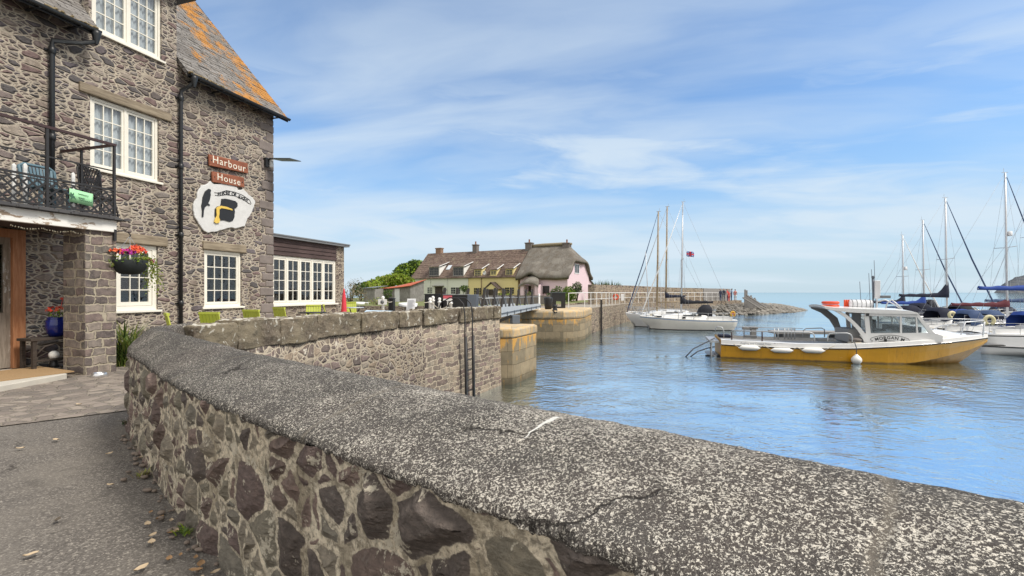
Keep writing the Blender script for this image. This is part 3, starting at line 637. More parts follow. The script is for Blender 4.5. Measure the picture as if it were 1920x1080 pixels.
# ---------------------------------------------------------------- ground, water, walls
def crs(pts, step):
    """Catmull-Rom through pts, resampled evenly; returns list of vectors"""
    P = [np.array(p, float) for p in pts]; P = [2*P[0]-P[1]]+P+[2*P[-1]-P[-2]]; o = []
    for i in range(1, len(P)-2):
        for k in range(24):
            t = k/24; a, b, c, d = P[i-1:i+3]
            o.append(.5*((2*b)+(-a+c)*t+(2*a-5*b+4*c-d)*t*t+(-a+3*b-3*c+d)*t**3))
    o.append(P[-2]); o = np.array(o); L = np.concatenate([[0], np.cumsum(np.linalg.norm(np.diff(o, axis=0), axis=1))])
    n = max(2, int(L[-1]/step)); u = np.linspace(0, L[-1], n+1)
    return np.stack([np.interp(u, L, o[:, j]) for j in range(o.shape[1])], 1), u
def sweep(pts, prof, step, pstep, name, mat, parent, u0=0.0, crown=None, width=None):
    """profile (offset to the right, z) swept along a plan path, as a fine sheet with metric UVs"""
    C, u = crs(pts, step); d = np.gradient(C[:, :2], axis=0); d /= np.linalg.norm(d, axis=1)[:, None]
    rt = np.stack([d[:, 1], -d[:, 0]], 1); pr, pu = crs(prof, pstep) if pstep else (np.array(prof, float), np.concatenate([[0], np.cumsum(np.hypot(*np.diff(np.array(prof), axis=0).T))]))
    n, m = len(C), len(pr); V = np.empty((n, m, 3)); UV = np.empty((n, m, 2))
    V[:, :, :2] = C[:, None, :2]+rt[:, None, :]*pr[None, :, 0:1]; V[:, :, 2] = pr[None, :, 1]
    if width is not None: V[:, :, :2] = C[:, None, :2]+rt[:, None, :]*(pr[None, :, 0]*np.where(pr[None, :, 0] > 0, width(u)[:, None], 1))[:, :, None]
    if crown is not None: V[:, :, 2] += crown(u)[:, None]*np.clip((pr[None, :, 1]-.84)/.2, 0, 1)
    UV[:, :, 0] = u[:, None]+u0; UV[:, :, 1] = pu[None, :]
    I = np.arange(n*m).reshape(n, m); f = np.stack([I[:-1, :-1], I[:-1, 1:], I[1:, 1:], I[1:, :-1]], -1).reshape(-1, 4)
    mb = MB(); mb.v = V.reshape(-1, 3).tolist(); mb.f = f.tolist(); mb.mi = [0]*len(f); mb.sm = [True]*len(f)
    return mb.build(name, mat, parent, fix=False, uvs=UV.reshape(-1, 2))

NEAR = [(4.2,-2.2),(2.4,-.65),(.9,.65),(.13,1.33),(-.75,2.05),(-1.57,2.75),(-2.4,3.5),(-3.3,4.42),(-4.05,5.2),(-4.45,5.72),(-4.6,6.15),(-4.52,6.6),(-4.36,7.02),(-4.27,7.35)]
w = thing('sea_wall', 'low curving rubble wall in the foreground under a broad rounded lichen speckled coping', 'wall', (0, 0, 0))
sweep(NEAR, [(0,-.06),(0,.40),(.0,.885)], .011, .011, 'stone_face', M['wall_stone'], w)
cr = lambda u: np.clip((u-9.0)/1.8, 0, 1)*.085-.16*np.clip((u-(u[-1]-.75))/.6, 0, 1)
sweep(NEAR, [(.06,.85),(.0,.868),(-.02,.885),(.0,.915),(.09,.952),(.25,1.0),(.42,1.04),(.55,1.045),(.67,1.02),(.76,.95),(.78,.88),(.70,.80)], .012, .012, 'coping', M['coping'], w, crown=cr, width=lambda u: 1-.56*np.clip((u-8.6)/2.6, 0, 1)**1.2)
sweep(NEAR, [(.68,.86),(.70,-.5),(.74,-2.4)], .1, .1, 'harbour_face', M['quay_stone'], w, width=lambda u: 1-.56*np.clip((u-8.6)/2.6, 0, 1)**1.2)

PAR = [(-4.53,6.42),(-4.37,6.98),(-4.22,7.6),(-4.12,8.4),(-3.5,10.6),(-2.25,13.5),(-.80,16.82)]
PC, PU = crs(PAR, .05); PD = np.gradient(PC, axis=0); PD /= np.linalg.norm(PD, axis=1)[:, None]; PR = np.stack([PD[:, 1], -PD[:, 0]], 1)
def par(u, off):
    i = min(len(PU)-1, max(0, int(round(u/PU[-1]*(len(PU)-1))))); p = PC[i]+PR[i]*off
    return Vector((p[0], p[1], 0)), Vector((PD[i][0], PD[i][1], 0))
def par_u(px, off):
    return min(PU, key=lambda u: abs((lambda p: 960+F*p.x/p.y)(par(u, off)[0])-px))
w = thing('harbour_wall', 'tall rubble harbour wall beyond the foreground wall topped with big lichened coping blocks', 'wall')
ks = min(range(len(PC)), key=lambda k: abs(960+F*(PC[k][0]+.44*PR[k][0])/(PC[k][1]+.44*PR[k][1])-795))
PF = [(.02,.0),(.02,.70),(.40,.72),(.42,.2),(.46,-.8),(.50,-2.4)]
sweep(PC[:ks+1:8] if ks % 8 == 0 else list(PC[:ks:8])+[PC[ks]], PF, .1, None, 'stone_face', M['quay_stone'], w)
sweep([PC[ks]]+list(PC[ks+8:-4:8])+[PC[-1]], PF, .1, None, 'stone_face', M['quay_coursed'], w)
pe, de = par(PU[-1], 0); mb = MB(); q = [par(PU[-1], o_)[0] for o_ in (.02, .41, .50)]
mb.face([(q[0].x,q[0].y,-2.4),(q[2].x,q[2].y,-2.4),(q[1].x,q[1].y,.71),(q[0].x,q[0].y,.71)]); mb.build('wall_end', M['quay_coursed'], w)
mb = MB(); u = -.02; r2 = random.Random(4)
while u < PU[-1]-.02:
    L = r2.uniform(.5, 1.5); u1 = min(u+L, PU[-1]+.03); 
    if PU[-1]-u1 < .4: u1 = PU[-1]+.03
    zt = 1.135-.065*(u/PU[-1])+r2.uniform(-.022, .022); zb = .70+r2.uniform(-.03, .02); a, b = -.01+r2.uniform(-.02, .02), .46+r2.uniform(-.025, .025)
    p0, d0 = par(u+.003, a); p1, _ = par(u1-.003, a); p2, _ = par(u1-.003, b); p3, _ = par(u+.003, b)
    vs = [(p.x, p.y, z) for z in (zb, zt) for p in (p0, p1, p2, p3)]
    mb.add(vs, [(0,1,2,3)[::-1], (4,5,6,7), (0,1,5,4), (1,2,6,5), (2,3,7,6), (3,0,4,7)]); u = u1
cb = mb.build('coping', M['cap_blocks'], w, bevel=.02)
sbd = cb.modifiers.new('Dense', 'SUBSURF'); sbd.subdivision_type = 'SIMPLE'; sbd.levels = sbd.render_levels = 4
tx = bpy.data.textures.new('worn edges', 'CLOUDS'); tx.noise_scale = .22; dm = cb.modifiers.new('Worn', 'DISPLACE'); dm.texture = tx; dm.strength = .075; dm.mid_level = .5; dm.texture_coords = 'GLOBAL'

# land sheets
land = [(4.3,-2.0)]+[tuple(p+.12*np.array([0.3,.3])) for p in np.array(NEAR)[1:-1]]+[(p[0]+.1, p[1]) for p in PAR]+[(-.5,18.9),(-1.6,20.3),(-30,30.5),(-90,36),(-90,-60),(40,-60)]
mb = MB(); mb.prism(land, -2.4, -.012, 'xy', 0, 1); tag(mb.build('ground', [M['asphalt'], M['far_stone']]), kind='structure')
I_O = Vector((-11.34, 3.525)); INN = Plane(I_O, (.297, .955))
def inn(s, w=0.0, z=0.0): return Vector((INN.o.x+s*INN.d.x+w*INN.n.x, INN.o.y+s*INN.d.y+w*INN.n.y, z))
# crazy paving in front of the inn, terrace behind the harbour wall
mb = MB(); mb.face([inn(3.9,-.05,0), (-10.5,3.0,0), (-8.4,4.35,0), (-6.55,5.15,0), (-5.6,5.95,0), (-4.85,6.62,0), (-4.38,7.0,0), (-4.2,7.7,0), (-4.1,8.6,0), (-3.5,10.8,0), inn(8.7,1.2,0), inn(8.7,-.05,0)]); tag(mb.build('paved_path', M['flags']), kind='structure')
mb = MB(); ter = [tuple(inn(8.6,0).xy), tuple(inn(8.3,1.8).xy), (-3.5,10.7), (-2.2,13.5), (-.76,16.8), (-.55,18.85), (-1.62,20.25), (-14,24.7), tuple(inn(16,-.5).xy)]
mb.prism(ter, -.3, .28, 'xy'); tag(mb.build('terrace', M['quay_top']), kind='structure')
mb = MB(); mb.face([(-9000,-600,WZ),(9000,-600,WZ),(16000,20000,WZ),(-16000,20000,WZ)]); tag(mb.build('water', M['water']), kind='structure')

# lock pier beside the harbour wall
PIER = [(-.42,16.66),(.02,16.74),(.16,16.92),(.94,18.85),(.90,19.15),(-.5,19.7),(-1.55,20.2),(-1.7,18.2)]
w = thing('lock_pier', 'squared stone lock pier with orange lichen at the end of the harbour wall', 'pier')
MB().prism(PIER, -2.6, -.03, 'xy').build('stone_body', M['ashlar'], w, bevel=.02)
ce = np.mean(np.array(PIER), axis=0); MB().prism([tuple(ce+(np.array(p)-ce)*1.025) for p in PIER], -.025, .315, 'xy').build('cap', M['cap_pale'], w, bevel=.07)
FP = [(.25,33.0),(.35,31.5),(.62,31.0),(1.1,30.85),(3.25,30.9),(3.9,31.2),(4.45,31.9),(4.95,33.0),(6.1,37.5),(5.0,38.6),(-1,35)]
w = thing('lock_pier', 'rounded stone lock pier with pale cap across the lock, below the pink cottage', 'pier')
MB().prism(FP, -2.6, -.16, 'xy').build('stone_body', M['ashlar'], w, bevel=.03)
ce = np.mean(np.array(FP), axis=0); MB().prism([tuple(ce+(np.array(p)-ce)*1.02) for p in FP], -.155, .40, 'xy').build('cap', M['cap_pale'], w, bevel=.12)
# far quay and the land the cottages stand on
QE = [(6.0,37.4),(8.6,43.5),(12.4,52.6),(18.6,59.6),(29.4,69.8),(36,76.5)]
mb = MB(); mb.prism([(-.9,35.2),(5,38.2)]+QE+[(31,80),(20,72),(9.5,57),(5.6,46),(1.5,40),(-2,37.5)], -2.5, .36, 'xy', 0, 1)
tag(mb.build('quay', [M['quay_top'], M['far_stone']]), kind='structure')
mb = MB(); mb.prism([(-1.2,37.6),(1.3,40.2),(5.4,46),(9.3,57),(20,72),(16,95),(-60,100),(-160,100),(-160,48),(-30,41)], -2.5, .5, 'xy', 0, 1)
tag(mb.build('land', [M['garden_grass'], M['far_stone']]), kind='structure')
# breakwater wall and its shingle slope
def strip_wall(name, pts, z0, tops, th, mat, label, cat='wall'):
    mb = MB()
    for i in range(len(pts)-1):
        p, q = Vector(pts[i]), Vector(pts[i+1]); n = Vector((-(q-p).y, (q-p).x)).normalized()*th
        a = [(p.x,p.y),(q.x,q.y),(q.x+n.x,q.y+n.y),(p.x+n.x,p.y+n.y)]; tz = [tops[i], tops[i+1], tops[i+1], tops[i]]
        vs = [(x,y,z0) for x, y in a]+[(x,y,t_) for (x, y), t_ in zip(a, tz)]
        mb.add(vs, [(0,3,2,1),(4,5,6,7),(0,1,5,4),(1,2,6,5),(2,3,7,6),(3,0,4,7)])
    return tag(mb.build(name, mat), label, cat)
strip_wall('sea_wall', [(8.2,48.6),(13.5,56),(21,64),(28,70.0)], .3, [2.35,2.35,2.2,2.15], .7, M['far_stone'], 'long grey rubble wall behind the white quay railing')
strip_wall('sea_wall', [(27.2,69.2),(33.4,74.6)], .3, [2.15,2.12], 1.6, M['post_grey'], 'dark low stretch of wall at the seaward end of the quay')
r2 = random.Random(5)
AX = [(24.5,66.5),(29,71),(34.5,76.5),(41,82.5),(48,90),(57,104),(66,119)]; AC, AU = crs(AX, .8); AD = np.gradient(AC, axis=0); AD /= np.linalg.norm(AD, axis=1)[:, None]; m_ = 30; vs = []
def bank(t, a):                                        # a: -1 harbour toe .. 1 sea toe
    hgt = (1.95*(1-t)**.9+.06); return WZ-.12+hgt*max(0, 1-abs(a)**1.25)
def bw(t): return float(np.interp(t, [0,.12,.28,.5,.8,1], [.6,4.2,6.8,5.6,2.6,.8]))
for i in range(len(AC)):
    t = i/(len(AC)-1); nn = np.array([AD[i][1], -AD[i][0]])
    for k in range(m_):
        a = 1-2*k/(m_-1); p = AC[i]+nn*(-a)*bw(t)*-1+np.array([r2.uniform(-.2,.2), r2.uniform(-.2,.2)]); vs.append((p[0], p[1], bank(t, a)+r2.uniform(-.16,.16)*(1-.5*t)))
mb = MB(); mb.face(vs[:m_]); mb.add(vs, [(i*m_+k, i*m_+k+1, (i+1)*m_+k+1, (i+1)*m_+k) for i in range(len(AC)-1) for k in range(m_-1)])
for i in range(2600):
    t = r2.random()**1.3; a = r2.uniform(-.3, 1); q = min(len(AC)-1, int(t*(len(AC)-1))); nn = np.array([AD[q][1], -AD[q][0]]); p = AC[q]+nn*a*bw(t); s = r2.uniform(.10,.34)*(1-.3*t)
    mb.ell((p[0], p[1], bank(t, a)+s*.15), (s*r2.uniform(.9,1.5), s*r2.uniform(.8,1.2), s*r2.uniform(.5,.8)), 6, 4)
tag(mb.build('boulder_slope', M['rocks']), kind='stuff')
# headland far across the bay
mb = MB(); r2 = random.Random(9); prof = [(0,0),(60,50),(160,95),(260,140),(420,170),(640,215),(900,240),(1300,260),(1800,270),(2600,190),(3600,170),(5000,0)]
n = 80; vs = []
for i in range(n+1):
    x = 5000*i/n; h = np.interp(x, [p[0] for p in prof], [p[1] for p in prof])+(r2.random()-.5)*6*(1 if 0 < i < n else 0)
    for k, (a, b) in enumerate([(0,0),(.25,.55),(.45,.85),(.7,1),(1,.9),(1.6,0)]):
        vs.append((3960+x+a*880, 4000+x*.35+a*900+(r2.random()-.5)*30, WZ-1+max(0,h)*b*(1+(r2.random()-.5)*.06)))
mb.add(vs, [(i*6+k, (i+1)*6+k, (i+1)*6+k+1, i*6+k+1) for i in range(n) for k in range(5)], 0, True); tag(mb.build('headland', M['hill']), kind='structure')
# ---------------------------------------------------------------- the inn (local x along the front, -y outwards, z up)
inn_ = thing('stone_inn', 'tall stone harbourside inn with white casements, slate roof and balcony at left', 'building', (INN.o.x, INN.o.y, 0), INN.rz)
sx = INN.s_
def wall_open(mb, x0, x1, z0, z1, y, holes, reveal=.16, mi=0):
    xs = sorted({x0, x1, *[h[0] for h in holes], *[h[1] for h in holes]}); zs = sorted({z0, z1, *[h[2] for h in holes], *[h[3] for h in holes]})
    for i in range(len(xs)-1):
        for j in range(len(zs)-1):
            cx_, cz_ = (xs[i]+xs[i+1])/2, (zs[j]+zs[j+1])/2
            if any(h[0] < cx_ < h[1] and h[2] < cz_ < h[3] for h in holes): continue
            mb.face([(xs[i],y,zs[j]),(xs[i+1],y,zs[j]),(xs[i+1],y,zs[j+1]),(xs[i],y,zs[j+1])], mi)
    for a, b, c, d in holes:
        r = y+reveal
        mb.face([(a,y,c),(a,y,d),(a,r,d),(a,r,c)], mi); mb.face([(b,y,c),(b,r,c),(b,r,d),(b,y,d)], mi)
        mb.face([(a,y,d),(b,y,d),(b,r,d),(a,r,d)], mi); mb.face([(a,y,c),(a,r,c),(b,r,c),(b,y,c)], mi)
def casement(parent, x0, x1, z0, z1, y, lights, cols, rows, mat, glass, fr=.06, st=.05, mun=.022, sill=None, head=0.0, name='window', curtain=None, curtain_w=.34):
    """frame + casement lights + glazing bars as one window mesh, glass and sill as its children; front at y"""
    mb = MB(); d = .07
    mb.box((x0,y,z0),(x0+fr,y+d,z1)); mb.box((x1-fr,y,z0),(x1,y+d,z1)); mb.box((x0+fr,y,z1-fr-head),(x1-fr,y+d,z1)); mb.box((x0+fr,y,z0),(x1-fr,y+d,z0+fr))
    ix0, ix1, iz0, iz1 = x0+fr, x1-fr, z0+fr, z1-fr-head; lw = (ix1-ix0)/lights
    for l in range(lights):
        a, b = ix0+l*lw, ix0+(l+1)*lw
        if l: mb.box((a-.025, y-.004, iz0), (a+.025, y+d, iz1)); 
        a += .027 if l else .006; b -= .027 if l < lights-1 else .006; c, e = iz0+.006, iz1-.006
        f0, f1 = y+.012, y+.058
        mb.box((a,f0,c),(a+st,f1,e)); mb.box((b-st,f0,c),(b,f1,e)); mb.box((a+st,f0,e-st),(b-st,f1,e)); mb.box((a+st,f0,c),(b-st,f1,c+st*1.15))
        for i in range(1, cols):
            x = a+st+(b-a-2*st)*i/cols; mb.box((x-mun/2,f0+.006,c+st),(x+mun/2,f1-.004,e-st))
        for j in range(1, rows):
            z = c+st+(e-c-2*st)*j/rows; mb.box((a+st,f0+.009,z-mun/2),(b-st,f1-.007,z+mun/2))
    w = mb.build(name, mat, parent)

    g = MB(); g.face([(ix0,y+.038,iz0),(ix1,y+.038,iz0),(ix1,y+.038,iz1),(ix0,y+.038,iz1)]); g.build('pane', glass, w)
    if sill: MB().box((x0-.08,y-.10,z0-.055),(x1+.08,y+.08,z0-.002)).build('sill', mat, w, bevel=.008)
    if curtain:
        c_ = MB(); n = 26
        for side in ((0, curtain_w), (1-curtain_w, 1)):
            pts = [(ix0+(ix1-ix0)*(side[0]+(side[1]-side[0])*i/n), y+.11+.025*math.sin(i*1.7)) for i in range(n+1)]
            for i in range(n): c_.face([(pts[i][0],pts[i][1],iz0),(pts[i+1][0],pts[i+1][1],iz0),(pts[i+1][0],pts[i+1][1],iz1+.03),(pts[i][0],pts[i][1],iz1+.03)], 0, True)
        c_.build('curtain', curtain, w)
    return w
XL = sx(-330); XR = sx(512); EZ = INN.z_(540, 222, .35); EY = -.35; SL = 1.135     # eave height, overhang, roof slope
D0, D1 = sx(166), sx(331)                       # wall dormer
H = {}                                          # openings
def opening(key, pxa, pxb, pyt, pyb):
    a, b = sx(pxa), sx(pxb); m_ = (pxa+pxb)/2; H[key] = (a, b, INN.z_(m_, pyb), INN.z_(m_, pyt))
opening('first', 169, 298, 200, 328); opening('g1', 213, 296, 458, 582); opening('g2', 383, 453, 471, 575)
zb = INN.z_(237, 84); H['dorm'] = (sx(172), sx(303), zb, zb+1.62)
H['door'] = (sx(-75), sx(46), .10, INN.z_(25, 430))
mb = MB(); zt = EZ+.35*SL-.13
wall_open(mb, XL, D0, -.1, zt, 0, [h for k, h in H.items() if k == 'door'], .2)
wall_open(mb, D0, D1, -.1, zb+1.95, 0, [H['first'], H['g1'], H['dorm']], .17)
wall_open(mb, D1, XR, -.1, zt, 0, [H['g2']], .17)
# a door opening or window that crosses the split lines is clipped to its own bay
DEP = 8.6; RZ = EZ+(DEP/2+.35)*SL
mb.face([(XR,0,-.1),(XR,DEP,-.1),(XR,DEP,zt),(XR,DEP/2,RZ-.13),(XR,0,zt)]); mb.face([(XL,0,-.1),(XL,0,zt),(XL,DEP/2,RZ-.13),(XL,DEP,zt),(XL,DEP,-.1)])
mb.face([(XL,DEP,-.1),(XL,DEP,zt),(XR,DEP,zt),(XR,DEP,-.1)])
for x in (D0, D1): mb.face([(x,0,zt-.2),(x,2.6,zt-.2),(x,2.6,zb+1.95),(x,0,zb+1.95)])
mb.build('wall', M['inn_stone'], inn_)
# quoins at the right-hand corner, a touch proud of the rubble
mb = MB(); z = -.05; k = 0; r2 = random.Random(3)
while z < zt-.25:
    h = r2.uniform(.2, .34); L = (.52, .30)[k % 2]*r2.uniform(.85, 1.1)
    mb.box((XR-L,-.018-r2.random()*.012,z+.012),(XR+.015,(.30,.5)[k % 2],z+h-.012)); z += h; k += 1
mb.build('quoins', simple('quoin stone', (.20,.17,.155), .92, var=.45, scale=2.2, bump=1.0, bscale=11), inn_, bevel=.03)
# slates, laid course by course
def slate_roof(x0, x1, y0, y1, name, gut=True):
    mb = MB(); r3 = random.Random(int(x0*10)); n = int((y1-y0)*math.hypot(1, SL)/.135)
    dy = (y1-y0)/n; zf = lambda y: EZ+(y-EY)*SL
    for j in range(n):
        ya, yb = y0+j*dy-(.02 if j else .0), y0+(j+1)*dy+.02; x = x0+(0 if j % 2 else -.14)
        while x < x1:
            wd = r3.uniform(.22, .34); a, b = max(x0, x+.004), min(x1+r3.uniform(-.01,.02), x+wd-.004); x += wd
            if b-a < .03: continue
            up = .035+r3.uniform(-.006, .014); jy = r3.uniform(-.018, .018) if j else r3.uniform(-.03, .0); tl = r3.uniform(-.006, .006)
            p = [(a,ya+jy,zf(ya+jy)+up+tl),(b,ya+jy,zf(ya+jy)+up-tl),(b,yb,zf(yb)+.008),(a,yb,zf(yb)+.008)]
            mb.face(p); q_ = [(a,ya+jy,zf(ya+jy)+up-.022),(b,ya+jy,zf(ya+jy)+up-.022)]; mb.face([q_[0],q_[1],p[1],p[0]])
    mb.prism([(y0+.03,zf(y0+.03)-.12),(y1,zf(y1)-.12),(y1,zf(y1)),(y0+.03,zf(y0+.03))], x0+.02, x1-.02, 'yz')
    return mb.build(name, M['slate'], inn_, fix=False)
XO = sx(538, .35)
slate_roof(D1+.01, XO, EY, DEP/2, 'roof'); slate_roof(XL-.2, D0-.01, EY, DEP/2, 'roof'); slate_roof(D0, D1, 2.0, DEP/2, 'roof')
mb = MB(); mb.face([(XL-.2,DEP/2,RZ+.02),(XO,DEP/2,RZ+.02),(XO,DEP+.35,EZ),(XL-.2,DEP+.35,EZ)]); mb.build('roof', M['slate'], inn_)
mb = MB(); mb.tube([(XO+.005,EY+.02,EZ-.02),(XO+.005,DEP/2,RZ-.02)], .04, 6); mb.tube([(XO+.005,EY+.02,EZ-.1),(XO+.005,DEP/2,RZ-.1)], .03, 6); mb.build('barge_board', M['pipe'], inn_)
# dormer top: hipped cap with dark eaves over the stone bay
zd = zb+1.95; mb = MB(); o_ = .30
mb.box((D0-o_,-o_,zd-.12),(D1+o_,3.2,zd)); mb.build('dormer_eaves', M['pipe'], inn_)
mb = MB(); xm = (D0+D1)/2; A = [(D0-o_,-o_,zd+.005),(D1+o_,-o_,zd+.005),(D1+o_,3.2,zd+.005),(D0-o_,3.2,zd+.005)]; p0, p1 = (xm,.9,zd+1.4), (xm,3.2,zd+1.4)
mb.face([A[0],A[1],p0]); mb.face([A[1],A[2],p1,p0]); mb.face([A[0],p0,p1,A[3]]); mb.build('dormer_roof', M['slate'], inn_)
# gutters, downpipes, moss
gz = EZ-.03; gy = EY-.045; r2 = random.Random(8)
for a, b, m0, m1, cnt in ((XL, D0-.02, D0-1.0, D0-.03, 90), (D1+.03, XO+.06, D1+.05, D1+1.15, 150)):
    n = 10; vs = []; mb = MB()
    for x in (a, b):
        for k in range(n+1):
            t = math.pi+math.pi*k/n; vs.append((x, gy+.062*math.cos(t), gz+.062*math.sin(t)))
    mb.add(vs, [(k, k+1, n+2+k, n+1+k) for k in range(n)], 0, True)
    mb.bar((a, gy+.062, gz-.03), (b, gy+.062, gz-.03), .02, .12)
    x = a+.3
    while x < b: mb.box((x-.02, gy-.02, gz-.075), (x+.02, 0, gz-.045)); x += .7
    g = mb.build('gutter', M['pipe'], inn_); mb = MB()
    for i in range(cnt):
        x = m0+(m1-m0)*r2.random()**1.2; s = r2.uniform(.012,.034); mb.ell((x, gy+r2.uniform(-.04,.05), gz+.01+r2.uniform(0,.035)), (s*1.3,s,s*.8), 5, 4)
    mb.build('moss', M['moss'], g)
def downpipe(xg, xp, zlo, zt_):
    mb = MB(); mb.lathe([(.03,-.26),(.05,-.2),(.085,-.05),(.09,.02),(.075,.02)], (xg, gy, gz-.05), 12)
    mb.tube([(xg,gy,gz-.2),(xg,gy+.01,zt_+.22),(xg+(xp-xg)*.35,gy+.12,zt_+.10),(xp,-.085,zt_+.0),(xp,-.075,zt_-.12),(xp,-.075,zlo)], .046, 10)
    z = zt_-.2
    while z > zlo+.2:
        mb.lathe([(.046,-.07),(.062,-.065),(.062,.065),(.046,.07)], (xp,-.075,z), 12); mb.box((xp-.10,-.03,z-.02),(xp+.10,.0,z+.02)); z -= 1.75
    return mb.build('downpipe', M['pipe'], inn_)
downpipe(D1+.16, sx(339.5,.08), .2, EZ-.42); downpipe(D0-.10, sx(98,.08), 2.9, EZ-.5)
# windows, lintels
def cas(key, lights, cols, rows, **k):
    a, b, c, d = H[key]; return casement(inn_, a+.003, b-.003, c+.003, d-.003, .045, lights, cols, rows, M['cream'], M['glass'], **k)
cas('dorm', 2, 3, 4, sill=True, curtain=M['curtain'], curtain_w=.5); cas('first', 2, 3, 4, sill=True, curtain=M['curtain'], curtain_w=.5); cas('g1', 1, 3, 4, fr=.10, st=.08, sill=True); cas('g2', 1, 4, 4, fr=.07, st=.055, sill=True)
def lintel(key, h, l, r):
    a, b, c, d = H[key]; MB().box((a-l,-.05,d+.005),(b+r,.15,d+h)).build('lintel', M['lintel'], inn_, bevel=.02)
lintel('first', .21, .22, .30); lintel('g2', .23, .06, .14); lintel('g1', .24, .05, .22)
# door under the porch
a, b, c, d = H['door']; mb = MB(); mb.box((b-.20,-.05,c),(b-.003,.14,d-.16)); mb.box((a+.003,-.05,d-.16),(b-.003,.14,d-.003)); mb.box((a+.003,-.05,c),(a+.20,.14,d-.16))
dr = mb.build('door', M['orange_wood'], inn_, bevel=.008)
mb = MB(); x0, x1 = a+.2, b-.2; mb.box((x0,.03,c+.02),(x1,.07,c+.95)); mb.box((x0,.03,c+.95),(x1,.075,c+1.07)); mb.box((x0,.03,d-.30),(x1,.075,d-.16))
for x in (x0, (x0+x1)/2-.05, x1-.11): mb.box((x,.025,c+1.07),(x+.11,.075,d-.30))
lf = mb.build('door_leaf', M['old_door'], dr); mb = MB(); mb.face([(x0,.05,c+1.07),(x1,.05,c+1.07),(x1,.05,d-.3),(x0,.05,d-.3)]); mb.build('pane', M['glass'], dr)
# porch: stone pillar, painted fascia, deck and iron balcony
PW = 1.55; ps0, ps1 = sx(160, PW), sx(219, PW); zf0, zf1 = INN.z_(222, 437, PW), INN.z_(222, 415, PW)
mb = MB(); mb.box((ps0,-PW,-.05),(ps1,-PW+.62,zf0+.02)); mb.build('porch_pillar', M['pillar_stone'], inn_, bevel=.02)
ds = sx(234, PW+.1)
mb = MB(); mb.box((XL,-PW-.06,zf0),(ds-.12,-PW+.02,zf1)); mb.build('fascia', M['peeling'], inn_, bevel=.01)
mb = MB(); mb.box((XL,-PW+.02,zf0+.06),(ds-.12,-.0,zf1-.02)); mb.build('porch_ceiling', M['dark_clad'], inn_)
mb = MB(); x = XL; r2 = random.Random(2)
while x < ds+.02:
    wd = r2.uniform(.25,.42); mb.box((x+.004,-PW-.17+r2.uniform(-.02,.02),zf1+.004),(min(x+wd,ds+.04),.0-.003,zf1+.03+r2.uniform(0,.014))); x += wd
mb.box((XL,-PW-.03,zf1+.045),(ds-.06,-.003,zf1+.085)); mb.build('balcony_deck', M['dark_slate'], inn_)
zk = zf1+.085; bs = sx(214, PW); zr = INN.z_(214, 272, PW); zm = INN.z_(214, 321, PW); zl = INN.z_(214, 357, PW); yb = -PW
bal = MB(); bal.bar((XL,yb,zr),(bs+.03,yb,zr),.055,.045); bal.bar((bs,yb,zr),(bs,-.02,zr),.05,.045)
bal = bal.build('balcony_rail', M['rail_maroon'], inn_)
mb = MB()
for x in (bs, sx(88, PW), sx(-60, PW)): mb.bar((x,yb,zk),(x,yb,zr),.04)
mb.bar((bs,-.62,zk),(bs,-.62,zr),.035)
for z in (zm, ): mb.bar((XL,yb,z),(bs,yb,z),.022); mb.bar((bs,yb,z-.33),(bs,-.02,z-.33),.022)
mb.bar((XL,yb,zl),(bs,yb,zl),.035); mb.bar((XL,yb,zl-.05),(bs,yb,zl-.05),.02); mb.bar((XL,yb,zk+.03),(bs,yb,zk+.03),.03)
mb.build('post', M['black_iron'], bal)
mb = MB(); z0, z1 = zk+.03, zl-.05; h = z1-z0; x = XL
while x < bs+h:
    for sgn in (1, -1):
        a_, b_ = (x-h, x) if sgn > 0 else (x, x-h)
        p, q = [a_, z0], [b_, z1]
        for e_, o2 in ((p, q), (q, p)):
            if e_[0] > bs: t = (bs-o2[0])/(e_[0]-o2[0]); e_[0], e_[1] = bs, o2[1]+(e_[1]-o2[1])*t
        if min(p[0], q[0]) < bs-.005: mb.bar((p[0],yb-.006*sgn,p[1]),(q[0],yb-.006*sgn,q[1]),.01,.026,up=(0,1,0)) if False else mb.bar((p[0],yb-.006*sgn,p[1]),(q[0],yb-.006*sgn,q[1]),.030,.010,up=(0,-1,0))
    x += .135
mb.build('lattice', M['black_iron'], bal)
# single-storey extension with dark boarding and a long casement
WY = .38; wx0 = XR-.4; wx1 = sx(645,-WY); zT = INN.z_(640, 458, -WY); wz0, wz1 = INN.z_(570, 570, -WY), INN.z_(570, 484, -WY); wp = sx(629,-WY); wa = sx(509,-WY)
mb = MB(); wall_open(mb, wx0, wx1, -.1, wz1+.02, WY, [(wa,wp,wz0,wz1)], .12); mb.face([(wx1,WY,-.1),(wx1,5,-.1),(wx1,5,zT-.1),(wx1,WY,zT-.1)]); mb.face([(wp,WY,wz1),(wx1,WY,wz1),(wx1,WY,zT-.1),(wp,WY,zT-.1)])
mb.build('extension_wall', M['quay_stone'], inn_)
mb = MB(); n = 4; z0 = wz1+.025
for k in range(n):
    za, zb_ = z0+(zT-.1-z0)*k/n, z0+(zT-.1-z0)*(k+1)/n
    mb.add([(wx0,WY-.045,za),(wp+.02,WY-.045,za),(wp+.02,WY-.02,zb_-.004),(wx0,WY-.02,zb_-.004),(wx0,WY+.03,za),(wp+.02,WY+.03,za),(wp+.02,WY+.03,zb_-.004),(wx0,WY+.03,zb_-.004)], [(0,1,2,3),(4,7,6,5),(0,4,5,1),(3,2,6,7),(1,5,6,2),(0,3,7,4)])
mb.build('cladding', M['dark_clad'], inn_)
mb = MB(); mb.box((wx0,WY-.16,zT-.10),(wx1+.14,5.1,zT-.03)); mb.box((wx0,WY-.18,zT-.03),(wx1+.17,5.1,zT+.01)); mb.build('extension_roof', M['lead'], inn_)
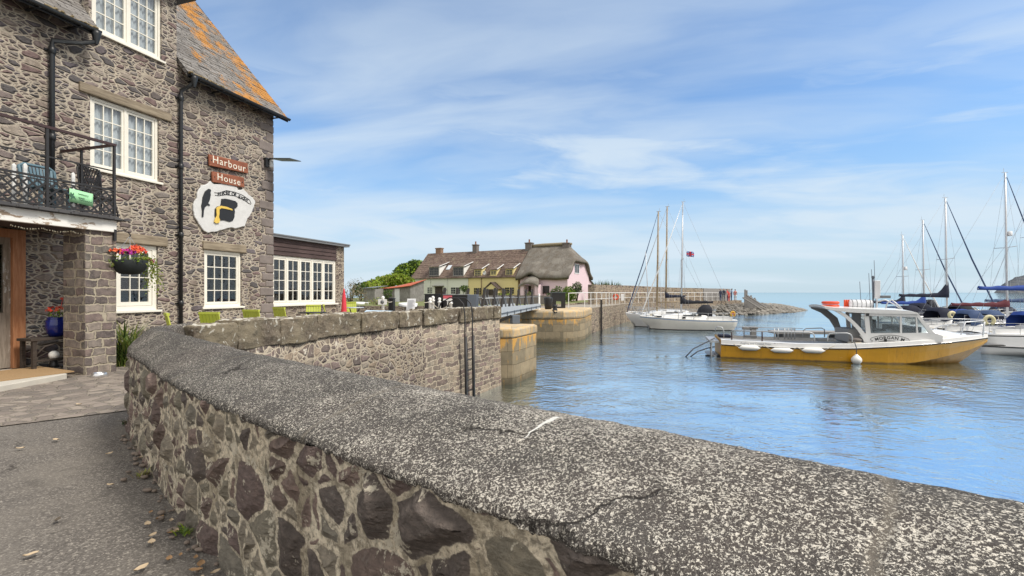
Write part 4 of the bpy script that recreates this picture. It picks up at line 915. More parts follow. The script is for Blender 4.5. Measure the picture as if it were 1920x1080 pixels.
casement(inn_, wa, wp-.003, wz0, wz1, WY+.01, 5, 2, 4, M['cream'], M['glass'], fr=.07, st=.055, sill=True)
mb = MB(); mb.box((wx0,WY+.5,.0),(wx1-.05,WY+3,.02)); 

# ---------------------------------------------------------------- things on and around the inn
def on_inn(name, label, cat, s, w_, z, rz=0.0, group=None):
    p = inn(s, w_, z); return thing(name, label, cat, (p.x, p.y, z), INN.rz+rz, group)
def board(px0, px1, pyl, pyr, pyl2, txt, label, size):
    x0, z1a = INN(px0, pyl, .08); x1, z1b = INN(px1, pyr, .08); z0a = INN.z_(px0, pyl2, .08); xm = (x0+x1)/2; zm_ = (z1a+z1b)/2
    hh = z1a-z0a; L = x1-x0; t = on_inn('name_board', label, 'sign', xm, 0, zm_-hh/2); tl = math.atan2(z1b-z1a, L)
    mb = MB(); mb.box((-L/2,-.085,-hh/2),(L/2,-.03,hh/2)); b_ = mb.build('board', M['sign_wood'], t, bevel=.012); b_.rotation_euler = (0,-tl,0)
    [MB().lathe([(.018,0),(.018,-.006),(.001,-.006)], (x,-.086,-math.tan(tl)*-x), 8, axis='y').build('bolt', M['black'], t) for x in (-L/2+.07, L/2-.07)]
    [MB().box((x-.03,-.03,-.06),(x+.03,.0,.06)).build('batten', M['black'], t) for x in (-L/2+.12, L/2-.12)]
    text_mb(txt, size, M['letter'], 'lettering', t, wallM(0, -.005, -.087, -tl*0), .004, bold=-.001, spacing=1.14)
board(392, 465, 289, 306, 310, 'Harbour', 'upper brown wooden name board reading Harbour in cream letters', .285)
board(398, 458, 321, 333, 341, 'House', 'lower brown wooden name board reading House in cream letters', .27)
# rough white plaque
ol = [(362,395),(364,380),(369,372),(371,358),(378,348),(388,345),(395,340),(401,346),(412,344),(424,343),(436,347),(444,350),(447,356),(455,355),(462,360),(468,366),(474,370),(479,378),(476,388),(470,402),(464,410),(459,424),(446,428),(430,427),(417,431),(404,434),(390,437),(381,432),(373,420),(366,408)]
pts = [INN(x, y, .05) for x, y in ol]; xm = sum(p[0] for p in pts)/len(pts); zm_ = sum(p[1] for p in pts)/len(pts)
t = on_inn('inn_plaque', 'irregular white plaster plaque with black parrot and treasure chest reading Pieces of Eight', 'sign', xm, 0, zm_)
r2 = random.Random(6); dens = []
for i in range(len(pts)):
    a, b = pts[i], pts[(i+1) % len(pts)]
    for k in range(3): dens.append((a[0]-xm+(b[0]-a[0])*k/3+r2.uniform(-.012,.012), a[1]-zm_+(b[1]-a[1])*k/3+r2.uniform(-.012,.012)))
mb = MB(); mb.prism(dens, -.055, -.002, 'xz'); mb.build('plaster', M['plaster'], t, bevel=.015)
def trace(ol_, name, mat, h0=-.075, h1=-.05):
    p = [INN(x, y, .06) for x, y in ol_]; mb = MB(); mb.prism([(a-xm, b-zm_) for a, b in p], h0, h1, 'xz'); return mb.build(name, mat, t, bevel=.006)
trace([(390.5,354),(394,354.5),(395.8,358),(394.2,360),(394.8,366),(393,375),(390,381),(393.4,384),(392.5,386.3),(388.5,384.5),(383.5,389),(382,395),(381,407),(378,407),(378.5,396),(377,386),(378.5,380),(379.5,370),(384,359)], 'parrot', M['black'])
trace([(415,373),(422,372.5),(430,374),(441,377),(445,381),(445,387),(441,391),(439,390),(440,396),(439,408),(436,414),(430,416),(420,413),(413.5,413),(404,412),(402,404),(402.5,392),(407,387),(413,386)], 'treasure_chest', M['black'])
trace([(404,390),(409,387),(414,386),(424,388),(434,392),(435,395),(425,392.5),(414,390.5),(410,393),(410,401),(409,407),(411,412),(410,418),(404,419),(400,416),(402,410),(405,405)], 'gold_trim', M['gold'], -.095, -.072)
mb = MB(); xa, za = INN(409, 364, .06); pa = [INN(x, y, .06) for x, y in ((402,361),(409,362),(424,357),(440,360),(455,366),(468,375),(471,382))]; pb = [INN(x, y, .06) for x, y in ((403,366),(410,367),(424,365),(440,367),(455,373),(466,381),(470,383))]
mb.tube([(a-xm,-.062,b-zm_) for a, b in pa], .007, 5); mb.tube([(a-xm,-.062,b-zm_) for a, b in pb], .007, 5); mb.build('scroll', M['black'], t)
for i, ch in enumerate('PIECES OF EIGHT'):
    u = i/14; x = 410+54*u; y = 364.5-3.6*math.sin(min(1,u*1.3)*math.pi)+11*u*u; a, b = INN(x, y, .06)
    if ch != ' ': text_mb(ch, .135, M['black'], 'lettering', t, wallM(a-xm, b-zm_, -.061, -.10-.35*u), .003, bold=.004)
# solar lamp on the corner
sa, za = INN(503, 300, .1); t = on_inn('solar_lamp', 'solar powered wall lamp with flat panel sticking out from the inn corner', 'lamp', sa, 0, za)
mb = MB(); mb.box((-.10,-.10,-.22),(.05,-.0,.06)); mb.tube([(0,-.08,.0),(.02,-.25,.04)], .02, 6); mb.build('bracket', M['black'], t)
mb = MB(); mb.add([(-.02,-.15,.035),(.36,-.30,.035),(.42,-.98,-.015),(.02,-.90,-.015),(-.02,-.15,.06),(.36,-.30,.06),(.42,-.98,.005),(.02,-.90,.005)], [(0,3,2,1),(4,5,6,7),(0,1,5,4),(1,2,6,5),(2,3,7,6),(3,0,4,7)]); mb.build('solar_panel', M['solar'], t)
MB().box((.055,-.16,-.20),(.16,-.02,.02)).build('lamp_housing', M['white'], t, bevel=.015)
# balcony furniture and banner
def pt(s, w_): return inn(s, w_)
for px_, lab in ((26, 'leftmost slim white post on the inn balcony'), (47, 'slim white post on the balcony between the leftmost post and the blue chair'), (137, 'slim white post on the balcony right of the blue chair')):
    s_ = sx(px_, 1.3); t_ = on_inn('white_post', lab, 'post', s_, 1.3, zk, group='white posts on the balcony')
    zz1 = INN.z_(px_, 306 if px_ < 100 else 323, 1.3)-zk; MB().prism([(-.026,0),(.026,0),(.026,zz1-.03),(0,zz1),(-.026,zz1-.03)], -.018, .018, 'xz').build('post', M['white'], t_, bevel=.005)
s_ = sx(89, .9); t_ = on_inn('patio_chair', 'blue grey plastic chair with slatted back on the balcony', 'chair', s_, .9, zk)
zc = INN.z_(89, 309, .9)-zk; mb = MB()
n = 9
for k in range(n):
    x = -.24+.48*(k+.5)/n; mb.bar((x*.9,.2,.45),(x*1.05,.30,zc-.04),.036,.02)
mb.tube([(-.26,.2,.45),(-.27,.30,zc-.05),(-.2,.31,zc),(.2,.31,zc),(.27,.30,zc-.05),(.26,.2,.45)], .028, 6); mb.build('backrest', M['chair_blue'], t_)
MB().box((-.25,-.24,.41),(.25,.22,.45)).build('seat', M['chair_blue'], t_, bevel=.02)
for x in (-.22,.22):
    for y in (-.2,.2): MB().bar((x,y,0),(x*.95,y*.95,.41),.045).build('leg', M['chair_blue'], t_)
s_ = sx(189, .8); t_ = on_inn('iron_chair', 'black openwork cast metal chair in the corner of the balcony', 'chair', s_, .8, zk, rz=R(12))
zc = INN.z_(189, 313, .8)-zk; mb = MB()
mb.tube([(-.23,.2,.42),(-.25,.27,zc-.06),(-.2,.28,zc),(.2,.28,zc),(.25,.27,zc-.06),(.23,.2,.42)], .016, 6)
for k in range(-4, 9):
    for s2 in (1, -1):
        p, q = (-.24+.06*k, .21), (-.24+.06*k+s2*.30, .275)
        P0, P1 = Vector((p[0],p[1],.42)), Vector((q[0],q[1],zc))
        P0.x, P1.x = max(-.24,min(.24,P0.x)), max(-.24,min(.24,P1.x)); mb.bar(P0, P1, .022, .01)
for k in range(22):
    mb.torus((rnd.uniform(-.19,.19), .25, rnd.uniform(.5, zc-.08)), .032, .009, 'y', 8, 5)
mb.build('backrest', M['black_iron'], t_); mb = MB(); mb.lathe([(.001,.43),(.23,.43),(.24,.415),(.23,.40),(.001,.40)], (0,0,0), 16); mb.build('seat', M['black_iron'], t_)
for x in (-.19,.19):
    for y in (-.17,.18): MB().tube([(x*1.15,y*1.15,0),(x,y,.25),(x*.9,y*.9,.41)], .014, 6).build('leg', M['black_iron'], t_)
sa, za = INN(130, 353, PW+.03); sb, zb2 = INN(174.5, 361, PW+.03); zlo = INN.z_(130, 378, PW+.03); t_ = on_inn('banner', 'mint green banner with dark stag tied to the balcony lattice', 'banner', sa, PW+.03, zlo)
L, hh = sb-sa, za-zlo; mb = MB(); n = 12; sh = -.03
for k in range(n):
    x0_, x1_ = L*k/n, L*(k+1)/n; f_ = lambda x: -.006*math.sin(x*14)
    mb.face([(x0_,f_(x0_),sh*x0_/L),(x1_,f_(x1_),sh*x1_/L),(x1_,f_(x1_),hh+sh*x1_/L),(x0_,f_(x0_),hh+sh*x0_/L)], 0, True)
o = mb.build('cloth', M['banner'], t_); sd_ = o.modifiers.new('thick', 'SOLIDIFY'); sd_.thickness = .004
mb = MB(); g_ = lambda u, v: (u*L, v*hh+sh*u)
stag = [(-.06,.5),(.03,.42),(.06,.3),(.0,.18),(.08,.22),(.12,.33),(.18,.34),(.25,.24),(.21,.38),(.2,.46),(.13,.52),(.17,.62),(.16,.74),(.13,.66),(.09,.60),(.05,.74),(.02,.68),(.05,.56),(-.0,.56)]
mb.prism([g_(u, v) for u, v in stag], -.018, -.012, 'xz')
for v, u0, u1 in ((.74,.34,.8),(.45,.36,.62),(.30,.40,.93)):
    p = [(*g_(u0+(u1-u0)*k/14, v+.05*math.sin(k*2.4)*(.3 if v > .7 else 1)),) for k in range(15)]
    mb.tube([(a,-.014,b) for a, b in p], .0045, 4)
mb.build('print', M['banner_ink'], t_)
# string of lights under the fascia
t_ = on_inn('string_lights', 'thin string of tiny clear bulbs hanging under the porch fascia', 'lights', sx(20, PW-.1), PW-.1, zf0)
p = []; L = ps1-sx(20, PW-.1)-.35
for k in range(40): u = k/39; p.append((u*L, .02*math.sin(k*1.3), -.03-.035*abs(math.sin(u*9))))
mb = MB(); mb.tube(p, .004, 4); mb.build('wire', M['black'], t_)
mb = MB(); [mb.ell((a, b-.005, c-.018), (.010,.010,.014), 6, 4) for a, b, c in p]; mb.build('bulbs', simple('clear bulbs', (.85,.80,.62), .15), t_)
# step, mat, bowl, bench, pot
s0, s1 = XL+.5, sx(146, 1.7)
tag(MB().prism([(inn(s0,-.2).x,inn(s0,-.2).y),(inn(s1-.1,-.0).x,inn(s1-.1,-.0).y),(inn(s1,1.0).x,inn(s1,1.0).y),(inn(s1-.12,1.62).x,inn(s1-.12,1.62).y),(inn(s0,2.15).x,inn(s0,2.15).y)], -.02, .095, 'xy').build('doorstep', M['concrete'], bevel=.015), kind='structure')
t_ = on_inn('door_mat', 'large brown coir door mat on the pale doorstep', 'mat', sx(40, .9), .85, .097); MB().prism([(-2.1,-.62),(.42,-.72),(.62,.62),(-2.1,.62)], 0, .018, 'xy').build('mat', M['coir'], t_)
p = ground_at(187, 706); t_ = thing('dog_bowl', 'silver steel dog bowl on the paving at the foot of the pillar', 'bowl', (p.x, p.y, .0), .2)
MB().lathe([(.125,.0),(.13,.004),(.105,.07),(.10,.075),(.093,.072),(.085,.03),(.001,.025)], (0,0,0), 24).build('bowl', M['steel'], t_)
sb0 = sx(86, .42); t_ = on_inn('bench', 'small dark wooden bench against the wall behind the pillar', 'bench', sb0, .42, .095)
zs = INN.z_(86, 633, .55)-.095; mb = MB(); mb.box((-.34,-.20,zs-.05),(.75,.22,zs)); mb.build('seat', M['bench_wood'], t_, bevel=.006)
for x in (-.27,.66): 
    for y in (-.15,.17): MB().bar((x,y,0),(x,y,zs-.05),.06).build('leg', M['bench_wood'], t_)
mb = MB(); mb.bar((-.27,-.15,.16),(.66,-.15,.16),.035); mb.tube([(-.27,-.15,.24),(-.1,-.15,.42),(.1,-.15,.47),(.3,-.15,.47),(.5,-.15,.42),(.66,-.15,.24)], .018, 6); mb.build('stretcher', M['bench_wood'], t_)
t_ = on_inn('garden_globe', 'white globe on the ground under the bench', 'ornament', sx(101, .5), .5, .095); mb = MB(); mb.lathe([(.001,0),(.09,.0),(.07,.05),(.05,.17)], (0,0,0), 12); mb.build('stand', M['black'], t_); MB().ell((0,0,.235),(.085,.085,.085), 16, 10).build('globe', M['fender'], t_)

def leaf(mb, p, nrm, size, mi=0, asp=.55, bend=.25):
    n_ = Vector(nrm).normalized(); a = n_.cross(Vector((rnd.uniform(-1,1),rnd.uniform(-1,1),rnd.uniform(-1,1)))); a = a.normalized() if a.length > 1e-3 else Vector((1,0,0)); b = n_.cross(a)
    p = Vector(p); L = a*size; Wd = b*size*asp*.5; m_ = p+L*.5+n_*size*bend
    mb.face([p, m_-Wd, p+L, m_+Wd], mi)
def foliage(mb, blobs, size, dens, mis=(0,), up=.3, hollow=.45, asp=.55):
    for c, r in blobs:
        n = int(dens*(r[0]*r[1]*r[2])**(2/3))
        for i in range(n):
            d = Vector((rnd.gauss(0,1),rnd.gauss(0,1),rnd.gauss(0,1))).normalized(); q = hollow+(1-hollow)*rnd.random()**.6
            q *= 1+.18*math.sin(d.x*5+c[0]*3)*math.cos(d.z*6+c[1]*2)
            p = (c[0]+d.x*r[0]*q, c[1]+d.y*r[1]*q, c[2]+d.z*r[2]*q)
            nn = (d+Vector((rnd.gauss(0,.5),rnd.gauss(0,.5),rnd.gauss(0,.5)+up))); leaf(mb, p, nn, size*rnd.uniform(.6,1.3), rnd.choice(mis), asp)
    return mb
def petals(mb, c, r, n, size, mis):
    for i in range(n):
        d = Vector((rnd.gauss(0,1),rnd.gauss(0,1),abs(rnd.gauss(0,1))+.1)).normalized(); p = Vector(c)+Vector((d.x*r[0],d.y*r[1],d.z*r[2]))
        mi = rnd.choice(mis)
        for k in range(4): leaf(mb, p, d+Vector((rnd.gauss(0,.4),rnd.gauss(0,.4),rnd.gauss(0,.4))), size, mi, .9, .1)
t_ = on_inn('flower_pot', 'cobalt blue glazed pot of red geraniums on the bench', 'flower pot', sx(106, .42), .42, .096+zs)
MB().lathe([(.001,.0),(.105,.0),(.15,.08),(.175,.2),(.165,.31),(.14,.35),(.16,.375),(.145,.38),(.12,.35),(.001,.345)], (0,0,0), 24).build('pot', M['blue_pot'], t_)
mb = foliage(MB(), [((-.02,-.02,.44),(.13,.13,.09))], .06, 2600, (0,1)); mb.build('leaves', [M['leaf_mid'], M['leaf_lime']], t_)
mb = MB(); petals(mb, (-.03,-.03,.50), (.14,.14,.09), 34, .035, (0,0,1)); petals(mb, (.1,0,.72), (.04,.04,.04), 8, .03, (0,)); mb.tube([(.05,0,.45),(.1,0,.72)], .005, 4, 0); mb.build('flowers', [M['petal_red'], M['petal_orange']], t_)
# hanging basket on its bracket
sb_ = sx(243, PW+.05); zb_ = INN.z_(243, 515, PW+.05); Yb = INN.y_(243, PW+.05); sc = Yb/F
t_ = on_inn('hanging_basket', 'black hanging basket of coral and magenta flowers trailing ivy beside the pillar', 'hanging basket', sb_, PW+.05, zb_)
rb = 31*sc; hb = 27*sc; MB().lathe([(.001,0),(rb*.5,.015),(rb*.74,hb*.28),(rb*.86,hb*.6),(rb*.92,hb*.95),(rb*.88,hb),(rb*.8,hb*.8),(.001,hb*.75)], (0,0,0), 24).build('basket', M['basket'], t_)
mb = MB(); top = 72*sc
for k in range(3):
    a = k*2.09; mb.tube([(rb*.95*math.cos(a),rb*.95*math.sin(a),hb),(0,0,top)], .004, 4)
mb.build('chain', M['wire'], t_)
mb = MB(); mb.tube([(-.25,.0,top+.06),(-.12,0,top+.10),(-.02,0,top+.07),(.02,0,top+.02),(-.0,0,top-.01)], .011, 6); mb.box((-.30,-.02,top-.12),(-.255,.02,top+.10)); mb.build('bracket', M['black_iron'], t_)
mb = foliage(MB(), [((0,0,hb+.05),(rb*1.08,rb*1.08,.16)),((-rb*.95,-.03,hb-.02),(.10,.15,.13)),((rb*.8,-.08,hb-.02),(.20,.20,.20)),((rb*.2,-rb*.8,hb-.01),(.24,.10,.09))], .06, 1500, (0,0,1,2)); 
for st in range(22):
    x, y, z = rb*rnd.uniform(.7,1.05), rnd.uniform(-.2,.14), hb+.05; dx = rnd.uniform(.05,.28); dz = rnd.uniform(.3,.78)
    for k in range(26):
        u = k/25; p = (x+dx*math.sin(u*1.6)+rnd.gauss(0,.018), y+rnd.gauss(0,.02), z-dz*u**1.2+.06*math.sin(u*3)); leaf(mb, p, (rnd.gauss(0,1),-1,rnd.gauss(0,1)), rnd.uniform(.025,.055), rnd.choice((0,1,2,2)), .7)
mb.build('leaves', [M['leaf_mid'], M['leaf_lime'], M['leaf_yellow']], t_)
mb = MB(); petals(mb, (.10,-.04,hb+.17), (.16,.15,.12), 70, .048, (0,1)); petals(mb, (-.10,-.08,hb+.12), (.16,.13,.09), 60, .043, (2,2,3)); petals(mb, (-.26,-.02,hb+.12), (.11,.12,.08), 30, .045, (1,)); petals(mb, (.36,-.08,hb-.02), (.08,.08,.06), 8, .03, (2,)); mb.build('flowers', [M['petal_red'], M['petal_orange'], M['petal_pink'], M['petal_purple']], t_)
# strap-leaved plant
p = inn(sx(240, 1.0), 1.0); t_ = thing('strap_plant', 'clump of arching strap leaves growing between the pillar and the window', 'plant', (p.x, p.y, 0))
mb = MB()
for i in range(230):
    a = rnd.uniform(0, 6.28); L = rnd.uniform(.6,1.45); rr = rnd.uniform(.25,.75)*L; wd = rnd.uniform(.008,.016); b0 = Vector((rnd.gauss(0,.09),rnd.gauss(0,.09),0)); d = Vector((math.cos(a),math.sin(a),0)); sd2 = Vector((-d.y,d.x,0)); pv_ = None
    for k in range(7):
        u = k/6; c = b0+d*rr*u**1.5+Vector((0,0,L*(u-.38*u**2.6*rr*1.6))); ww = wd*(1-u**2)+.001
        if pv_: mb.face([pv_[0]-sd2*pv_[1], pv_[0]+sd2*pv_[1], c+sd2*ww, c-sd2*ww], i % 3)
        pv_ = (c, ww)
mb.build('leaves', [M['leaf_mid'], M['leaf_yellow'], M['leaf_dark']], t_)
# ---------------------------------------------------------------- terrace furniture
def lime_chair(label, px, Z, rz):
    t = thing('terrace_chair', label, 'chair', (at(px, Z), Z, .28), rz, 'lime green chairs on the terrace')
    mb = MB()
    for k in range(6):
        x = -.19+.38*k/5; mb.add([(x-.032,.20,.46),(x+.032,.20,.46),(x+.034,.29+.01*math.sin(k),.86),(x-.034,.29,.86),(x-.032,.222,.46),(x+.032,.222,.46),(x+.034,.312,.86),(x-.034,.312,.86)], [(0,1,2,3),(7,6,5,4),(0,4,5,1),(1,5,6,2),(2,6,7,3),(3,7,4,0)])
    mb.box((-.225,.265,.83),(.225,.318,.875)); mb.box((-.22,.2,.45),(.22,.235,.49)); mb.build('backrest', M['lime'], t)
    mb = MB(); [mb.box((-.22,-.22+.075*k,.425),(.22,-.16+.075*k,.45)) for k in range(6)]; mb.build('seat', M['lime'], t)
    for x in (-.2, .2):
        for y in (-.19, .2): MB().bar((x*1.05,y*1.1,0),(x,y,.43),.032).build('leg', M['galv'], t)
for l, px, Z, rz in [('lime green chair nearest the black drainpipe',346,9.6,2.3),('lime green chair below the small ground floor casement of the inn',412,10.2,3.0),('lime green chair below the right hand corner of the inn',488,11.6,2.9),('lime green chair below the left end of the extension window',540,13.4,2.7),('small far lime green chair behind the round dark table',588,15.6,.4),('lime green chair seen edge on at the right end of the extension window',624,16.3,2.0),('farthest lime green chair at the pale topped table',660,20.5,.5)]: lime_chair(l, px, Z, rz)
def cafe_table(label, px, Z, r, top):
    t = thing('cafe_table', label, 'table', (at(px, Z), Z, .28), 0.3)
    MB().lathe([(.001,.72),(r,.72),(r,.745),(.001,.75)], (0,0,0), 24).build('tabletop', top, t)
    for k in range(3):
        a = k*2.1; MB().tube([(r*.7*math.cos(a),r*.7*math.sin(a),0),(.06*math.cos(a+.5),.06*math.sin(a+.5),.4),(r*.6*math.cos(a),r*.6*math.sin(a),.72)], .014, 6).build('leg', M['black_iron'], t)
cafe_table('dark round metal table among the lime chairs', 586, 13.0, .36, M['black_iron']); cafe_table('pale topped round table beside the folded red parasol', 662, 17.4, .38, M['grey_steel'])
t = thing('folded_parasol', 'folded red parasol standing at the corner of the extension', 'parasol', (at(645, 16.6), 16.6, .28))
mb = MB(); mb.tube([(0,0,0),(0,0,1.36)], .018, 8); mb.lathe([(.001,0),(.2,.0),(.2,.04),(.03,.08)], (0,0,0), 14); mb.build('pole', M['galv'], t)
MB().lathe([(.075,.22),(.10,.5),(.085,.85),(.06,1.15),(.02,1.38),(.001,1.42)], (0,0,0), 10).build('canopy', M['red'], t)

# quayside posts, chains, cabinets and notices by the swing bridge
def quay_post(label, px, Z, top):
    t = thing('quay_post', label, 'post', (at(px, Z), Z, .28), 0, 'white posts by the bridge'); h = zat(top, Z)-.28
    MB().lathe([(.08,0),(.08,.12),(.055,.14),(.05,h-.20),(.07,h-.19),(.07,h-.15),(.035,h-.13),(.06,h-.08),(.06,h-.04),(.03,h),(.001,h)], (0,0,0), 14).build('post', M['white'], t); return t, h
p1, h1 = quay_post('white post carrying a pierced white plate', 718, 18.0, 555)
mb = MB(); mb.box((-.16,-.09,h1-.32),(.16,-.07,h1-.12)); mb.build('plate', M['white'], p1, bevel=.006); mb = MB(); mb.lathe([(.001,-.095),(.07,-.095),(.07,-.09)], (0,0,h1-.22), 14, axis='y'); mb.build('disc', M['lead'], p1)
quay_post('white post with a ball top right of the black cabinet', 812, 18.2, 555); quay_post('shorter white post left of the ball topped post', 806.5, 17.8, 558); quay_post('white post in front of the long black housing, near its left end', 824, 18.6, 558); quay_post('white post under the pink and white notice', 845.5, 18.0, 560)
def sag(mb, a, b, d, r, n=10):
    a, b = Vector(a), Vector(b); mb.tube([a.lerp(b, k/n)-Vector((0,0,d*4*(k/n)*(1-k/n))) for k in range(n+1)], r, 5)
mb = MB(); sag(mb, (at(719,18),17.9,1.32), (at(735,18.6),18.6,1.2), .06, .014); sag(mb, (at(719,18),17.9,.95), (at(735,18.6),18.6,.62), .0, .014); tag(mb.build('chain', M['rope']), 'pale chain slung from the plated white post to the black cabinet', 'chain')
mb = MB(); sag(mb, (at(807,17.9),17.8,1.3), (at(845,18),17.95,1.18), .28, .016); tag(mb.build('chain', M['rope']), 'pale chain sagging between the white posts before the black housing', 'chain')
mb = MB(); sag(mb, (at(795,17.9),17.9,1.18), (at(812,18.2),18.15,1.3), .04, .014); tag(mb.build('chain', M['rope']), 'short pale chain reaching left of the ball topped post', 'chain')
def cabinet(name, label, px0, px1, Z, y1, dp, mat, side=None, cat='cabinet'):
    x0, x1 = at(px0, Z), at(px1, Z); h = zat(y1, Z)-.28; t = thing(name, label, cat, ((x0+x1)/2, Z+dp/2, .28)); L = (x1-x0)/2
    MB().box((-L,-dp/2,0),(L,dp/2,h-.03)).build('body', mat, t, bevel=.01); MB().box((-L-.02,-dp/2-.02,h-.028),(L+.02,dp/2+.02,h)).build('lid', side or mat, t, bevel=.006)
    mb = MB(); mb.box((-L*.82,-dp/2-.012,.08),(-.01,-dp/2-.001,h-.1)); mb.box((.01,-dp/2-.012,.08),(L*.82,-dp/2-.001,h-.1)); mb.build('doors', mat, t); return t, L, h
cabinet('control_cabinet', 'narrow black cabinet right of the plated white post', 728, 737, 18.7, 559, .35, M['black']); cabinet('control_cabinet', 'black cabinet left of the ball topped white post', 796, 822, 19.0, 551, .5, M['black'])
t, L, h = cabinet('bridge_housing', 'long black machinery housing with blue grey end beside the bridge', 831, 876, 19.2, 552, 1.2, M['black'], M['lead'])
MB().box((L+.004,-.62,0),(L+.36,.6,h-.01)).build('end_panel', M['box_grey'], t, bevel=.01)
x = at(839, 17.7); t = thing('notice_board', 'pink headed white notice on the long black housing', 'sign', (x, 17.75, .28)); hz = zat(564, 17.7)-.28
mb = MB(); mb.box((-.16,-.012,hz),(.16,.012,hz+.075)); mb.box((-.02,.012,0),(.02,.04,hz+.1)); mb.build('panel', M['white'], t); MB().box((-.16,-.012,hz+.078),(.16,.012,hz+.19)).build('heading', simple('pink red print', (.62,.12,.15), .6), t)
x = at(770, 17.6); t = thing('notice_board', 'leaning white notice board with lines of print near the parapet', 'sign', (x, 17.6, .28)); zt_ = zat(560, 17.6)-.28
mb = MB(); mb.add([(-.16,0,zt_-.42),(.14,0,zt_-.42),(.17,.09,zt_),(-.14,.09,zt_),(-.16,.03,zt_-.42),(.14,.03,zt_-.42),(.17,.12,zt_),(-.14,.12,zt_)], [(0,1,2,3),(7,6,5,4),(0,4,5,1),(1,5,6,2),(2,6,7,3),(3,7,4,0)]); mb.build('panel', M['paper'], t)
mb = MB(); [mb.bar((-.125+.028*(k/7),-.012+.09*k/8.,zt_-.38+.045*k),(.115-.03*(k % 3)+.028*(k/7),-.012+.09*k/8.,zt_-.38+.045*k),.014,.004) for k in range(8)]; mb.build('print', M['ink'], t)
mb = MB(); mb.bar((-.12,.06,0),(-.10,.09,zt_-.3),.03); mb.bar((.1,.06,0),(.12,.09,zt_-.3),.03); mb.build('frame', M['black'], t)
t = thing('quay_board', 'low pale blue folded board lying against the parapet', 'board', (at(697, 16.8), 16.8, .28), .4); MB().add([(-.5,0,.35),(.45,0,.35),(.75,.25,.62),(-.15,.25,.66),(-.5,.03,.33),(.45,.03,.33),(.75,.28,.60),(-.15,.28,.64)], [(0,1,2,3),(7,6,5,4),(0,4,5,1),(1,5,6,2),(2,6,7,3),(3,7,4,0)]).build('board', simple('pale blue paint', (.42,.55,.68), .6), t); MB().bar((0,.2,0),(0,.15,.5),.06).build('support', M['post_grey'], t)

# ladder on the harbour wall with hooped handrails over the coping
t = thing('quay_ladder', 'black steel ladder with two hooped handrails down the harbour wall', 'ladder')
ui, uo = par_u(864.5, .47), par_u(878, .47)
for u in (ui, uo):
    f0, d0 = par(u, .50); f1, _ = par(u, .0); out_ = Vector((d0.y, -d0.x, 0))
    a = f0+out_*.10; mb = MB(); mb.tube([(a.x+out_.x*.06,a.y+out_.y*.06,-2.0),(a.x+out_.x*.02,a.y+out_.y*.02,.28)], .045, 8); mb.build('stringer', M['black_iron'], t)
    pts_ = [a+Vector((0,0,.28)), a+Vector((0,0,.9)), a+Vector((-out_.x*.05,-out_.y*.05,1.22)), a+Vector((-out_.x*.22,-out_.y*.22,1.38)), a+Vector((-out_.x*.5,-out_.y*.5,1.40)), a+Vector((-out_.x*.8,-out_.y*.8,1.25)), a+Vector((-out_.x*.95,-out_.y*.95,.9)), a+Vector((-out_.x*.97,-out_.y*.97,.28))]
    MB().tube(pts_, .019, 8).build('handrail', M['black_iron'], t)
pa, d0 = par(ui, .60); pb, _ = par(uo, .60); out_ = Vector((d0.y, -d0.x, 0)); z = -1.9
while z < .2: MB().tube([pa+out_*.02+Vector((0,0,z)), pb+out_*.02+Vector((0,0,z))], .018, 6).build('rung', M['black_iron'], t); z += .30

# swing bridge over the lock
b0, b1 = Vector((-1.05,19.7,0)), Vector((1.80,31.6,0)); d = (b1-b0).normalized(); nrm = Vector((-d.y,d.x,0)); L = (b1-b0).length
t = thing('lock_bridge', 'narrow steel footbridge with slanting black truss bars over the lock', 'bridge', (b0.x, b0.y, 0), math.atan2(d.y, d.x))
zt0, zt1 = .90, .83
for w_, nm in ((0, 'girder'), (1.7, 'girder')): MB().add([(0,w_-.06,.42),(L,w_-.06,.55),(L,w_+.06,.55),(0,w_+.06,.42),(0,w_-.06,zt0),(L,w_-.06,zt1),(L,w_+.06,zt1),(0,w_+.06,zt0)], [(0,3,2,1),(4,5,6,7),(0,1,5,4),(1,2,6,5),(2,3,7,6),(3,0,4,7)]).build(nm, M['grey_steel'], t)
MB().add([(0,.07,.5),(L,.07,.6),(L,1.63,.6),(0,1.63,.5),(0,.07,.62),(L,.07,.72),(L,1.63,.72),(0,1.63,.62)], [(0,3,2,1),(4,5,6,7),(0,1,5,4),(1,2,6,5),(2,3,7,6),(3,0,4,7)]).build('deck', M['post_grey'], t)
xs_ = [-.6,.95,2.4,3.9,5.6,7.5,9.3]
for w_ in (0, 1.7):
    for x in xs_:
        MB().bar((x,w_,zt0-.03-.006*x),(x+.46,w_,1.72),.13,.09,up=(0,1,0)).build('truss_bar', M['tar_wood'], t); MB().bar((x+.48,w_+.07,1.66),(x+1.2,w_+.07,zt0-.03-.006*x),.085,.05,up=(0,1,0)).build('brace', M['lead'], t)
    MB().tube([(-.5,w_,1.32),(L,w_,1.28)], .014, 5).build('handrail', M['galv'], t)
mb = MB(); mb.tube([(0,-.10,.60),(L,-.10,.70)], .02, 6)
for x in np.linspace(.3, L-.3, 9): mb.bar((x,-.10,.42+.012*x),(x,-.10,.64+.008*x),.03)
mb.build('kerb_rail', M['box_grey'], t)
t = thing('lock_gear', 'dark steel lock gate gear on the near lock pier', 'machinery', (.12, 19.32, .318), .35); MB().box((-.16,-.14,0),(.16,.16,.34)).build('casing', M['box_grey'], t, bevel=.015); MB().bar((-.15,0,.30),(-1.0,.25,-.05),.12).build('beam', M['black'], t)
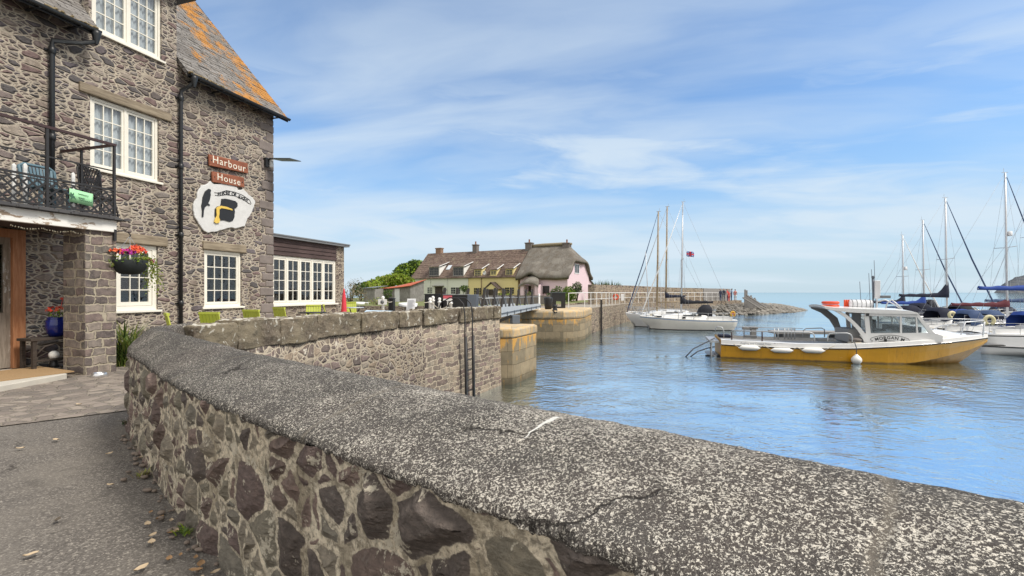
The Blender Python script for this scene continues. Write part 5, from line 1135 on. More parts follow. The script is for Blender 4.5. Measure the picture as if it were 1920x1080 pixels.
# things on the far pier
t = thing('bollard_bin', 'dark tapered bin on the far lock pier left of the black kiosk', 'bin', (2.5, 33.6, .402)); MB().lathe([(.001,0),(.23,0),(.27,.3),(.31,.74),(.30,.79),(.22,.83),(.001,.84)], (0,0,0), 18).build('body', M['black'], t)
t = thing('kiosk', 'black square kiosk with a dark opening on the far lock pier', 'cabinet', (3.4, 36.2, .402), .05); mb = MB(); wall_open(mb, -.5, .5, 0, 1.12, -.4, [(-.18,.22,.12,.52)], .3); mb.face([(-.5,-.4,0),(-.5,.5,0),(-.5,.5,1.12),(-.5,-.4,1.12)]); mb.face([(.5,-.4,0),(.5,-.4,1.12),(.5,.5,1.12),(.5,.5,0)]); mb.face([(-.5,-.4,1.12),(.5,-.4,1.12),(.5,.5,1.12),(-.5,.5,1.12)]); mb.build('body', M['black'], t); MB().box((-.54,-.44,1.123),(.54,.54,1.16)).build('lid', M['box_grey'], t)
t = thing('mooring_bollard', 'black iron mooring bollard at the edge of the far pier above rust stains', 'bollard', (2.75, 31.3, .402)); MB().lathe([(.001,.0),(.2,0),(.15,.06),(.12,.2),(.17,.28),(.16,.34),(.001,.37)], (0,0,0), 16).build('post', M['black_iron'], t); MB().tube([(-.1,-.1,.1),(-.12,-.42,.03),(-.05,-.50,-.12),(.08,-.46,-.1),(.1,-.1,.1)], .035, 6).build('chain', M['black_iron'], t)
# quay railing, lifebuoy, fender post
RL = [(1.75,31.9),(3.9,36.8),(5.75,38.6),(8.3,44.2),(12.0,52.9),(18.3,60.1),(29.0,70.4),(31.5,72.6)]
t = thing('quay_railing', 'white tubular railing along the far quay', 'railing'); C, U = crs(RL[2:], .3)
mb = MB(); pts_ = [(p[0],p[1],1.54) for p in C]; mb.tube(pts_, .032, 6); mb.build('top_rail', M['white'], t); MB().tube([(p[0],p[1],1.0) for p in C], .022, 6).build('mid_rail', M['white'], t)
for k in range(0, len(C), 6): MB().bar((C[k][0],C[k][1],.36),(C[k][0],C[k][1],1.54),.05).build('post', M['white'], t)
t = thing('quay_railing', 'short white railing between the bridge and the black kiosk', 'railing'); mb = MB(); mb.tube([(4.2,36.2,1.5),(5.75,38.5,1.54)], .03, 6); mb.build('top_rail', M['white'], t); MB().bar((4.2,36.2,.4),(4.2,36.2,1.53),.055).build('post', M['white'], t)
t = thing('bridge_post', 'single white post at the far end of the bridge', 'post', (at(1011, 32.2), 32.2, .402)); MB().lathe([(.06,0),(.06,1.02),(.045,1.06),(.001,1.07)], (0,0,0), 12).build('post', M['white'], t)
p = C[min(range(len(C)), key=lambda k: abs(960+F*C[k][0]/C[k][1]-1155))]; t = thing('lifebuoy', 'orange lifebuoy hanging on the white quay railing', 'lifebuoy', (p[0]-.05, p[1]-.12, 1.08)); MB().torus((0,0,0), .25, .075, 'y', 22, 8).build('ring', M['ring_orange'], t)
t = thing('lifebuoy_box', 'white rescue equipment box right of the orange lifebuoy', 'box', (p[0]+.75, p[1]+.45, 1.05)); MB().box((-.16,-.1,-.35),(.16,.1,.35)).build('box', M['white'], t, bevel=.02)
t = thing('fender_post', 'dark timber fender post against the far quay face', 'post', (7.35, 40.3, -2.2)); MB().bar((0,-.12,0),(.02,-.02,3.15),.14).build('post', M['tar_wood'], t)
# fence and timber rails at the end of the breakwater, and the visitors there
t = thing('breakwater_fence', 'row of grey timber piles stepping down the breakwater end', 'fence'); r2 = random.Random(12)
for k in range(34):
    u = k/33; x, y = 34.6+6.9*u, 72.5+6.0*u; hz = 2.05-2.35*u**.85+r2.uniform(-.34,.16)+(.5 if k < 3 else 0); le = r2.uniform(-.12,.12)
    MB().bar((x,y+r2.uniform(-.15,.15),-1.7),(x+le,y+le*.6,max(hz-.45,-.5)),r2.uniform(.10,.21),.2).build('pile', M['post_grey'], t)
for k, (a, b) in enumerate((((34.2,71.2,1.2),(38.8,74.4,-.75)), ((33.6,71.0,.8),(37.7,73.6,-1.0)))): tag(MB().bar(a, b, .16).build('slipway_beam', M['post_grey']), ('upper','lower')[k]+' of two grey beams sloping down the shingle', 'beam')

def skin_body(name, parent, joints, bones, radii, mats, zones, sub=1):
    me = bpy.data.meshes.new(name); me.from_pydata(joints, bones, []); o = bpy.data.objects.new(name, me); COL.objects.link(o)
    m_ = o.modifiers.new('Skin', 'SKIN'); m_.use_smooth_shade = True; m_.branch_smoothing = .3
    if not me.skin_vertices: me.attributes.new('skin_vertex', 'INT', 'POINT') if False else None
    return o
def person(label, x, y, z, rz, shirt, legs, hair, lean=0.0, h=1.7, armout=.0, sit=False):
    t = thing('person', label, 'person', (x, y, z), rz, 'people at the end of the quay'); k = h/1.7; mb = MB(); n = 10
    def limb(pts_, rs, mi): mb.tube([(a*k,b*k,c*k) for a, b, c in pts_], [r*k for r in rs], n, mi)
    for s in (-1, 1):
        limb([(s*.10,0,.92),(s*.105,-.01,.70),(s*.10,-.02+lean*.1,.48)], [.085,.08,.062], 1); limb([(s*.10,-.02+lean*.1,.50),(s*.10,.0,.28),(s*.10,.02,.07),(s*.10,-.08,.03)], [.055,.055,.038,.04], 1 if legs[1] else 2)
        limb([(s*.19,lean*.2,1.40),(s*(.24+armout),lean*.3,1.14),(s*(.23+armout*.6),-.14,.95),(s*.2,-.22,.93)], [.052,.045,.036,.03], 0 if k > .98 else 2)
    # trunk, neck and head as one outline
    sec = [(.14,.10,.86,0),(.17,.115,.95,0),(.145,.10,1.08,lean*.06),(.18,.115,1.25,lean*.13),(.20,.10,1.38,lean*.19),(.12,.075,1.45,lean*.21),(.055,.055,1.49,lean*.22),(.05,.055,1.54,lean*.23)]
    secs = [[(a*math.cos(2*math.pi*i/12)*k,(b*math.sin(2*math.pi*i/12)+dy)*k,zz*k) for i in range(12)] for a, b, zz, dy in sec]; mb.loft(secs, 0, True, close=True)
    mb.ell((0,(lean*.25-.01)*k,1.62*k), (.078*k,.095*k,.115*k), 12, 8, 2); mb.ell((0,(lean*.25-.10)*k,1.60*k), (.014*k,.02*k,.022*k), 6, 4, 2)
    mb.build('body', [shirt, legs[0], M['skin']], t); MB().ell((0,(lean*.25+.018)*k,1.655*k), (.085*k,.092*k,.092*k), 12, 8).build('hair', hair, t)
    return t
hb, hd = simple('brown hair', (.09,.05,.03), .7), simple('dark hair', (.02,.017,.015), .7); jean = simple('jeans', (.04,.06,.12), .85); sh_red = simple('red shirt', (.55,.06,.06), .85); sh_pink = simple('coral shirt', (.62,.25,.22), .85); sh_dark = simple('dark jacket', (.03,.035,.06), .85); pale = simple('pale shorts', (.6,.58,.54), .85)
for l, px, Z, rz, s_, lg, hh, h_ in [('person in dark jacket at the left of the group on the quay end',1351,70,.4,sh_dark,(jean,1),hd,1.7),('person in dark clothes second from left in the quay end group',1357,71,-.5,sh_dark,(sh_dark,1),hb,1.75),('person in red top and dark trousers in the middle of the quay end group',1364,70.5,1.2,sh_red,(jean,1),hb,1.68),('person in blue grey jacket right of the one in red',1371.5,71.5,-2.2,simple('blue grey jacket',(.12,.16,.24),.85),(jean,1),hd,1.76),('person in coral shirt and pale shorts at the right of the quay end group',1378.5,70,2.6,sh_pink,(pale,0),hb,1.66),('small person in red top bending at the quay edge beside the railing',1366.5,68.6,.2,sh_red,(sh_red,1),hd,1.45)]:
    person(l, at(px, Z), Z, .33, rz, s_, lg, hh, h=h_, lean=.15)

# ---------------------------------------------------------------- cottages across the lock
CO = Vector((-14.96, 74.0)); CP = Plane(CO, (.878, -.479)); GZ = .5; EZc, RZc, DC = 3.89, 7.70, 8.0
def cot(name, label): return thing(name, label, 'cottage', (CO.x, CO.y, 0), CP.rz)
def cwin(par_, pxa, pxb, ya, yb, mat, w_=0.0, lights=2, rows=3, y=-.03, cols=2, dark=True, sill=True):
    a, b = CP.s_(pxa, w_), CP.s_(pxb, w_); pm = (pxa+pxb)/2; z1, z0 = CP.z_(pm, ya, w_), CP.z_(pm, yb, w_)
    yb_ = -w_; mb = MB(); mb.box((a,yb_-.05,z0),(a+.08,yb_+.02,z1)); mb.box((b-.08,yb_-.05,z0),(b,yb_+.02,z1)); mb.box((a+.08,yb_-.05,z1-.08),(b-.08,yb_+.02,z1)); mb.box((a+.08,yb_-.05,z0),(b-.08,yb_+.02,z0+.08))
    for i in range(1, lights*cols):
        x = a+(b-a)*i/(lights*cols); t_ = .05 if i % cols == 0 else .02; mb.box((x-t_/2,yb_-.045,z0+.08),(x+t_/2,yb_+.02,z1-.08))
    for j in range(1, rows): z = z0+(z1-z0)*j/rows; mb.box((a+.08,yb_-.04,z-.014),(b-.08,yb_+.02,z+.014))
    if sill: mb.box((a-.08,yb_-.12,z0-.08),(b+.08,yb_+.02,z0-.004))
    f = mb.build('window', mat, par_); g = MB(); g.box((a+.04,yb_-.02,z0+.04),(b-.04,yb_+.012,z1-.04)); g.build('pane', DARKG, f); return a, b, z0, z1
DARKG = simple('dark window glass', (.03,.035,.04), .08, var=.6, scale=1.2)
sl_c = (RZc-EZc)/(DC/2)
def croof(mb, x0, x1, ov=.28, th=.12):
    zf = lambda y: EZc+(y if y < DC/2 else DC-y)*sl_c
    for ya, yb in ((-ov, DC/2), (DC+ov, DC/2)):
        n = 12
        for k in range(n):
            a, b = ya+(yb-ya)*k/n, ya+(yb-ya)*(k+1)/n; za, zb_ = zf(a)+.05+.03, zf(b)+.05
            w1, w2 = .02*math.sin(k*1.3+x0), .02*math.sin((k+1)*1.3+x0)
            mb.face([(x0,a,za+w1),(x1,a,za-w1),(x1,b,zb_+.0),(x0,b,zb_+.0)]); mb.face([(x0,a,za-.05),(x1,a,za-.05),(x1,a,za-w1),(x0,a,za+w1)])
    mb.prism([(-ov,zf(-ov)-.05),(DC/2,RZc-.05),(DC+ov,zf(DC+ov)-.05),(DC+ov,zf(DC+ov)+.03),(DC/2,RZc+.045),(-ov,zf(-ov)+.03)], x0+.01, x1-.01, 'yz')
def cwall(par_, x0, x1, mat):
    mb = MB(); mb.prism([(0,GZ-.6),(DC,GZ-.6),(DC,EZc),(DC/2,RZc-.06),(0,EZc)], x0, x1, 'yz'); return mb.build('wall', mat, par_)
def chimney(par_, px, py, y, w_, d_, mat, pot=0, top=None):
    s_ = CP.s_(px, -y); zt_ = CP.z_(px, py, -y); mb = MB(); mb.box((s_-w_/2,y-d_/2,RZc-1.1),(s_+w_/2,y+d_/2,zt_-.16)); mb.box((s_-w_/2-.07,y-d_/2-.07,zt_-.155),(s_+w_/2+.07,y+d_/2+.07,zt_)); c_ = mb.build('chimney', mat, par_, bevel=.02)
    for k in range(pot): MB().lathe([(.14,0),(.11,.1),(.10,.42),(.13,.45),(.09,.46)], (s_+(k-(pot-1)/2)*.42,y,zt_+.002), 10).build('chimney_pot', M['chim_pot'], c_)
s1, s2, s3 = CP.s_(878), CP.s_(971), CP.s_(1064)
def catslide(par_, pxa, pxb, ya, yb, mat, roofm, rise=1.5, edge=None):
    """dormer whose roof runs back into the slope"""
    w_ = .0; a, b, z0, z1 = cwin(par_, pxa, pxb, ya, yb, mat, 0.0, 2, 3, cols=2)
    y_of = lambda z: (z-EZc)/sl_c; yb_ = y_of(z1+.55)
    mb = MB(); 
    for x in (a-.03, b+.03): mb.prism([(0.02,z0),(0.02,z1),(yb_,z1+.5),(y_of(z0+.2),z0+.15)], x-.03, x+.03, 'yz')
    mb.box((a-.06,-.0,z1),(b+.06,.05,z1+.1)); d_ = mb.build('dormer', edge or M['white'], par_)
    MB().add([(a-.18,-.22,z1+.06),(b+.18,-.22,z1+.06),(b+.18,yb_+.25,z1+.74),(a-.18,yb_+.25,z1+.74),(a-.18,-.22,z1+.14),(b+.18,-.22,z1+.14),(b+.18,yb_+.25,z1+.82),(a-.18,yb_+.25,z1+.82)], [(0,3,2,1),(4,5,6,7),(0,1,5,4),(1,2,6,5),(2,3,7,6),(3,0,4,7)]).build('dormer_roof', roofm, d_)
    MB().add([(b+.18,-.22,z1+.10),(b+.30,-.22,z1+.10),(b+.30,yb_+.25,z1+.86),(b+.18,yb_+.25,z1+.86),(b+.18,-.22,z1+.18),(b+.30,-.22,z1+.18),(b+.30,yb_+.25,z1+.92),(b+.18,yb_+.25,z1+.92)], [(0,3,2,1),(4,5,6,7),(0,1,5,4),(1,2,6,5),(2,3,7,6),(3,0,4,7)]).build('dormer_edge', M['white'], d_)
c = cot('white_cottage', 'white cottage with brown tiled roof and white edged dormers at the left of the row'); cwall(c, 0, s1, M['cot_white']); mb = MB(); croof(mb, -.35, s1+.04); mb.build('roof', M['clay_tile'], c)
for a in ((782,792,538,552),(801,811,538,551),(845,864,538,552)): cwin(c, *a, M['cot_white'])
catslide(c, 805, 823, 501.5, 517, M['shed_wood'], M['clay_tile']); catslide(c, 850, 869, 501.5, 517, M['shed_wood'], M['clay_tile'])
a, b = CP.s_(816), CP.s_(830); MB().box((a,-.05,GZ-.1),(b,.02,CP.z_(823,538))).build('door', M['bench_wood'], c); MB().box((a-.25,-.5,CP.z_(823,537)),(b+.25,.0,CP.z_(823,537)+.09)).build('door_hood', M['porch_tile'], c)
s_ = CP.s_(841.5,-1.3); zs_ = EZc+1.3*sl_c; MB().add([(s_-.35,1.0,EZc+1.0*sl_c+.12),(s_+.35,1.0,EZc+1.0*sl_c+.12),(s_+.35,1.7,EZc+1.7*sl_c+.12),(s_-.35,1.7,EZc+1.7*sl_c+.12)], [(0,1,2,3)]).build('skylight', simple('skylight', (.6,.66,.72), .1), c)
chimney(c, 824, 465, DC/2+.2, 1.0, .7, M['brick'], 0); chimney(c, 892, 458.5, DC/2, .75, .7, M['chim_stone'], 1)
for px_ in (807, 839, 878): s_ = CP.s_(px_); MB().tube([(s_,-.08,GZ),(s_,-.08,EZc-.1)], .05, 6).build('drainpipe', M['cot_white'], c)
c = cot('yellow_cottage', 'yellow cottage with brown tiled roof and gabled porch in the middle of the row'); cwall(c, s1+.002, s2, M['cot_yellow']); mb = MB(); croof(mb, s1+.05, s2+.3); mb.build('roof', M['clay_tile'], c)
for a in ((888,903,539,554),(946,965,538,552)): cwin(c, *a, M['cot_frame_y'])
catslide(c, 890, 902.5, 506, 520, M['cot_frame_y'], M['clay_tile'], edge=M['cot_yellow']); catslide(c, 920, 931, 507, 516, M['cot_frame_y'], M['clay_tile'], edge=M['cot_yellow']); catslide(c, 948.5, 961.5, 505, 520, M['cot_frame_y'], M['clay_tile'], edge=M['cot_yellow'])
pz = CP.z_(921, 541, 1.2); pa_, pb_ = CP.s_(908, 1.2), CP.s_(934, 1.2); pm_ = (pa_+pb_)/2; ap = CP.z_(919, 530, 1.2)
mb = MB(); mb.prism([(pa_+.2,GZ-.2),(pa_+.2,pz),(pm_,ap-.15),(pb_-.2,pz),(pb_-.2,GZ-.2)], -1.2, -.002, 'xz'); pw_ = mb.build('porch', M['cot_yellow'], c); mb = MB()
for sgn in (-1, 1):
    e_ = pm_+sgn*(pb_-pa_)/2; mb.add([(pm_,-1.35,ap),(e_,-1.35,pz-.12),(e_,.0,pz-.12),(pm_,0,ap),(pm_,-1.35,ap+.1),(e_+sgn*.05,-1.35,pz-.04),(e_+sgn*.05,0,pz-.04),(pm_,0,ap+.1)], [(0,1,2,3),(4,5,6,7),(0,1,5,4),(1,2,6,5),(2,3,7,6)])
mb.build('porch_roof', M['porch_tile'], pw_); MB().box((pm_-.42,-1.24,GZ),(pm_+.42,-1.19,pz-.1)).build('porch_door', M['bench_wood'], pw_)
s_ = CP.s_(912); t_ = MB(); t_.lathe([(.001,.02),(.28,-.05),(.26,-.09)], (s_,-.5,CP.z_(912,511.5,.5)), 14, axis='y'); t_.bar((s_,-.5,CP.z_(912,511.5,.5)),(s_,0,CP.z_(912,511.5,.5)-.3),.04); t_.build('satellite_dish', M['paper'], c)
chimney(c, 992.5, 455, DC/2, .95, .8, M['chim_stone'], 1); s_ = CP.s_(903); MB().tube([(s_,-.08,GZ),(s_,-.08,EZc-.1)], .05, 6).build('drainpipe', M['brick'], c)
# pink thatched cottage: half-hipped thatch rolling over an eyebrow window
c = cot('pink_cottage', 'pink cottage with grey thatched roof at the right end of the row'); xg = s3
HZ = CP.z_(1080, 489); yh = (HZ-EZc)/sl_c
mb = MB(); mb.prism([(0,GZ-.6),(DC,GZ-.6),(DC,EZc-.2),(DC-yh,HZ),(yh,HZ),(0,EZc-.2)], s2+.35, xg, 'yz'); mb.build('wall', M['cot_pink'], c)
mb = MB(); nx, ny = 44, 26; X0, X1 = s2-.12, xg+.40; grid = []
we0, we1 = CP.s_(985), CP.s_(1010); wec = (we0+we1)/2
def thz(x, y):
    yy = min(y, DC-y); z = EZc+yy*sl_c+.30
    hip = HZ+.28+(X1-x)*1.15; z = min(z, hip, RZc+.42)
    return z+.06*math.sin(x*2.1+y*1.7)*.5
for i in range(nx+1):
    x = X0+(X1-X0)*i/nx; row = []
    for j in range(ny+1):
        y = -.55+(DC+1.1)*j/ny; z = thz(x, y)
        eb = math.exp(-((x-wec)/.95)**2)*max(0, 1-(y+.55)/2.4); z += .62*eb
        if j == 0: z -= .12-.1*eb
        row.append((x+.08*math.sin(y*3)*(i == nx), y, z))
    grid.append(row)
mb.loft(grid, 0, True); lo = [[(x, max(-.42, min(DC+.42, y*1.0)) if j in (0, ny) else y, z-.34) for j, (x, y, z) in enumerate(r_)] for r_ in grid]
mb.loft([r_[::-1] for r_ in lo], 0, True)
for k in range(nx):
    for j in (0, ny): mb.face([grid[k][j], grid[k+1][j], lo[k+1][j], lo[k][j]], 0, True)
for k in range(ny):
    for i in (0, nx): mb.face([grid[i][k], grid[i][k+1], lo[i][k+1], lo[i][k]], 0, True)
mb.build('roof', M['thatch'], c)
mb = MB(); mb.tube([(X0+.1,DC/2,RZc+.40),(X0+2,DC/2,RZc+.46),(xg-2.2,DC/2,RZc+.46),(xg-1.0,DC/2,RZc+.42)], [.2,.24,.24,.16], 8); mb.build('ridge', simple('pale thatch ridge', (.26,.22,.15), .95, var=.35, scale=9, bump=.8), c)
cwin(c, 990, 1003, 506.5, 517.5, M['bench_wood'], .02); cwin(c, 1017, 1030, 536, 549.5, M['bench_wood'], .0)
chimney(c, 1063, 455.5, DC/2, .95, .9, M['chim_stone'], 1)
pz = CP.z_(994, 534, 1.3); pa_, pb_ = CP.s_(974, 1.3), CP.s_(1012, 1.3); pt_ = CP.z_(994, 517, .3)
mb = MB(); secs = []
for k in range(9):
    u = k/8; y = -1.75*(1-u); zc = pz+(pt_-pz)*u**.8; hw = (pb_-pa_)/2*(1-.55*u**1.3); xm_ = (pa_+pb_)/2
    secs.append([(xm_+hw*math.cos(math.pi*i/12), y+.1*math.sin(math.pi*i/12), zc-.22*abs(math.cos(math.pi*i/12))**2+.28*math.sin(math.pi*i/12)*(1-u*.4)) for i in range(13)])
mb.loft(secs, 0, True); mb.loft([[(x, y, z-.2) for x, y, z in s_][::-1] for s_ in secs], 0, True)
a0 = secs[0]; [mb.face([a0[i], a0[i+1], (a0[i+1][0],a0[i+1][1],a0[i+1][2]-.2), (a0[i][0],a0[i][1],a0[i][2]-.2)]) for i in range(12)]; po = mb.build('porch_roof', M['thatch'], c)
for x in (pa_+.45, pb_-.4): MB().box((x-.25,-1.45,GZ-.2),(x+.25,-.002,pz+.02)).build('porch_wall', M['cot_pink'], po)
MB().box((CP.s_(983),-.06,GZ),(CP.s_(996),.02,pz-.15)).build('door', M['bench_wood'], c)
gy0, gy1 = 2.4, 4.1; mb = MB(); zw0, zw1 = 4.05, 5.35
mb.box((xg-.02,gy0,zw0),(xg+.05,gy0+.1,zw1)); mb.box((xg-.02,gy1-.1,zw0),(xg+.05,gy1,zw1)); mb.box((xg-.02,gy0+.1,zw1-.1),(xg+.05,gy1-.1,zw1)); mb.box((xg-.02,gy0+.1,zw0),(xg+.05,gy1-.1,zw0+.1)); mb.box((xg-.02,(gy0+gy1)/2-.05,zw0+.1),(xg+.045,(gy0+gy1)/2+.05,zw1-.1)); gw = mb.build('window', M['paper'], c); MB().box((xg-.02,gy0+.05,zw0+.05),(xg+.02,gy1-.05,zw1-.05)).build('pane', DARKG, gw)
mb = MB(); mb.prism([(DC+.003,GZ-.6),(DC+.003,3.35),(DC+2.3,2.45),(DC+2.3,GZ-.6)], xg-4, xg-.02, 'yz'); mb.build('lean_to', M['cot_pink'], c); mb = MB(); mb.prism([(DC+.003,3.36),(DC+.003,3.50),(DC+2.5,2.50),(DC+2.5,2.36)], xg-4.1, xg+.15, 'yz'); mb.build('lean_to_roof', M['porch_tile'], c)
# garden wall and planting in front of the cottages
strip_wall('garden_wall', [(-3.6,44.6),(1.0,44.0),(3.4,43.6)], .1, [1.3,1.3,1.28], .35, M['chim_stone'], 'low grey stone garden wall before the yellow cottage')
def bush(name, label, blobs, size, dens, mats, cat='bush', stem=True, mis=None, asp=.55):
    p0 = blobs[0][0]; t = thing(name, label, cat, (p0[0], p0[1], GZ-.1)); o_ = Vector((p0[0], p0[1], GZ-.1)); mb = MB()
    foliage(mb, [((c_[0]-o_.x,c_[1]-o_.y,c_[2]-o_.z), r) for c_, r in blobs], size, dens, mis or tuple(range(len(mats))), asp=asp); mb.build('foliage', [M[m_] for m_ in mats], t)
    if stem:
        mb = MB()
        for k in range(5): a = k*1.3; mb.tube([(.05*math.cos(a),.05*math.sin(a),0),(blobs[0][1][0]*.3*math.cos(a),blobs[0][1][1]*.3*math.sin(a),max(.3,(blobs[0][0][2]-o_.z)*.6)),(blobs[0][1][0]*.55*math.cos(a+.3),blobs[0][1][1]*.55*math.sin(a+.3),max(.4,(blobs[0][0][2]-o_.z)*1.1))], [.05,.035,.015], 5)
        mb.build('stem', M['bark'], t)
    return t
def B(px, py, Z, rx, ry=None, rz=None): return ((at(px, Z), Z, zat(py, Z)), (rx*Z/F, (ry or rx)*Z/F, (rz or rx)*Z/F))
bush('hedge', 'bright lime green hedge behind the rusty roofed shed', [B(722,528,66,22,14,11),B(745,524,66,22,14,10),B(700,536,64,16,12,10),B(762,527,67,14,12,9),B(690,540,62,12,10,9)], .42, 620, ['leaf_lime','leaf_lime','leaf_yellow'])
bush('hedge', 'darker green hedge to the left of the lime hedge', [B(676,543,60,16,12,12),B(690,536,64,12,10,9)], .36, 520, ['leaf_mid','leaf_dark'])
bush('shrub', 'grey brown wiry shrub at the corner of the extension', [B(655,550,48,12,10,17),B(668,546,52,12,10,15),B(680,553,50,10,8,11)], .30, 380, ['leaf_dry','leaf_grey','leaf_dry'], asp=.22)
bush('shrub', 'bare twiggy grey shrub rising behind the grey brown one', [B(660,533,60,10,8,9),B(674,529,64,9,8,8)], .34, 200, ['leaf_grey','leaf_dry'], asp=.16)
t = bush('tree', 'loose green tree rising behind the hedge beside the white cottage', [B(765,505,84,22,16,13),B(785,503,86,18,14,13),B(750,516,82,16,14,11),B(740,522,80,8,8,7),B(777,495,85,12,10,7)], .50, 380, ['leaf_mid','leaf_lime','leaf_dark'], 'tree', stem=False)
mb = MB(); mb.tube([(0,0,-.2),(.2,.1,1.6),(.1,0,3.2),(.4,0,4.8)], [.28,.22,.16,.05], 8)
for a, h in ((.3,1.8),(2.4,2.2),(4.2,1.5),(5.4,2.6)): mb.tube([(.15,.05,h),(1.0*math.cos(a),.9*math.sin(a),h+1.1),(1.8*math.cos(a),1.4*math.sin(a),h+1.9)], [.1,.07,.02], 6)
mb.build('trunk', M['bark'], t)
bush('shrub', 'yellow green ivy mound at the right end of the shed', [B(772,548,58,9,8,12),B(776,540,60,7,7,8)], .26, 620, ['leaf_yellow','leaf_mid','leaf_dark'])
bush('shrub', 'round bright green shrub in front of the pink gable', [B(1064,551,56,12,10,14),B(1056,556,55,8,7,9),B(1073,555,56,8,8,10)], .20, 1500, ['leaf_mid','leaf_lime','leaf_mid'])
bush('shrub', 'dark round shrub against the pink gable wall', [B(1081,540,58,11,9,11)], .20, 1300, ['leaf_dark','leaf_mid'])
bush('shrub', 'dark straggling hydrangea beside the black kiosk', [B(1040,550,54,10,9,9),B(1032,556,54,8,7,7),B(1047,543,54,7,6,7)], .20, 800, ['leaf_dark','leaf_grey','leaf_mid'])
bush('shrub', 'small clipped green bush under the white cottage window', [B(871,541,66,9,8,6)], .22, 1000, ['leaf_mid','leaf_dark'])
bush('shrub', 'low green planting left of the yellow porch behind the garden wall', [B(893,557,58,9,8,5),B(905,556,58,6,6,4)], .2, 800, ['leaf_mid','leaf_dry']); bush('shrub', 'green planting right of the yellow porch behind the garden wall', [B(938,555,58,9,8,6),B(955,555,58,8,8,5)], .2, 900, ['leaf_lime','leaf_mid','leaf_dry'])
bush('shrub', 'dry brown planting before the pink porch', [B(990,556,54,9,8,8)], .2, 700, ['leaf_dry','leaf_mid'])
bush('shrub', 'low dark shrub in front of the grey shed wall', [B(727,551,50,9,8,9)], .2, 800, ['leaf_dark','leaf_mid']); bush('shrub', 'wide rough mound of grassy planting left of the plated white post', [B(708,566,42,12,10,8),B(722,569,42,10,8,7),B(692,568,43,10,8,5)], .22, 700, ['leaf_mid','leaf_yellow','leaf_dry'], asp=.25)
t = thing('spiky_plants', 'row of spiky dark green plants above the sea wall right of the pink cottage', 'plants', (at(1135, 64), 66, 2.0)); mb = MB()
for px_ in range(1112, 1162, 4):
    for k in range(30):
        a, e_ = rnd.uniform(0, 6.28), rnd.uniform(.25, 1.5); L_ = rnd.uniform(.5, 1.05)*(1.25-.3*abs(px_-1135)/25); b_ = Vector((at(px_, 66)-at(1135, 64), rnd.uniform(-.2,.2), rnd.uniform(-.1,.4))); tip = b_+Vector((math.cos(a)*math.cos(e_),math.sin(a)*math.cos(e_),math.sin(e_)))*L_; sd2 = Vector((-math.sin(a),math.cos(a),0))*.045; mb.face([b_-sd2, b_+sd2, tip], k % 2)
mb.build('leaves', [M['leaf_dark'], M['leaf_mid']], t)
# sheds and upturned dinghies
t = thing('garden_shed', 'low grey timber shed under a rusty red sheet roof', 'shed', (at(739, 56), 56, GZ), CP.rz+.15)
w2_ = 35*56/F; zA, zB = zat(541, 56)-GZ, zat(527.5, 56)-GZ+.1
mb = MB(); mb.add([(-w2_,0,-.2),(w2_,0,-.2),(w2_,3,-.2),(-w2_,3,-.2),(-w2_,0,zA-.1),(w2_,0,zA+.25),(w2_,3,zB),(-w2_,3,zA+.1)], [(0,3,2,1),(4,5,6,7),(0,1,5,4),(1,2,6,5),(2,3,7,6),(3,0,4,7)]); mb.build('wall', M['shed_wood'], t)
mb = MB(); n = 40; R0 = []; R1 = []
for k in range(n+1):
    u = k/n; x = -w2_-.3+(2*w2_+.6)*u; cw = .025*math.sin(k*math.pi); R0.append((x,-.35,zA-.04+.38*u**1.6+.02*(k % 2))); R1.append((x,3.2,zA+.2+(zB-zA)*u+.02*(k % 2)))
mb.loft([R0, R1], 0, False); mb.loft([[(x,y,z-.04) for x, y, z in R1], [(x,y,z-.04) for x, y, z in R0]], 0, False); [mb.face([R0[k], R0[k+1], (R0[k+1][0],R0[k+1][1],R0[k+1][2]-.06), (R0[k][0],R0[k][1],R0[k][2]-.06)]) for k in range(n)]; mb.build('roof', M['rust_roof'], t)
mb = MB(); mb.box((.1,-.06,0),(.75,-.004,zA-.02)); mb.build('door', M['paper'], t)
t = thing('garden_shed', 'small shed with pale sheet roof left of the rusty one', 'shed', (at(692, 55), 55, GZ), CP.rz+.1); w2_ = 13*55/F; zA = zat(540, 55)-GZ
MB().box((-w2_,0,-.2),(w2_,2,zA-.06)).build('wall', M['shed_wood'], t); MB().add([(-w2_-.15,-.25,zA-.08),(w2_+.15,-.25,zA),(w2_+.15,2.2,zA+.25),(-w2_-.15,2.2,zA+.15),(-w2_-.15,-.25,zA-.03),(w2_+.15,-.25,zA+.05),(w2_+.15,2.2,zA+.3),(-w2_-.15,2.2,zA+.2)], [(0,3,2,1),(4,5,6,7),(0,1,5,4),(1,2,6,5),(2,3,7,6),(3,0,4,7)]).build('roof', M['lead'], t)
def dinghy(label, x, y, z, rz, L, mat, tilt=0.0, up=True):
    t = thing('dinghy', label, 'dinghy', (x, y, z), rz); mb = MB(); secs = []
    for k in range(11):
        u = k/10; b_ = L*.23*math.sin(math.pi*(.16+.84*(1-u))**.8)**.7 if u < 1 else .01; kz = L*.17*(1-.25*u**3); secs.append([(L*(u-.5), b_*math.cos(math.pi*i/10), kz*math.sin(math.pi*i/10)**.8) for i in range(11)])
    mb.loft(secs, 0, True); mb.face(secs[0]); o = mb.build('hull', mat, t); r_ = MB(); r_.tube([s_[0] for s_ in secs]+[s_[-1] for s_ in secs[::-1]], .03*L/2.5, 6); g_ = r_.build('gunwale', M['rubber'] if mat is M['gel'] else M['post_grey'], t)
    for q_ in (o, g_): q_.rotation_euler = (tilt if up else math.pi+tilt, 0, 0)
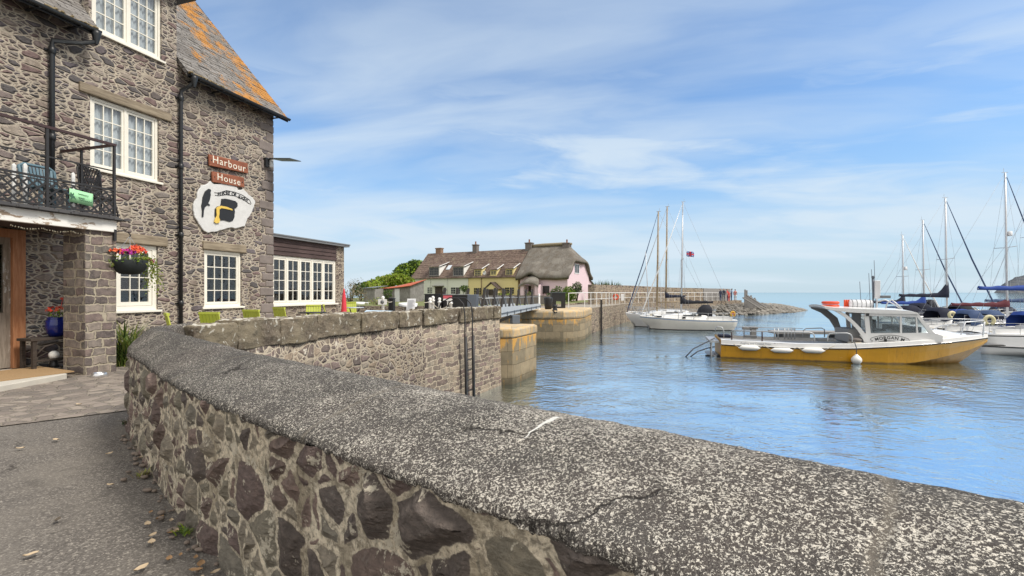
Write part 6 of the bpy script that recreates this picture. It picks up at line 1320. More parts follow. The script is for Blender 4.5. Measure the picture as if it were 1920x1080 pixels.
dinghy('white upturned dinghy behind the leaning notice board', at(765, 38), 38, .52, .5, 1.5, M['gel'], .35); dinghy('small white upturned dinghy on the grass left of the plated white post', at(679, 44), 44, .5, .2, 1.25, M['gel'], .1)
dinghy('pale open dinghy lying on the quay behind the parapet below the notice board', at(755, 17.9), 18.3, .55, .12, 1.7, M['gel_cream'], .0, up=False)
# ---------------------------------------------------------------- the orange charter boat
d_ = Vector((.956, -.294)); BO = Vector((10.67, 24.87)); BP = Plane(BO, d_)
boat = thing('charter_boat', 'orange and white charter fishing boat with a white wheelhouse moored in the harbour', 'boat', (BO.x, BO.y, WZ), BP.rz)
def bp(px, py, w_=1.55): return BP.s_(px, w_), BP.z_(px, py, w_)-WZ
LB = BP.s_(1851, 0); SB = BP.s_(1352, 1.5)
def hb_(u): return float(np.interp(u, [0,.2,.45,.62,.74,.84,.92,.97,1.0], [1.48,1.56,1.58,1.52,1.32,1.0,.60,.28,.03]))
sheer_px = [(1352,645.5),(1400,648.5),(1500,653),(1600,653.5),(1700,648.5),(1770,643),(1820,637.5),(1851,633)]
us, zs_ = [], []
for x, y in sheer_px:
    w_ = 1.5
    for it in range(6): u = (BP.s_(x, w_)-SB)/(LB-SB); w_ = hb_(min(1, max(0, u)))
    us.append(u); zs_.append(BP.z_(x, y, w_)-WZ)
def sheer(u): return float(np.interp(u, us, zs_))
secs = []; NU = 44
for i in range(NU+1):
    u = i/NU; x = SB+(LB-SB)*u; b_ = hb_(u); z = sheer(u); band = .25-.07*u; fl = .10+.42*max(0, u-.5)
    bc = b_*(.94-.30*max(0, (u-.62)/.38)); zc = float(np.interp(u, [0,.60,.70,.80,.90,.97,1], [-.12,-.08,.04,.26,.54,.80,1.0])); zk = float(np.interp(u, [0,.80,.86,.92,.97,1], [-.5,-.5,-.36,.10,.62,.95])); zk = min(zk, zc-.01)
    rk = lambda zz: -.10*max(0, zz)*(1-u)*0
    half = [(b_-.10, z+band), (b_+.015, z+band-.02), (b_+.035, z+.03), (b_+.05, z+.015), (b_+.05, z-.035), (b_+.01, z-.05), (bc+(b_-bc)*.5, z+(zc-z)*.45), (bc, zc), (bc*.62, zc+(zk-zc)*.45), (.0, zk)]
    pts_ = [(x, -a, c) for a, c in half]+[(x, a, c) for a, c in half[::-1][1:]]; secs.append(pts_)
rm = lambda k: [0,0,0,1,1,2,2,3,3,3,3,2,2,1,1,0,0,0][k]
nav = None
mb = MB(); mb.loft(secs, 0, False, rm); mb.face(secs[0], 2); mb.build('hull', [M['gel'], M['rubber'], M['orange_hull'], M['hull_low']], boat)
mb = MB(); dk = []
for i in range(NU+1):
    u = i/NU; x = SB+(LB-SB)*u; b_ = max(.0, hb_(u)-.10); z = sheer(u)+.25-.07*u-(.0 if u > .5 else .16); dk.append([(x,-b_,z),(x,0,z+.03),(x,b_,z)])
mb.loft(dk, 0, False); mb.build('deck', M['boat_grey'], boat)
# foredeck and coach roof
WH_ = 1.22; secs = []; x0, zz0 = bp(1700, 640, 1.3); prof = [(1640,627),(1700,622),(1745,617.5),(1775,622),(1805,627.5),(1832,631.5)]
for px_, py_ in prof:
    w_ = 1.1
    for it in range(6): u = (BP.s_(px_, w_*.8)-SB)/(LB-SB); w_ = hb_(min(1,u))
    x = BP.s_(px_, w_*.8); zt_ = BP.z_(px_, py_, w_*.6)-WZ; zb_ = sheer(u)+.17; hw = min(w_*.86, WH_-.04)
    secs.append([(x,-hw,zb_),(x,-hw*.94,zb_+(zt_-zb_)*.75),(x,-hw*.72,zt_),(x,0,zt_+.07),(x,hw*.72,zt_),(x,hw*.94,zb_+(zt_-zb_)*.75),(x,hw,zb_)])
mb = MB(); mb.loft(secs, 0, True); mb.face(secs[-1][::-1]); mb.build('foredeck', M['gel'], boat)
# wheelhouse: side panels, pillars, roof, glass
def cpoly(pxs, w_): return [bp(x, y, w_) for x, y in pxs]
WH = 1.22
mb = MB()
for sgn, w_ in ((-1, WH), (1, WH)):
    y0, y1 = sgn*WH, sgn*(WH-.06)
    lower = cpoly([(1622,641.5),(1612,629),(1624,625),(1700,624.5),(1752,624),(1768,630),(1768,641)], WH); mb.prism(lower, y0, y1, 'xz')
    for a in ([(1621,590),(1629,590),(1633,626),(1624,627)], [(1687.5,592),(1691,592),(1691.5,625),(1688,625)], [(1717,594),(1719.5,594),(1722,625),(1718.5,625)]): mb.prism(cpoly(a, WH), y0-sgn*.004, y1, 'xz')
    mb.prism(cpoly([(1712,584.5),(1720,586),(1752,625),(1742.5,625)], WH), y0+sgn*.004, y1, 'xz')
    mb.prism(cpoly([(1622,587),(1716,588),(1719,594.5),(1622,592)], WH), y0+sgn*.002, y1, 'xz')
    arch = [(1560,581),(1576,583.5),(1590,592),(1603,604),(1613,614),(1621,624),(1625,632),(1628,641.5),(1620,641.5),(1616,631),(1607,618),(1596,606),(1583,594),(1569,585.5)]
    if sgn < 0: mb.prism(cpoly(arch, WH), y0-.02, y1, 'xz')
mb.build('wheelhouse', M['gel'], boat)
far_arch = cpoly([(1532,574),(1545,575),(1566,583),(1585,598),(1592,618),(1594,641),(1584,641),(1580,618),(1570,602),(1553,588),(1534,580)], 0.0); mb = MB(); mb.prism([(a+.0, c) for a, c in far_arch], WH-.14, WH-.02, 'xz'); mb.build('rear_arch', M['boat_grey'], boat)
roof = cpoly([(1545,574.5),(1560,576.5),(1600,578.5),(1660,580.5),(1700,582.5),(1718,586),(1722,589.5),(1712,589),(1640,588),(1590,585.5),(1561,582),(1547,579)], WH)
mb = MB(); n = len(roof)
rs = [[(a, y, c+cm) for a, c in roof] for y, cm in ((-WH-.05,0),(-WH*.6,.05),(0,.07),(WH*.6,.05),(WH+.05,0))]; mb.loft([r_+[r_[0]] for r_ in rs], 0, False); mb.face(rs[0]); mb.face(rs[-1][::-1]); mb.build('cabin_roof', M['gel'], boat)
mb = MB()
for sgn in (-1, 1):
    for a in ([(1632,592),(1687,592.5),(1687,624),(1634,624)], [(1691.5,593),(1717,594),(1719,625),(1691.5,625)], [(1720,594.5),(1742,625),(1721.5,625)]): mb.prism(cpoly(a, WH), sgn*(WH-.035), sgn*(WH-.025), 'xz')
a, c = bp(1716, 589, WH), bp(1746, 623, WH); mb.face([(a[0],-WH+.07,a[1]),(a[0],WH-.07,a[1]),(c[0],WH-.07,c[1]),(c[0],-WH+.07,c[1])])
mb.build('windscreen', M['glass'], boat)
mb = MB(); x0, z0 = bp(1650, 640, 1); x1, z1 = bp(1690, 612, 1); mb.box((x0,-.3,z0-.1),(x0+.5,.5,z1-.2)); mb.box((x1,-1.0,z0),(x1+.75,1.0,z1-.02)); mb.box((x0-.02,-.3,z1-.2),(x0+.1,.5,z1+.25)); mb.build('cabin_seats', M['black_canvas'], boat)
a0, c0 = bp(1590, 641, 1.2); MB().box((a0+.1,-.95,c0-.05),(a0+.6,.95,c0+.55)).build('engine_box', M['boat_grey'], boat, bevel=.03)
xa, za = bp(1622, 640, .5); MB().box((xa,.15,za),(xa+.05,1.15,za+1.3)).build('bulkhead', M['boat_grey'], boat); MB().box((xa,-1.15,za),(xa+.05,-.55,za+1.3)).build('bulkhead', M['boat_grey'], boat)
# rails on the after deck
def rail(pxs, w_, r, name='rail', mat='galv'):
    mb = MB(); mb.tube([(bp(x, y, w_)[0], -w_, bp(x, y, w_)[1]) for x, y in pxs], r, 6); return mb.build(name, M[mat], boat)
rail([(1527,641),(1527,630),(1524,625),(1517,623),(1460,622),(1372,620)], 1.42, .030); rail([(1552,641),(1552,630),(1556,625.5),(1564,624.5),(1588,624.5),(1595,627),(1598,633),(1598,643)], 1.42, .030)
rail([(1505,632),(1506,620),(1511,616),(1540,615),(1546,618),(1546,632)], -1.2, .028); rail([(1370,613),(1460,614.5),(1490,615),(1505,616)], -1.3, .016); rail([(1341,622),(1342,614),(1346,612),(1354,614),(1357,620),(1357,634)], 1.2, .024)
for x in (1429, 1372): rail([(x,641),(x,622)], 1.42, .032, 'stanchion', 'rail_maroon')
for x in (1452, 1459, 1471, 1478, 1484, 1490): rail([(x,636),(x,616)], -.6, .032, 'rod_holder')
rail([(1452,617),(1490,617)], -.6, .02, 'rod_rack'); rail([(1395,634),(1395,614)], .2, .03, 'stanchion'); rail([(1416,634),(1416,614)], .2, .03, 'stanchion')
mb = MB()
for (pa_, pb_) in (((1393,613),(1405,618)), ((1406,613),(1420,617)), ((1408,614),(1417,634))): a, c = bp(*pa_, .2), bp(*pb_, .2); mb.box((a[0],-.4,c[1]),(c[0],.1,a[1]))
mb.build('bait_table', M['post_grey'], boat); mb = MB(); a, c = bp(1348, 628, .9), bp(1371, 634, .9); mb.box((a[0],-.9,c[1]),(c[0],-.2,a[1])); mb.build('tarp', M['navy'], boat, bevel=.05)
mb = MB(); a, c = bp(1535, 635.5, 1.2), bp(1568, 641, 1.2); mb.box((a[0],-1.2,c[1]),(c[0],-.7,a[1])); a, c = bp(1398, 629.5, 1.), bp(1420, 634, 1.); mb.box((a[0],-.9,c[1]),(c[0],-.5,a[1])); mb.build('deck_boxes', M['lead'], boat)
rail([(1728,641),(1735,628),(1748,618),(1765,611),(1800,605),(1845,601)], .95, .026, 'bow_rail', 'alu'); rail([(1842,634),(1846,603)], .25, .03, 'bow_post', 'alu'); rail([(1797,640),(1810,604)], .55, .026, 'bow_post', 'alu')
rail([(1700,597.5),(1790,598),(1845,599)], -.8, .022, 'bow_rail', 'alu')
mb = MB(); a, c = bp(1820, 625, .2), bp(1830, 632, .2); mb.box((a[0],-.15,c[1]),(c[0],.15,a[1])); mb.build('windlass', M['alu'], boat)
for x in (1662, 1777): a, c = bp(x-2, 636, 1.35 if x < 1700 else 1.0), bp(x+2, 642, 1.35 if x < 1700 else 1.0); MB().box((a[0],-(1.30 if x < 1700 else .95),c[1]),(c[0],-(1.24 if x < 1700 else .9),a[1])).build('cleat', M['rubber'], boat)
a, c = bp(1623.5, 587, WH), bp(1629, 592.5, WH); MB().box((a[0],-WH-.05,c[1]),(c[0],-WH-.007,a[1])).build('nav_light', M['rubber'], boat)
# roof gear fixed to the boat: aerial mast, radar panel, roof rack
a, c = bp(1637, 580, .2); mb = MB(); zt_ = bp(1637, 520, .2)[1]; mb.tube([(a,-.2,c),(a,-.2,zt_)], .035, 6); mb.lathe([(.001,-.04),(.07,-.04),(.07,.06),(.001,.08)], (a,-.2,zt_), 10)
for x, y, w_ in ((1612,528,-.5),(1629,512,-.6),(1639,488,-.3),(1634,505,.5)): p, q = bp(x+3, 579, w_), bp(x, y, w_); mb.tube([(p[0],-w_,p[1]),(q[0],-w_,q[1])], .012, 4)
mb.build('aerial', M['box_grey'], boat); a, c = bp(1639, 526, .2), bp(1649.5, 560, .2); mb = MB(); mb.box((a[0],-.3,c[1]),(c[0],-.1,a[1])); mb.bar(((a[0]+c[0])/2,-.2,c[1]-.5),((a[0]+c[0])/2,-.2,c[1]),.06); mb.build('radar_reflector', M['paper'], boat, bevel=.02)
mb = MB()
for pts_ in ([(1660,580),(1664,568),(1672,562),(1684,572),(1692,580)], [(1644,566),(1660,562),(1676,570),(1690,580)]): mb.tube([(bp(x, y, .6)[0],-.6,bp(x, y, .6)[1]) for x, y in pts_], .03, 6)
mb.build('roof_rack', M['alu'], boat); a, c = bp(1652, 554, .4), bp(1668, 559, .4); MB().box((a[0],-.55,c[1]),(c[0],-.25,a[1])).build('radar_bar', M['lead'], boat, bevel=.02)
for px_, w_, al in ((1588, .2, 0), (1584.5, .5, 1)):
    pass
mb = MB()
for x in (1584, 1588, 1592): mb.tube([(bp(x,576,.2)[0],-.2,bp(x,576,.2)[1]-.05),(bp(x,562,.2)[0],-.2,bp(x,562,.2)[1])], .045, 8)
mb.build('flare_tubes', M['ring_orange'], boat)
# lettering
a, c = bp(1440, 643.2, 1.5); u = (a-SB)/(LB-SB); tl = math.atan2(sheer(.25)-sheer(.06), (LB-SB)*.19)
text_mb('Angling and Coastal Trips   Tel: 07929 408161', .128, M['ink'], 'lettering', boat, Matrix.Translation((a, -hb_(u)-.028, sheer(u)+.128)) @ Matrix.Rotation(R(90), 4, 'X') @ Matrix.Rotation(tl*.8, 4, 'Z'), .002)
a, c = bp(1668, 633.5, WH); text_mb('MORGAN M', .19, M['black'], 'boat_name', boat, Matrix.Translation((a, -WH-.006, c)) @ Matrix.Rotation(R(90), 4, 'X'), .002, spacing=1.15, arc=1.6, bold=.004)
mb = MB()
for y0, ln in ((.125, 1.0), (-.125, 1.0)): mb.tube([(a+(1.6+y0)*math.sin(t_), -WH-.008, c+(1.6+y0)*math.cos(t_)-1.6) for t_ in np.linspace(-.42, .42, 15)], .009, 4)
for sgn in (-1, 1): mb.tube([(a+sgn*(1.6+q_)*math.sin(.42)+sgn*e_, -WH-.008, c+(1.6+q_)*math.cos(.42)-1.6+f_) for q_, e_, f_ in ((.125,0,0),(.08,.05,-.03),(0,.0,0),(-.06,.06,-.03),(-.125,0,0))], .010, 4)
mb.build('name_scroll', M['black'], boat)
mb = MB(); a, c = bp(1345, 650, 1.2); mb.bar((a-.25,-1.1,.75),(a-.25,-1.1,-.1),.05); mb.bar((a-.25,-.5,.75),(a-.25,-.5,-.1),.05)
for k in range(3): mb.bar((a-.25,-1.1,.05+.25*k),(a-.25,-.5,.05+.25*k),.04)
mb.box((a-.35,-1.2,.70),(a+.1,1.2,.80)); mb.box((a-.4,-.9,-.15),(a+.05,.9,.06)); mb.build('boarding_ladder', M['galv'], boat)
# things lying on or hanging from it
def on_boat(name, label, cat, px_, py_, w_, group=None):
    s_, z_ = bp(px_, py_, w_); p = BP.o+BP.d*s_+BP.n*w_; return thing(name, label, cat, (p.x, p.y, z_+WZ), BP.rz, group)
for px_, py_, lab in ((1405, 652.5, 'white sausage fender nearest the stern of the orange boat'), (1466, 657, 'white sausage fender in the middle of the orange hull\'s row of three'), (1525, 657.3, 'white sausage fender third from the stern of the orange boat')):
    t = on_boat('fender', lab, 'fender', px_, py_, 1.66, 'fenders along the orange hull'); MB().lathe([(.02,-.47),(.035,-.43),(.06,-.40),(.118,-.30),(.122,0),(.118,.30),(.06,.40),(.035,.43),(.02,.47)], (0,0,0), 16, axis='x').build('body', M['fender'], t)
mb = MB()
nodes = [(1375,645),(1385,651),(1424,651.5),(1433,647.5),(1443,654),(1486,656.5),(1494,651),(1504,656),(1546,657),(1565,648)]
for a, c in ((0,1),(2,3),(3,4),(5,6),(6,7),(8,9)): p, q = bp(*nodes[a], 1.66), bp(*nodes[c], 1.66); P0 = BP.o+BP.d*p[0]+BP.n*1.66; Q0 = BP.o+BP.d*q[0]+BP.n*1.66; mb.tube([(P0.x,P0.y,p[1]+WZ),(Q0.x,Q0.y,q[1]+WZ)], .014, 5)
tag(mb.build('fender_rope', M['rope']), 'pale rope looping between the sausage fenders on the orange hull', 'rope')
t = on_boat('fender', 'round white ball fender hanging amidships from the orange boat', 'fender', 1606, 675, 1.78); MB().lathe([(.001,-.22),(.11,-.19),(.195,-.07),(.21,.0),(.19,.08),(.12,.17),(.06,.22),(.05,.25),(.001,.26)], (0,0,0), 18).build('body', M['fender'], t); MB().tube([(0,0,.25),(0,.02,.55),(-.05,.12,.82)], .018, 6).build('rope', M['dark_rope'], t)
t = on_boat('mooring_float', 'grey flattened float lying on the side deck above the ball fender', 'float', 1604, 637.5, 1.2); MB().ell((0,0,0), (.26,.2,.10), 14, 8).build('upper_float', M['chim_stone'], t); MB().ell((-.02,0,-.13), (.30,.22,.07), 14, 8).build('lower_float', M['rope'], t)
for k, (lab, z) in enumerate((('lower orange lifebuoy of the two stacked on the wheelhouse roof', 573.5), ('upper orange lifebuoy of the two stacked on the wheelhouse roof', 567.5))):
    t = on_boat('lifebuoy', lab, 'lifebuoy', 1557, z, .5, 'lifebuoys on the wheelhouse roof'); MB().torus((0,0,0), .30, .065, 'z', 24, 8).build('ring', M['ring_orange'], t); mb = MB(); [mb.torus((.30*math.cos(a), .33*math.sin(a), 0), .085, .012, 'x', 10, 5) for a in (0,)]; mb.build('band', M['white'], t)
t = on_boat('liferaft', 'white strapped liferaft canister on the wheelhouse roof', 'liferaft', 1613, 570, .2); MB().lathe([(.001,-.48),(.16,-.47),(.20,-.42),(.21,0),(.20,.42),(.16,.47),(.001,.48)], (0,0,0), 16, axis='x').build('canister', M['paper'], t)
for x in (-.36,-.18,.0,.18,.36): MB().torus((x,0,0), .213, .011, 'x', 18, 5).build('strap', M['lead'], t)
MB().box((-.4,-.18,-.26),(.4,.18,-.2)).build('cradle', M['alu'], t)
t = on_boat('lifebuoy', 'cream horseshoe lifebuoy on the bow rail of the orange boat', 'lifebuoy', 1855, 601, -.1); MB().tube([(.16*math.cos(a),.0,.16*math.sin(a)*1.15) for a in np.linspace(-1.1, 4.2, 16)], .075, 8).build('foam', M['buoy_cream'], t)
for lab, pts_ in (('mooring line running from the orange boat\'s stern down to the water at left', [(1340,634,1.0),(1318,645,1.2),(1300,654,1.4),(1282,664,1.6)]), ('lower slack mooring line off the orange boat\'s stern', [(1340,650,1.0),(1326,653,1.0),(1308,659,1.2),(1290,664,1.4)])):
    mb = MB(); P_ = []
    for x, y, w_ in pts_: s_, z_ = bp(x, y, w_); p = BP.o+BP.d*s_+BP.n*w_; P_.append((p.x,p.y,z_+WZ))
    P_[-1] = (P_[-1][0],P_[-1][1],WZ-.1); mb.tube(P_, .03, 6); tag(mb.build('mooring_line', M['dark_rope']), lab, 'rope')
t = on_boat('weed_raft', 'dark clump of weed floating under the orange boat\'s stern', 'seaweed', 1345, 664, .6); mb = MB()
for k in range(60): mb.ell((rnd.gauss(0,.35),rnd.gauss(0,.3),rnd.uniform(-.16,.0)-.05), (rnd.uniform(.05,.16),rnd.uniform(.05,.14),.05), 6, 4)
mb.build('weed', M['black_iron'], t)

# ---------------------------------------------------------------- yachts (local x forward from the stern, y to port, z up from the water)
def yacht(label, stern, bow, mast_h, mast_u=.58, hood_h=1.35, hull='gel', stripe='blue_stripe', boom=None, cover='navy', cover_z=2.15, hood='navy', mast='alu', fb=.85, jib='gel_cream', radar=False, mizzen=None, wheel=False, lean=0.0, beam=.15, group='yachts moored in the harbour', boom_len=.42, dark_stripe=False, peak=.55, name='yacht'):
    a, b = Vector(stern), Vector(bow); L = (b-a).length; rz = math.atan2((b-a).y, (b-a).x); t = thing(name, label, 'yacht', (a.x, a.y, WZ), rz, group); B_ = L*beam
    secs = []; N_ = 22; dk = []
    for i in range(N_+1):
        u = i/N_; x = L*u; hw = B_*float(np.interp(u, [0,.15,.4,.6,.8,.92,1], [.62,.82,1,.95,.62,.30,.02])); z = fb*(1+.32*u*u); xs2 = x-(.10*L*max(0,u-.75)/.25)*0
        wl = hw*.86*(1 if u < .8 else max(.0,(1-u)/.2)**.7); xo = L*.10*max(0,(u-.7)/.3)**1.2; so = -L*.035*(1-u) if u < .3 else 0
        half = [(x,hw,z),(x,hw*1.0,z-.07),(x,hw*1.0,z-.13),(x-xo*.5-so*.4,hw*.97*(1 if u<.85 else .8),z*.45),(x-xo-so,wl,.05),(x-xo-so,wl*.97,-.06),(x-xo*1.1-so,wl*.6,-.3),(x-xo*1.2-so,0,-.42)]
        secs.append(half+[(p,-q,r) for p, q, r in half[::-1][1:]]); dk.append([(x,hw,z),(x,hw*.5,z+.05*L/9),(x,0,z+.07*L/9),(x,-hw*.5,z+.05*L/9),(x,-hw,z)])
    rm = lambda k: [0,1,0,0,2,2,2,2,2,2,0,0,1,0][k]
    mb = MB(); mb.loft(secs, 0, True, rm); mb.face(secs[0], 0); mb.build('hull', [M[hull], M[stripe] if stripe else M[hull], M['antifoul']], t)
    mb = MB(); mb.loft(dk, 0, True); mb.build('deck', M['gel'], t)
    secs = []
    for u, h, f in ((.30,.36,.60),(.34,.42,.60),(.50,.42,.58),(.62,.36,.50),(.72,.18,.36),(.78,.02,.22)):
        x = L*u; z0 = fb*(1+.32*u*u)+.01; hw = B_*f; secs.append([(x,hw,z0),(x,hw*.93,z0+h*.85),(x,hw*.6,z0+h),(x,0,z0+h+.05),(x,-hw*.6,z0+h),(x,-hw*.93,z0+h*.85),(x,-hw,z0)])
    mb = MB(); mb.loft(secs, 0, True); mb.face(secs[0]); cr_ = mb.build('coachroof', M['gel'], t)
    for sgn in (1, -1):
        mb = MB(); z0 = fb+.12+.05; mb.add([(L*.36,sgn*(B_*.585+.012),z0+.12),(L*.55,sgn*(B_*.545+.016),z0+.16),(L*.55,sgn*(B_*.53+.014),z0+.26),(L*.36,sgn*(B_*.57+.010),z0+.25)], [(0,1,2,3)]); mb.build('window', DARKG, cr_)
    zc = fb+.02
    for sgn in (1, -1): MB().box((L*.05,sgn*B_*.62,zc),(L*.30,sgn*B_*.50,zc+.24)).build('cockpit_coaming', M['gel'], t)
    if not mast_h: boom = False
    if mast_h:
        mx = L*mast_u; zt_ = mast_h; tip = (mx-.012*zt_+lean, 0, zt_); r = .062 if mast == 'alu' else .085
        mb = MB(); mb.tube([(mx,0,fb+.3),tuple((mx+(tip[0]-mx)*.5,0,zt_*.5)),tip], [r*1.1,r,r*.72], 8); mb.bar((tip[0]-.22,0,zt_+.02),(tip[0]+.16,0,zt_+.03),.03); mb.bar((tip[0]-.1,0,zt_),(tip[0]-.1,0,zt_+.32),.015); ms = mb.build('mast', M['alu' if mast == 'alu' else 'mast_wood'], t)
        for f in (.55,):
            z = zt_*f; x = mx+(tip[0]-mx)*f; MB().tube([(x-.06,B_*.62,z+.03),(x,0,z),(x-.06,-B_*.62,z+.03)], .022, 5).build('spreader', M['alu'], ms)
        if radar: x = mx+(tip[0]-mx)*.62; MB().lathe([(.001,0),(.13,0),(.14,.06),(.13,.30),(.001,.33)], (x+.22,0,zt_*.62), 10).build('radar', M['paper'], ms)
        mb = MB(); zs2 = zt_*.55; xs3 = mx+(tip[0]-mx)*.55-.06
        for sgn in (1, -1):
            mb.tube([(mx-.25,sgn*B_*.93,fb*1.1),(xs3,sgn*B_*.62,zs2+.03),(tip[0],0,zt_-.1)], .008, 4); mb.tube([(mx+.35,sgn*B_*.9,fb*1.1),(mx,0,zs2)], .007, 4); mb.tube([(mx-.7,sgn*B_*.92,fb*1.1),(mx,0,zs2)], .007, 4)
        mb.tube([(.05,0,fb),(tip[0],0,zt_)], .009, 4); mb.tube([(tip[0]-.02,.09,zt_),(mx-.1,.1,fb+.6)], .006, 4); mb.build('rigging', M['wire'], t)
        MB().tube([(L*.985,0,fb*1.34),(L*.97,0,fb*1.34+.45),(tip[0]+(L*.98-tip[0])*.5,0,(zt_+fb)*.5),(tip[0]+.08,0,zt_-.25)], [.025,.055,.05,.018], 6).build('furled_jib', M[jib] if jib else M['wire'], t)
    if boom is not False:
        z0 = fb+.0+cover_z-.85; x1 = mx-L*boom_len; MB().tube([(mx-.05,0,z0),(x1,0,z0+.08)], .05, 8).build('boom', M['alu' if mast == 'alu' else 'mast_wood'], t)
        if cover:
            secs = []; n = 14
            for k in range(n+1):
                u = k/n; x = mx+.06+(x1-mx-.06)*u; h = .16+peak*max(0,1-u*4.2)**1.3+.16*(1-u); hw = .09+.05*(1-u); dz = .03*math.sin(k*1.9)
                zb_ = z0-.09+.08*u; secs.append([(x,hw*.7,zb_),(x,hw,zb_+h*.35),(x,hw*.55,zb_+h*.8+dz),(x,0,zb_+h+.03+dz),(x,-hw*.55,zb_+h*.8+dz),(x,-hw,zb_+h*.35),(x,-hw*.7,zb_)])
            mb = MB(); mb.loft(secs, 0, True, close=True); mb.face(secs[0]); mb.face(secs[-1][::-1]); mb.build('sail_cover', M[cover], t)
    if hood:
        secs = []; z0 = fb+.35
        for u, h, f in ((.40,.02,.52),(.37,.42,.54),(.33,.62,.56),(.27,.60,.56),(.25,.45,.56)):
            h *= hood_h; x = L*u; hw = B_*f; secs.append([(x,hw,z0-.05),(x,hw*.97,z0+h*.6),(x,hw*.7,z0+h*.95),(x,0,z0+h),(x,-hw*.7,z0+h*.95),(x,-hw*.97,z0+h*.6),(x,-hw,z0-.05)])
        mb = MB(); mb.loft(secs, 0, True); mb.build('sprayhood', M[hood], t)
    mb = MB(); zr = .55
    for sgn in (1, -1):
        hwf = lambda u: B_*float(np.interp(u, [0,.15,.4,.6,.8,.92,1], [.62,.82,1,.95,.62,.30,.02]))*.96
        mb.tube([(L*u,sgn*hwf(u),fb*(1+.32*u*u)+zr) for u in (.02,.15,.3,.45,.6,.75,.86,.93)], .010, 4); mb.tube([(L*u,sgn*hwf(u),fb*(1+.32*u*u)+zr*.5) for u in (.02,.15,.3,.45,.6,.75,.86,.93)], .008, 4)
        for u in (.02,.15,.3,.45,.6,.75,.86,.93): mb.tube([(L*u,sgn*hwf(u),fb*(1+.32*u*u)),(L*u,sgn*hwf(u),fb*(1+.32*u*u)+zr)], .013, 4)
    mb.tube([(L*.93,hwf(.93),fb*1.3+zr),(L*1.0,.12,fb*1.34+zr+.02),(L*1.0,-.12,fb*1.34+zr+.02),(L*.93,-hwf(.93),fb*1.3+zr)], .016, 5); mb.tube([(L*1.0,.1,fb*1.34),(L*1.0,.12,fb*1.34+zr)], .014, 4)
    mb.tube([(L*.02,hwf(.02),fb+zr),(-.08,hwf(0)*.7,fb+zr+.03),(-.08,-hwf(0)*.7,fb+zr+.03),(L*.02,-hwf(.02),fb+zr)], .016, 5); mb.build('guard_rail', M['galv'], t)
    mb = MB(); r4 = random.Random(int(abs(a.x*100)+abs(a.y*37)))
    for k in range(26):
        u = r4.uniform(.03, .95); hw = hwf(u); y = r4.uniform(-.9,.9)*hw; z0 = fb*(1+.32*u*u)+(.42 if .32 < u < .70 and abs(y) < B_*.55 else .05); x = L*u
        if r4.random() < .4: mb.box((x,y-.06,z0),(x+r4.uniform(.1,.4),y+r4.uniform(.03,.15),z0+r4.uniform(.04,.18)), r4.choice((0,0,1,2)))
        elif r4.random() < .6: mb.tube([(x,y,z0),(x+r4.uniform(-.5,.5),y+r4.uniform(-.2,.2),z0+r4.uniform(.02,.5))], .018, 5, r4.choice((0,1,2)))
        else: mb.torus((x,y,z0+.05), r4.uniform(.08,.16), .03, 'z', 10, 5, r4.choice((0,2)))
    mb.build('deck_gear', [M['rubber'], M['galv'], M['rope']], t)
    return t, L, B_
def wp(px, py): g_ = ground_at(px, py, WZ); return (g_.x, g_.y)
y1, L1, B1 = yacht('white yacht with black sail cover and sprayhood, nearest of those by the far quay', (18.75, 40.9), (11.15, 42.6), 10.9, .56, 1.5, 'gel_cream', 'blue_stripe', cover='black_canvas', hood='black_canvas', fb=.85, cover_z=2.25, boom_len=.33, lean=-.02, jib='gel', name='yacht')
t = thing('lifebuoy', 'yellow horseshoe lifebuoy on the stern rail of the yacht with the black cover', 'lifebuoy', (18.35, 40.55, WZ+1.35)); MB().tube([(.16*math.cos(a),.0,.2*math.sin(a)) for a in np.linspace(-1.0, 4.14, 14)], .085, 8).build('foam', M['horse'], t); MB().torus((0,-.05,.05), .05, .03, 'y', 10, 5).build('light', M['ring_orange'], t)
y2, _, _ = yacht('cream hulled yacht with tall wooden mast between the black covered yacht and the quay', (18.3, 44.2), (10.6, 45.5), 10.6, .64, 1.0, 'gel', None, boom=None, cover=None, hood=False, mast='wood', fb=.95, jib='slate_blue', boom_len=.36)
y3, _, _ = yacht('yacht with wooden mast and navy sail cover farthest back beside the quay', (19.6, 47.3), (11.6, 48.8), 11.6, .555, 1.0, 'gel', None, cover='navy', hood=False, mast='wood', fb=.95, jib=None, boom_len=.22, cover_z=2.6)
t = thing('bare_mast', 'thin grey raised pole on the foredeck of the wooden masted yacht', 'pole', (at(1217, 44.9), 44.9, WZ+1.0)); MB().tube([(0,0,0),(-.32,0,5.9)], [.05,.03], 6).build('pole', M['alu'], t)
# flag
fx, fy, fz = at(1287, 41.3), 41.3, zat(480.5, 41.3); t = thing('flag', 'small red white and blue flag flying from the black covered yacht\'s shroud', 'flag', (fx, fy, fz))
def fl(u, v): return (.66*u, .05*math.sin(u*7), .44*v-.08*u)
mb = MB(); n = 12
for i in range(n):
    for j in range(8):
        u0, u1, v0, v1 = i/n, (i+1)/n, j/8, (j+1)/8; uu, vv = (u0+u1)/2-.5, (v0+v1)/2-.5
        mi = 0 if abs(uu) < .06 or abs(vv) < .07 else (2 if abs(uu) < .11 or abs(vv) < .14 or abs(abs(uu)-abs(vv)) < .05 else 1)
        if abs(abs(uu)-abs(vv)) < .02: mi = 0
        mb.face([fl(u0,v0),fl(u1,v0),fl(u1,v1),fl(u0,v1)], mi, True)
o = mb.build('cloth', [M['flag_red'], M['flag_blue'], M['flag_white']], t); s_ = o.modifiers.new('thick', 'SOLIDIFY'); s_.thickness = .004; MB().tube([(0,0,-1.0),(0,0,.5)], .006, 4).build('halyard', M['wire'], t)
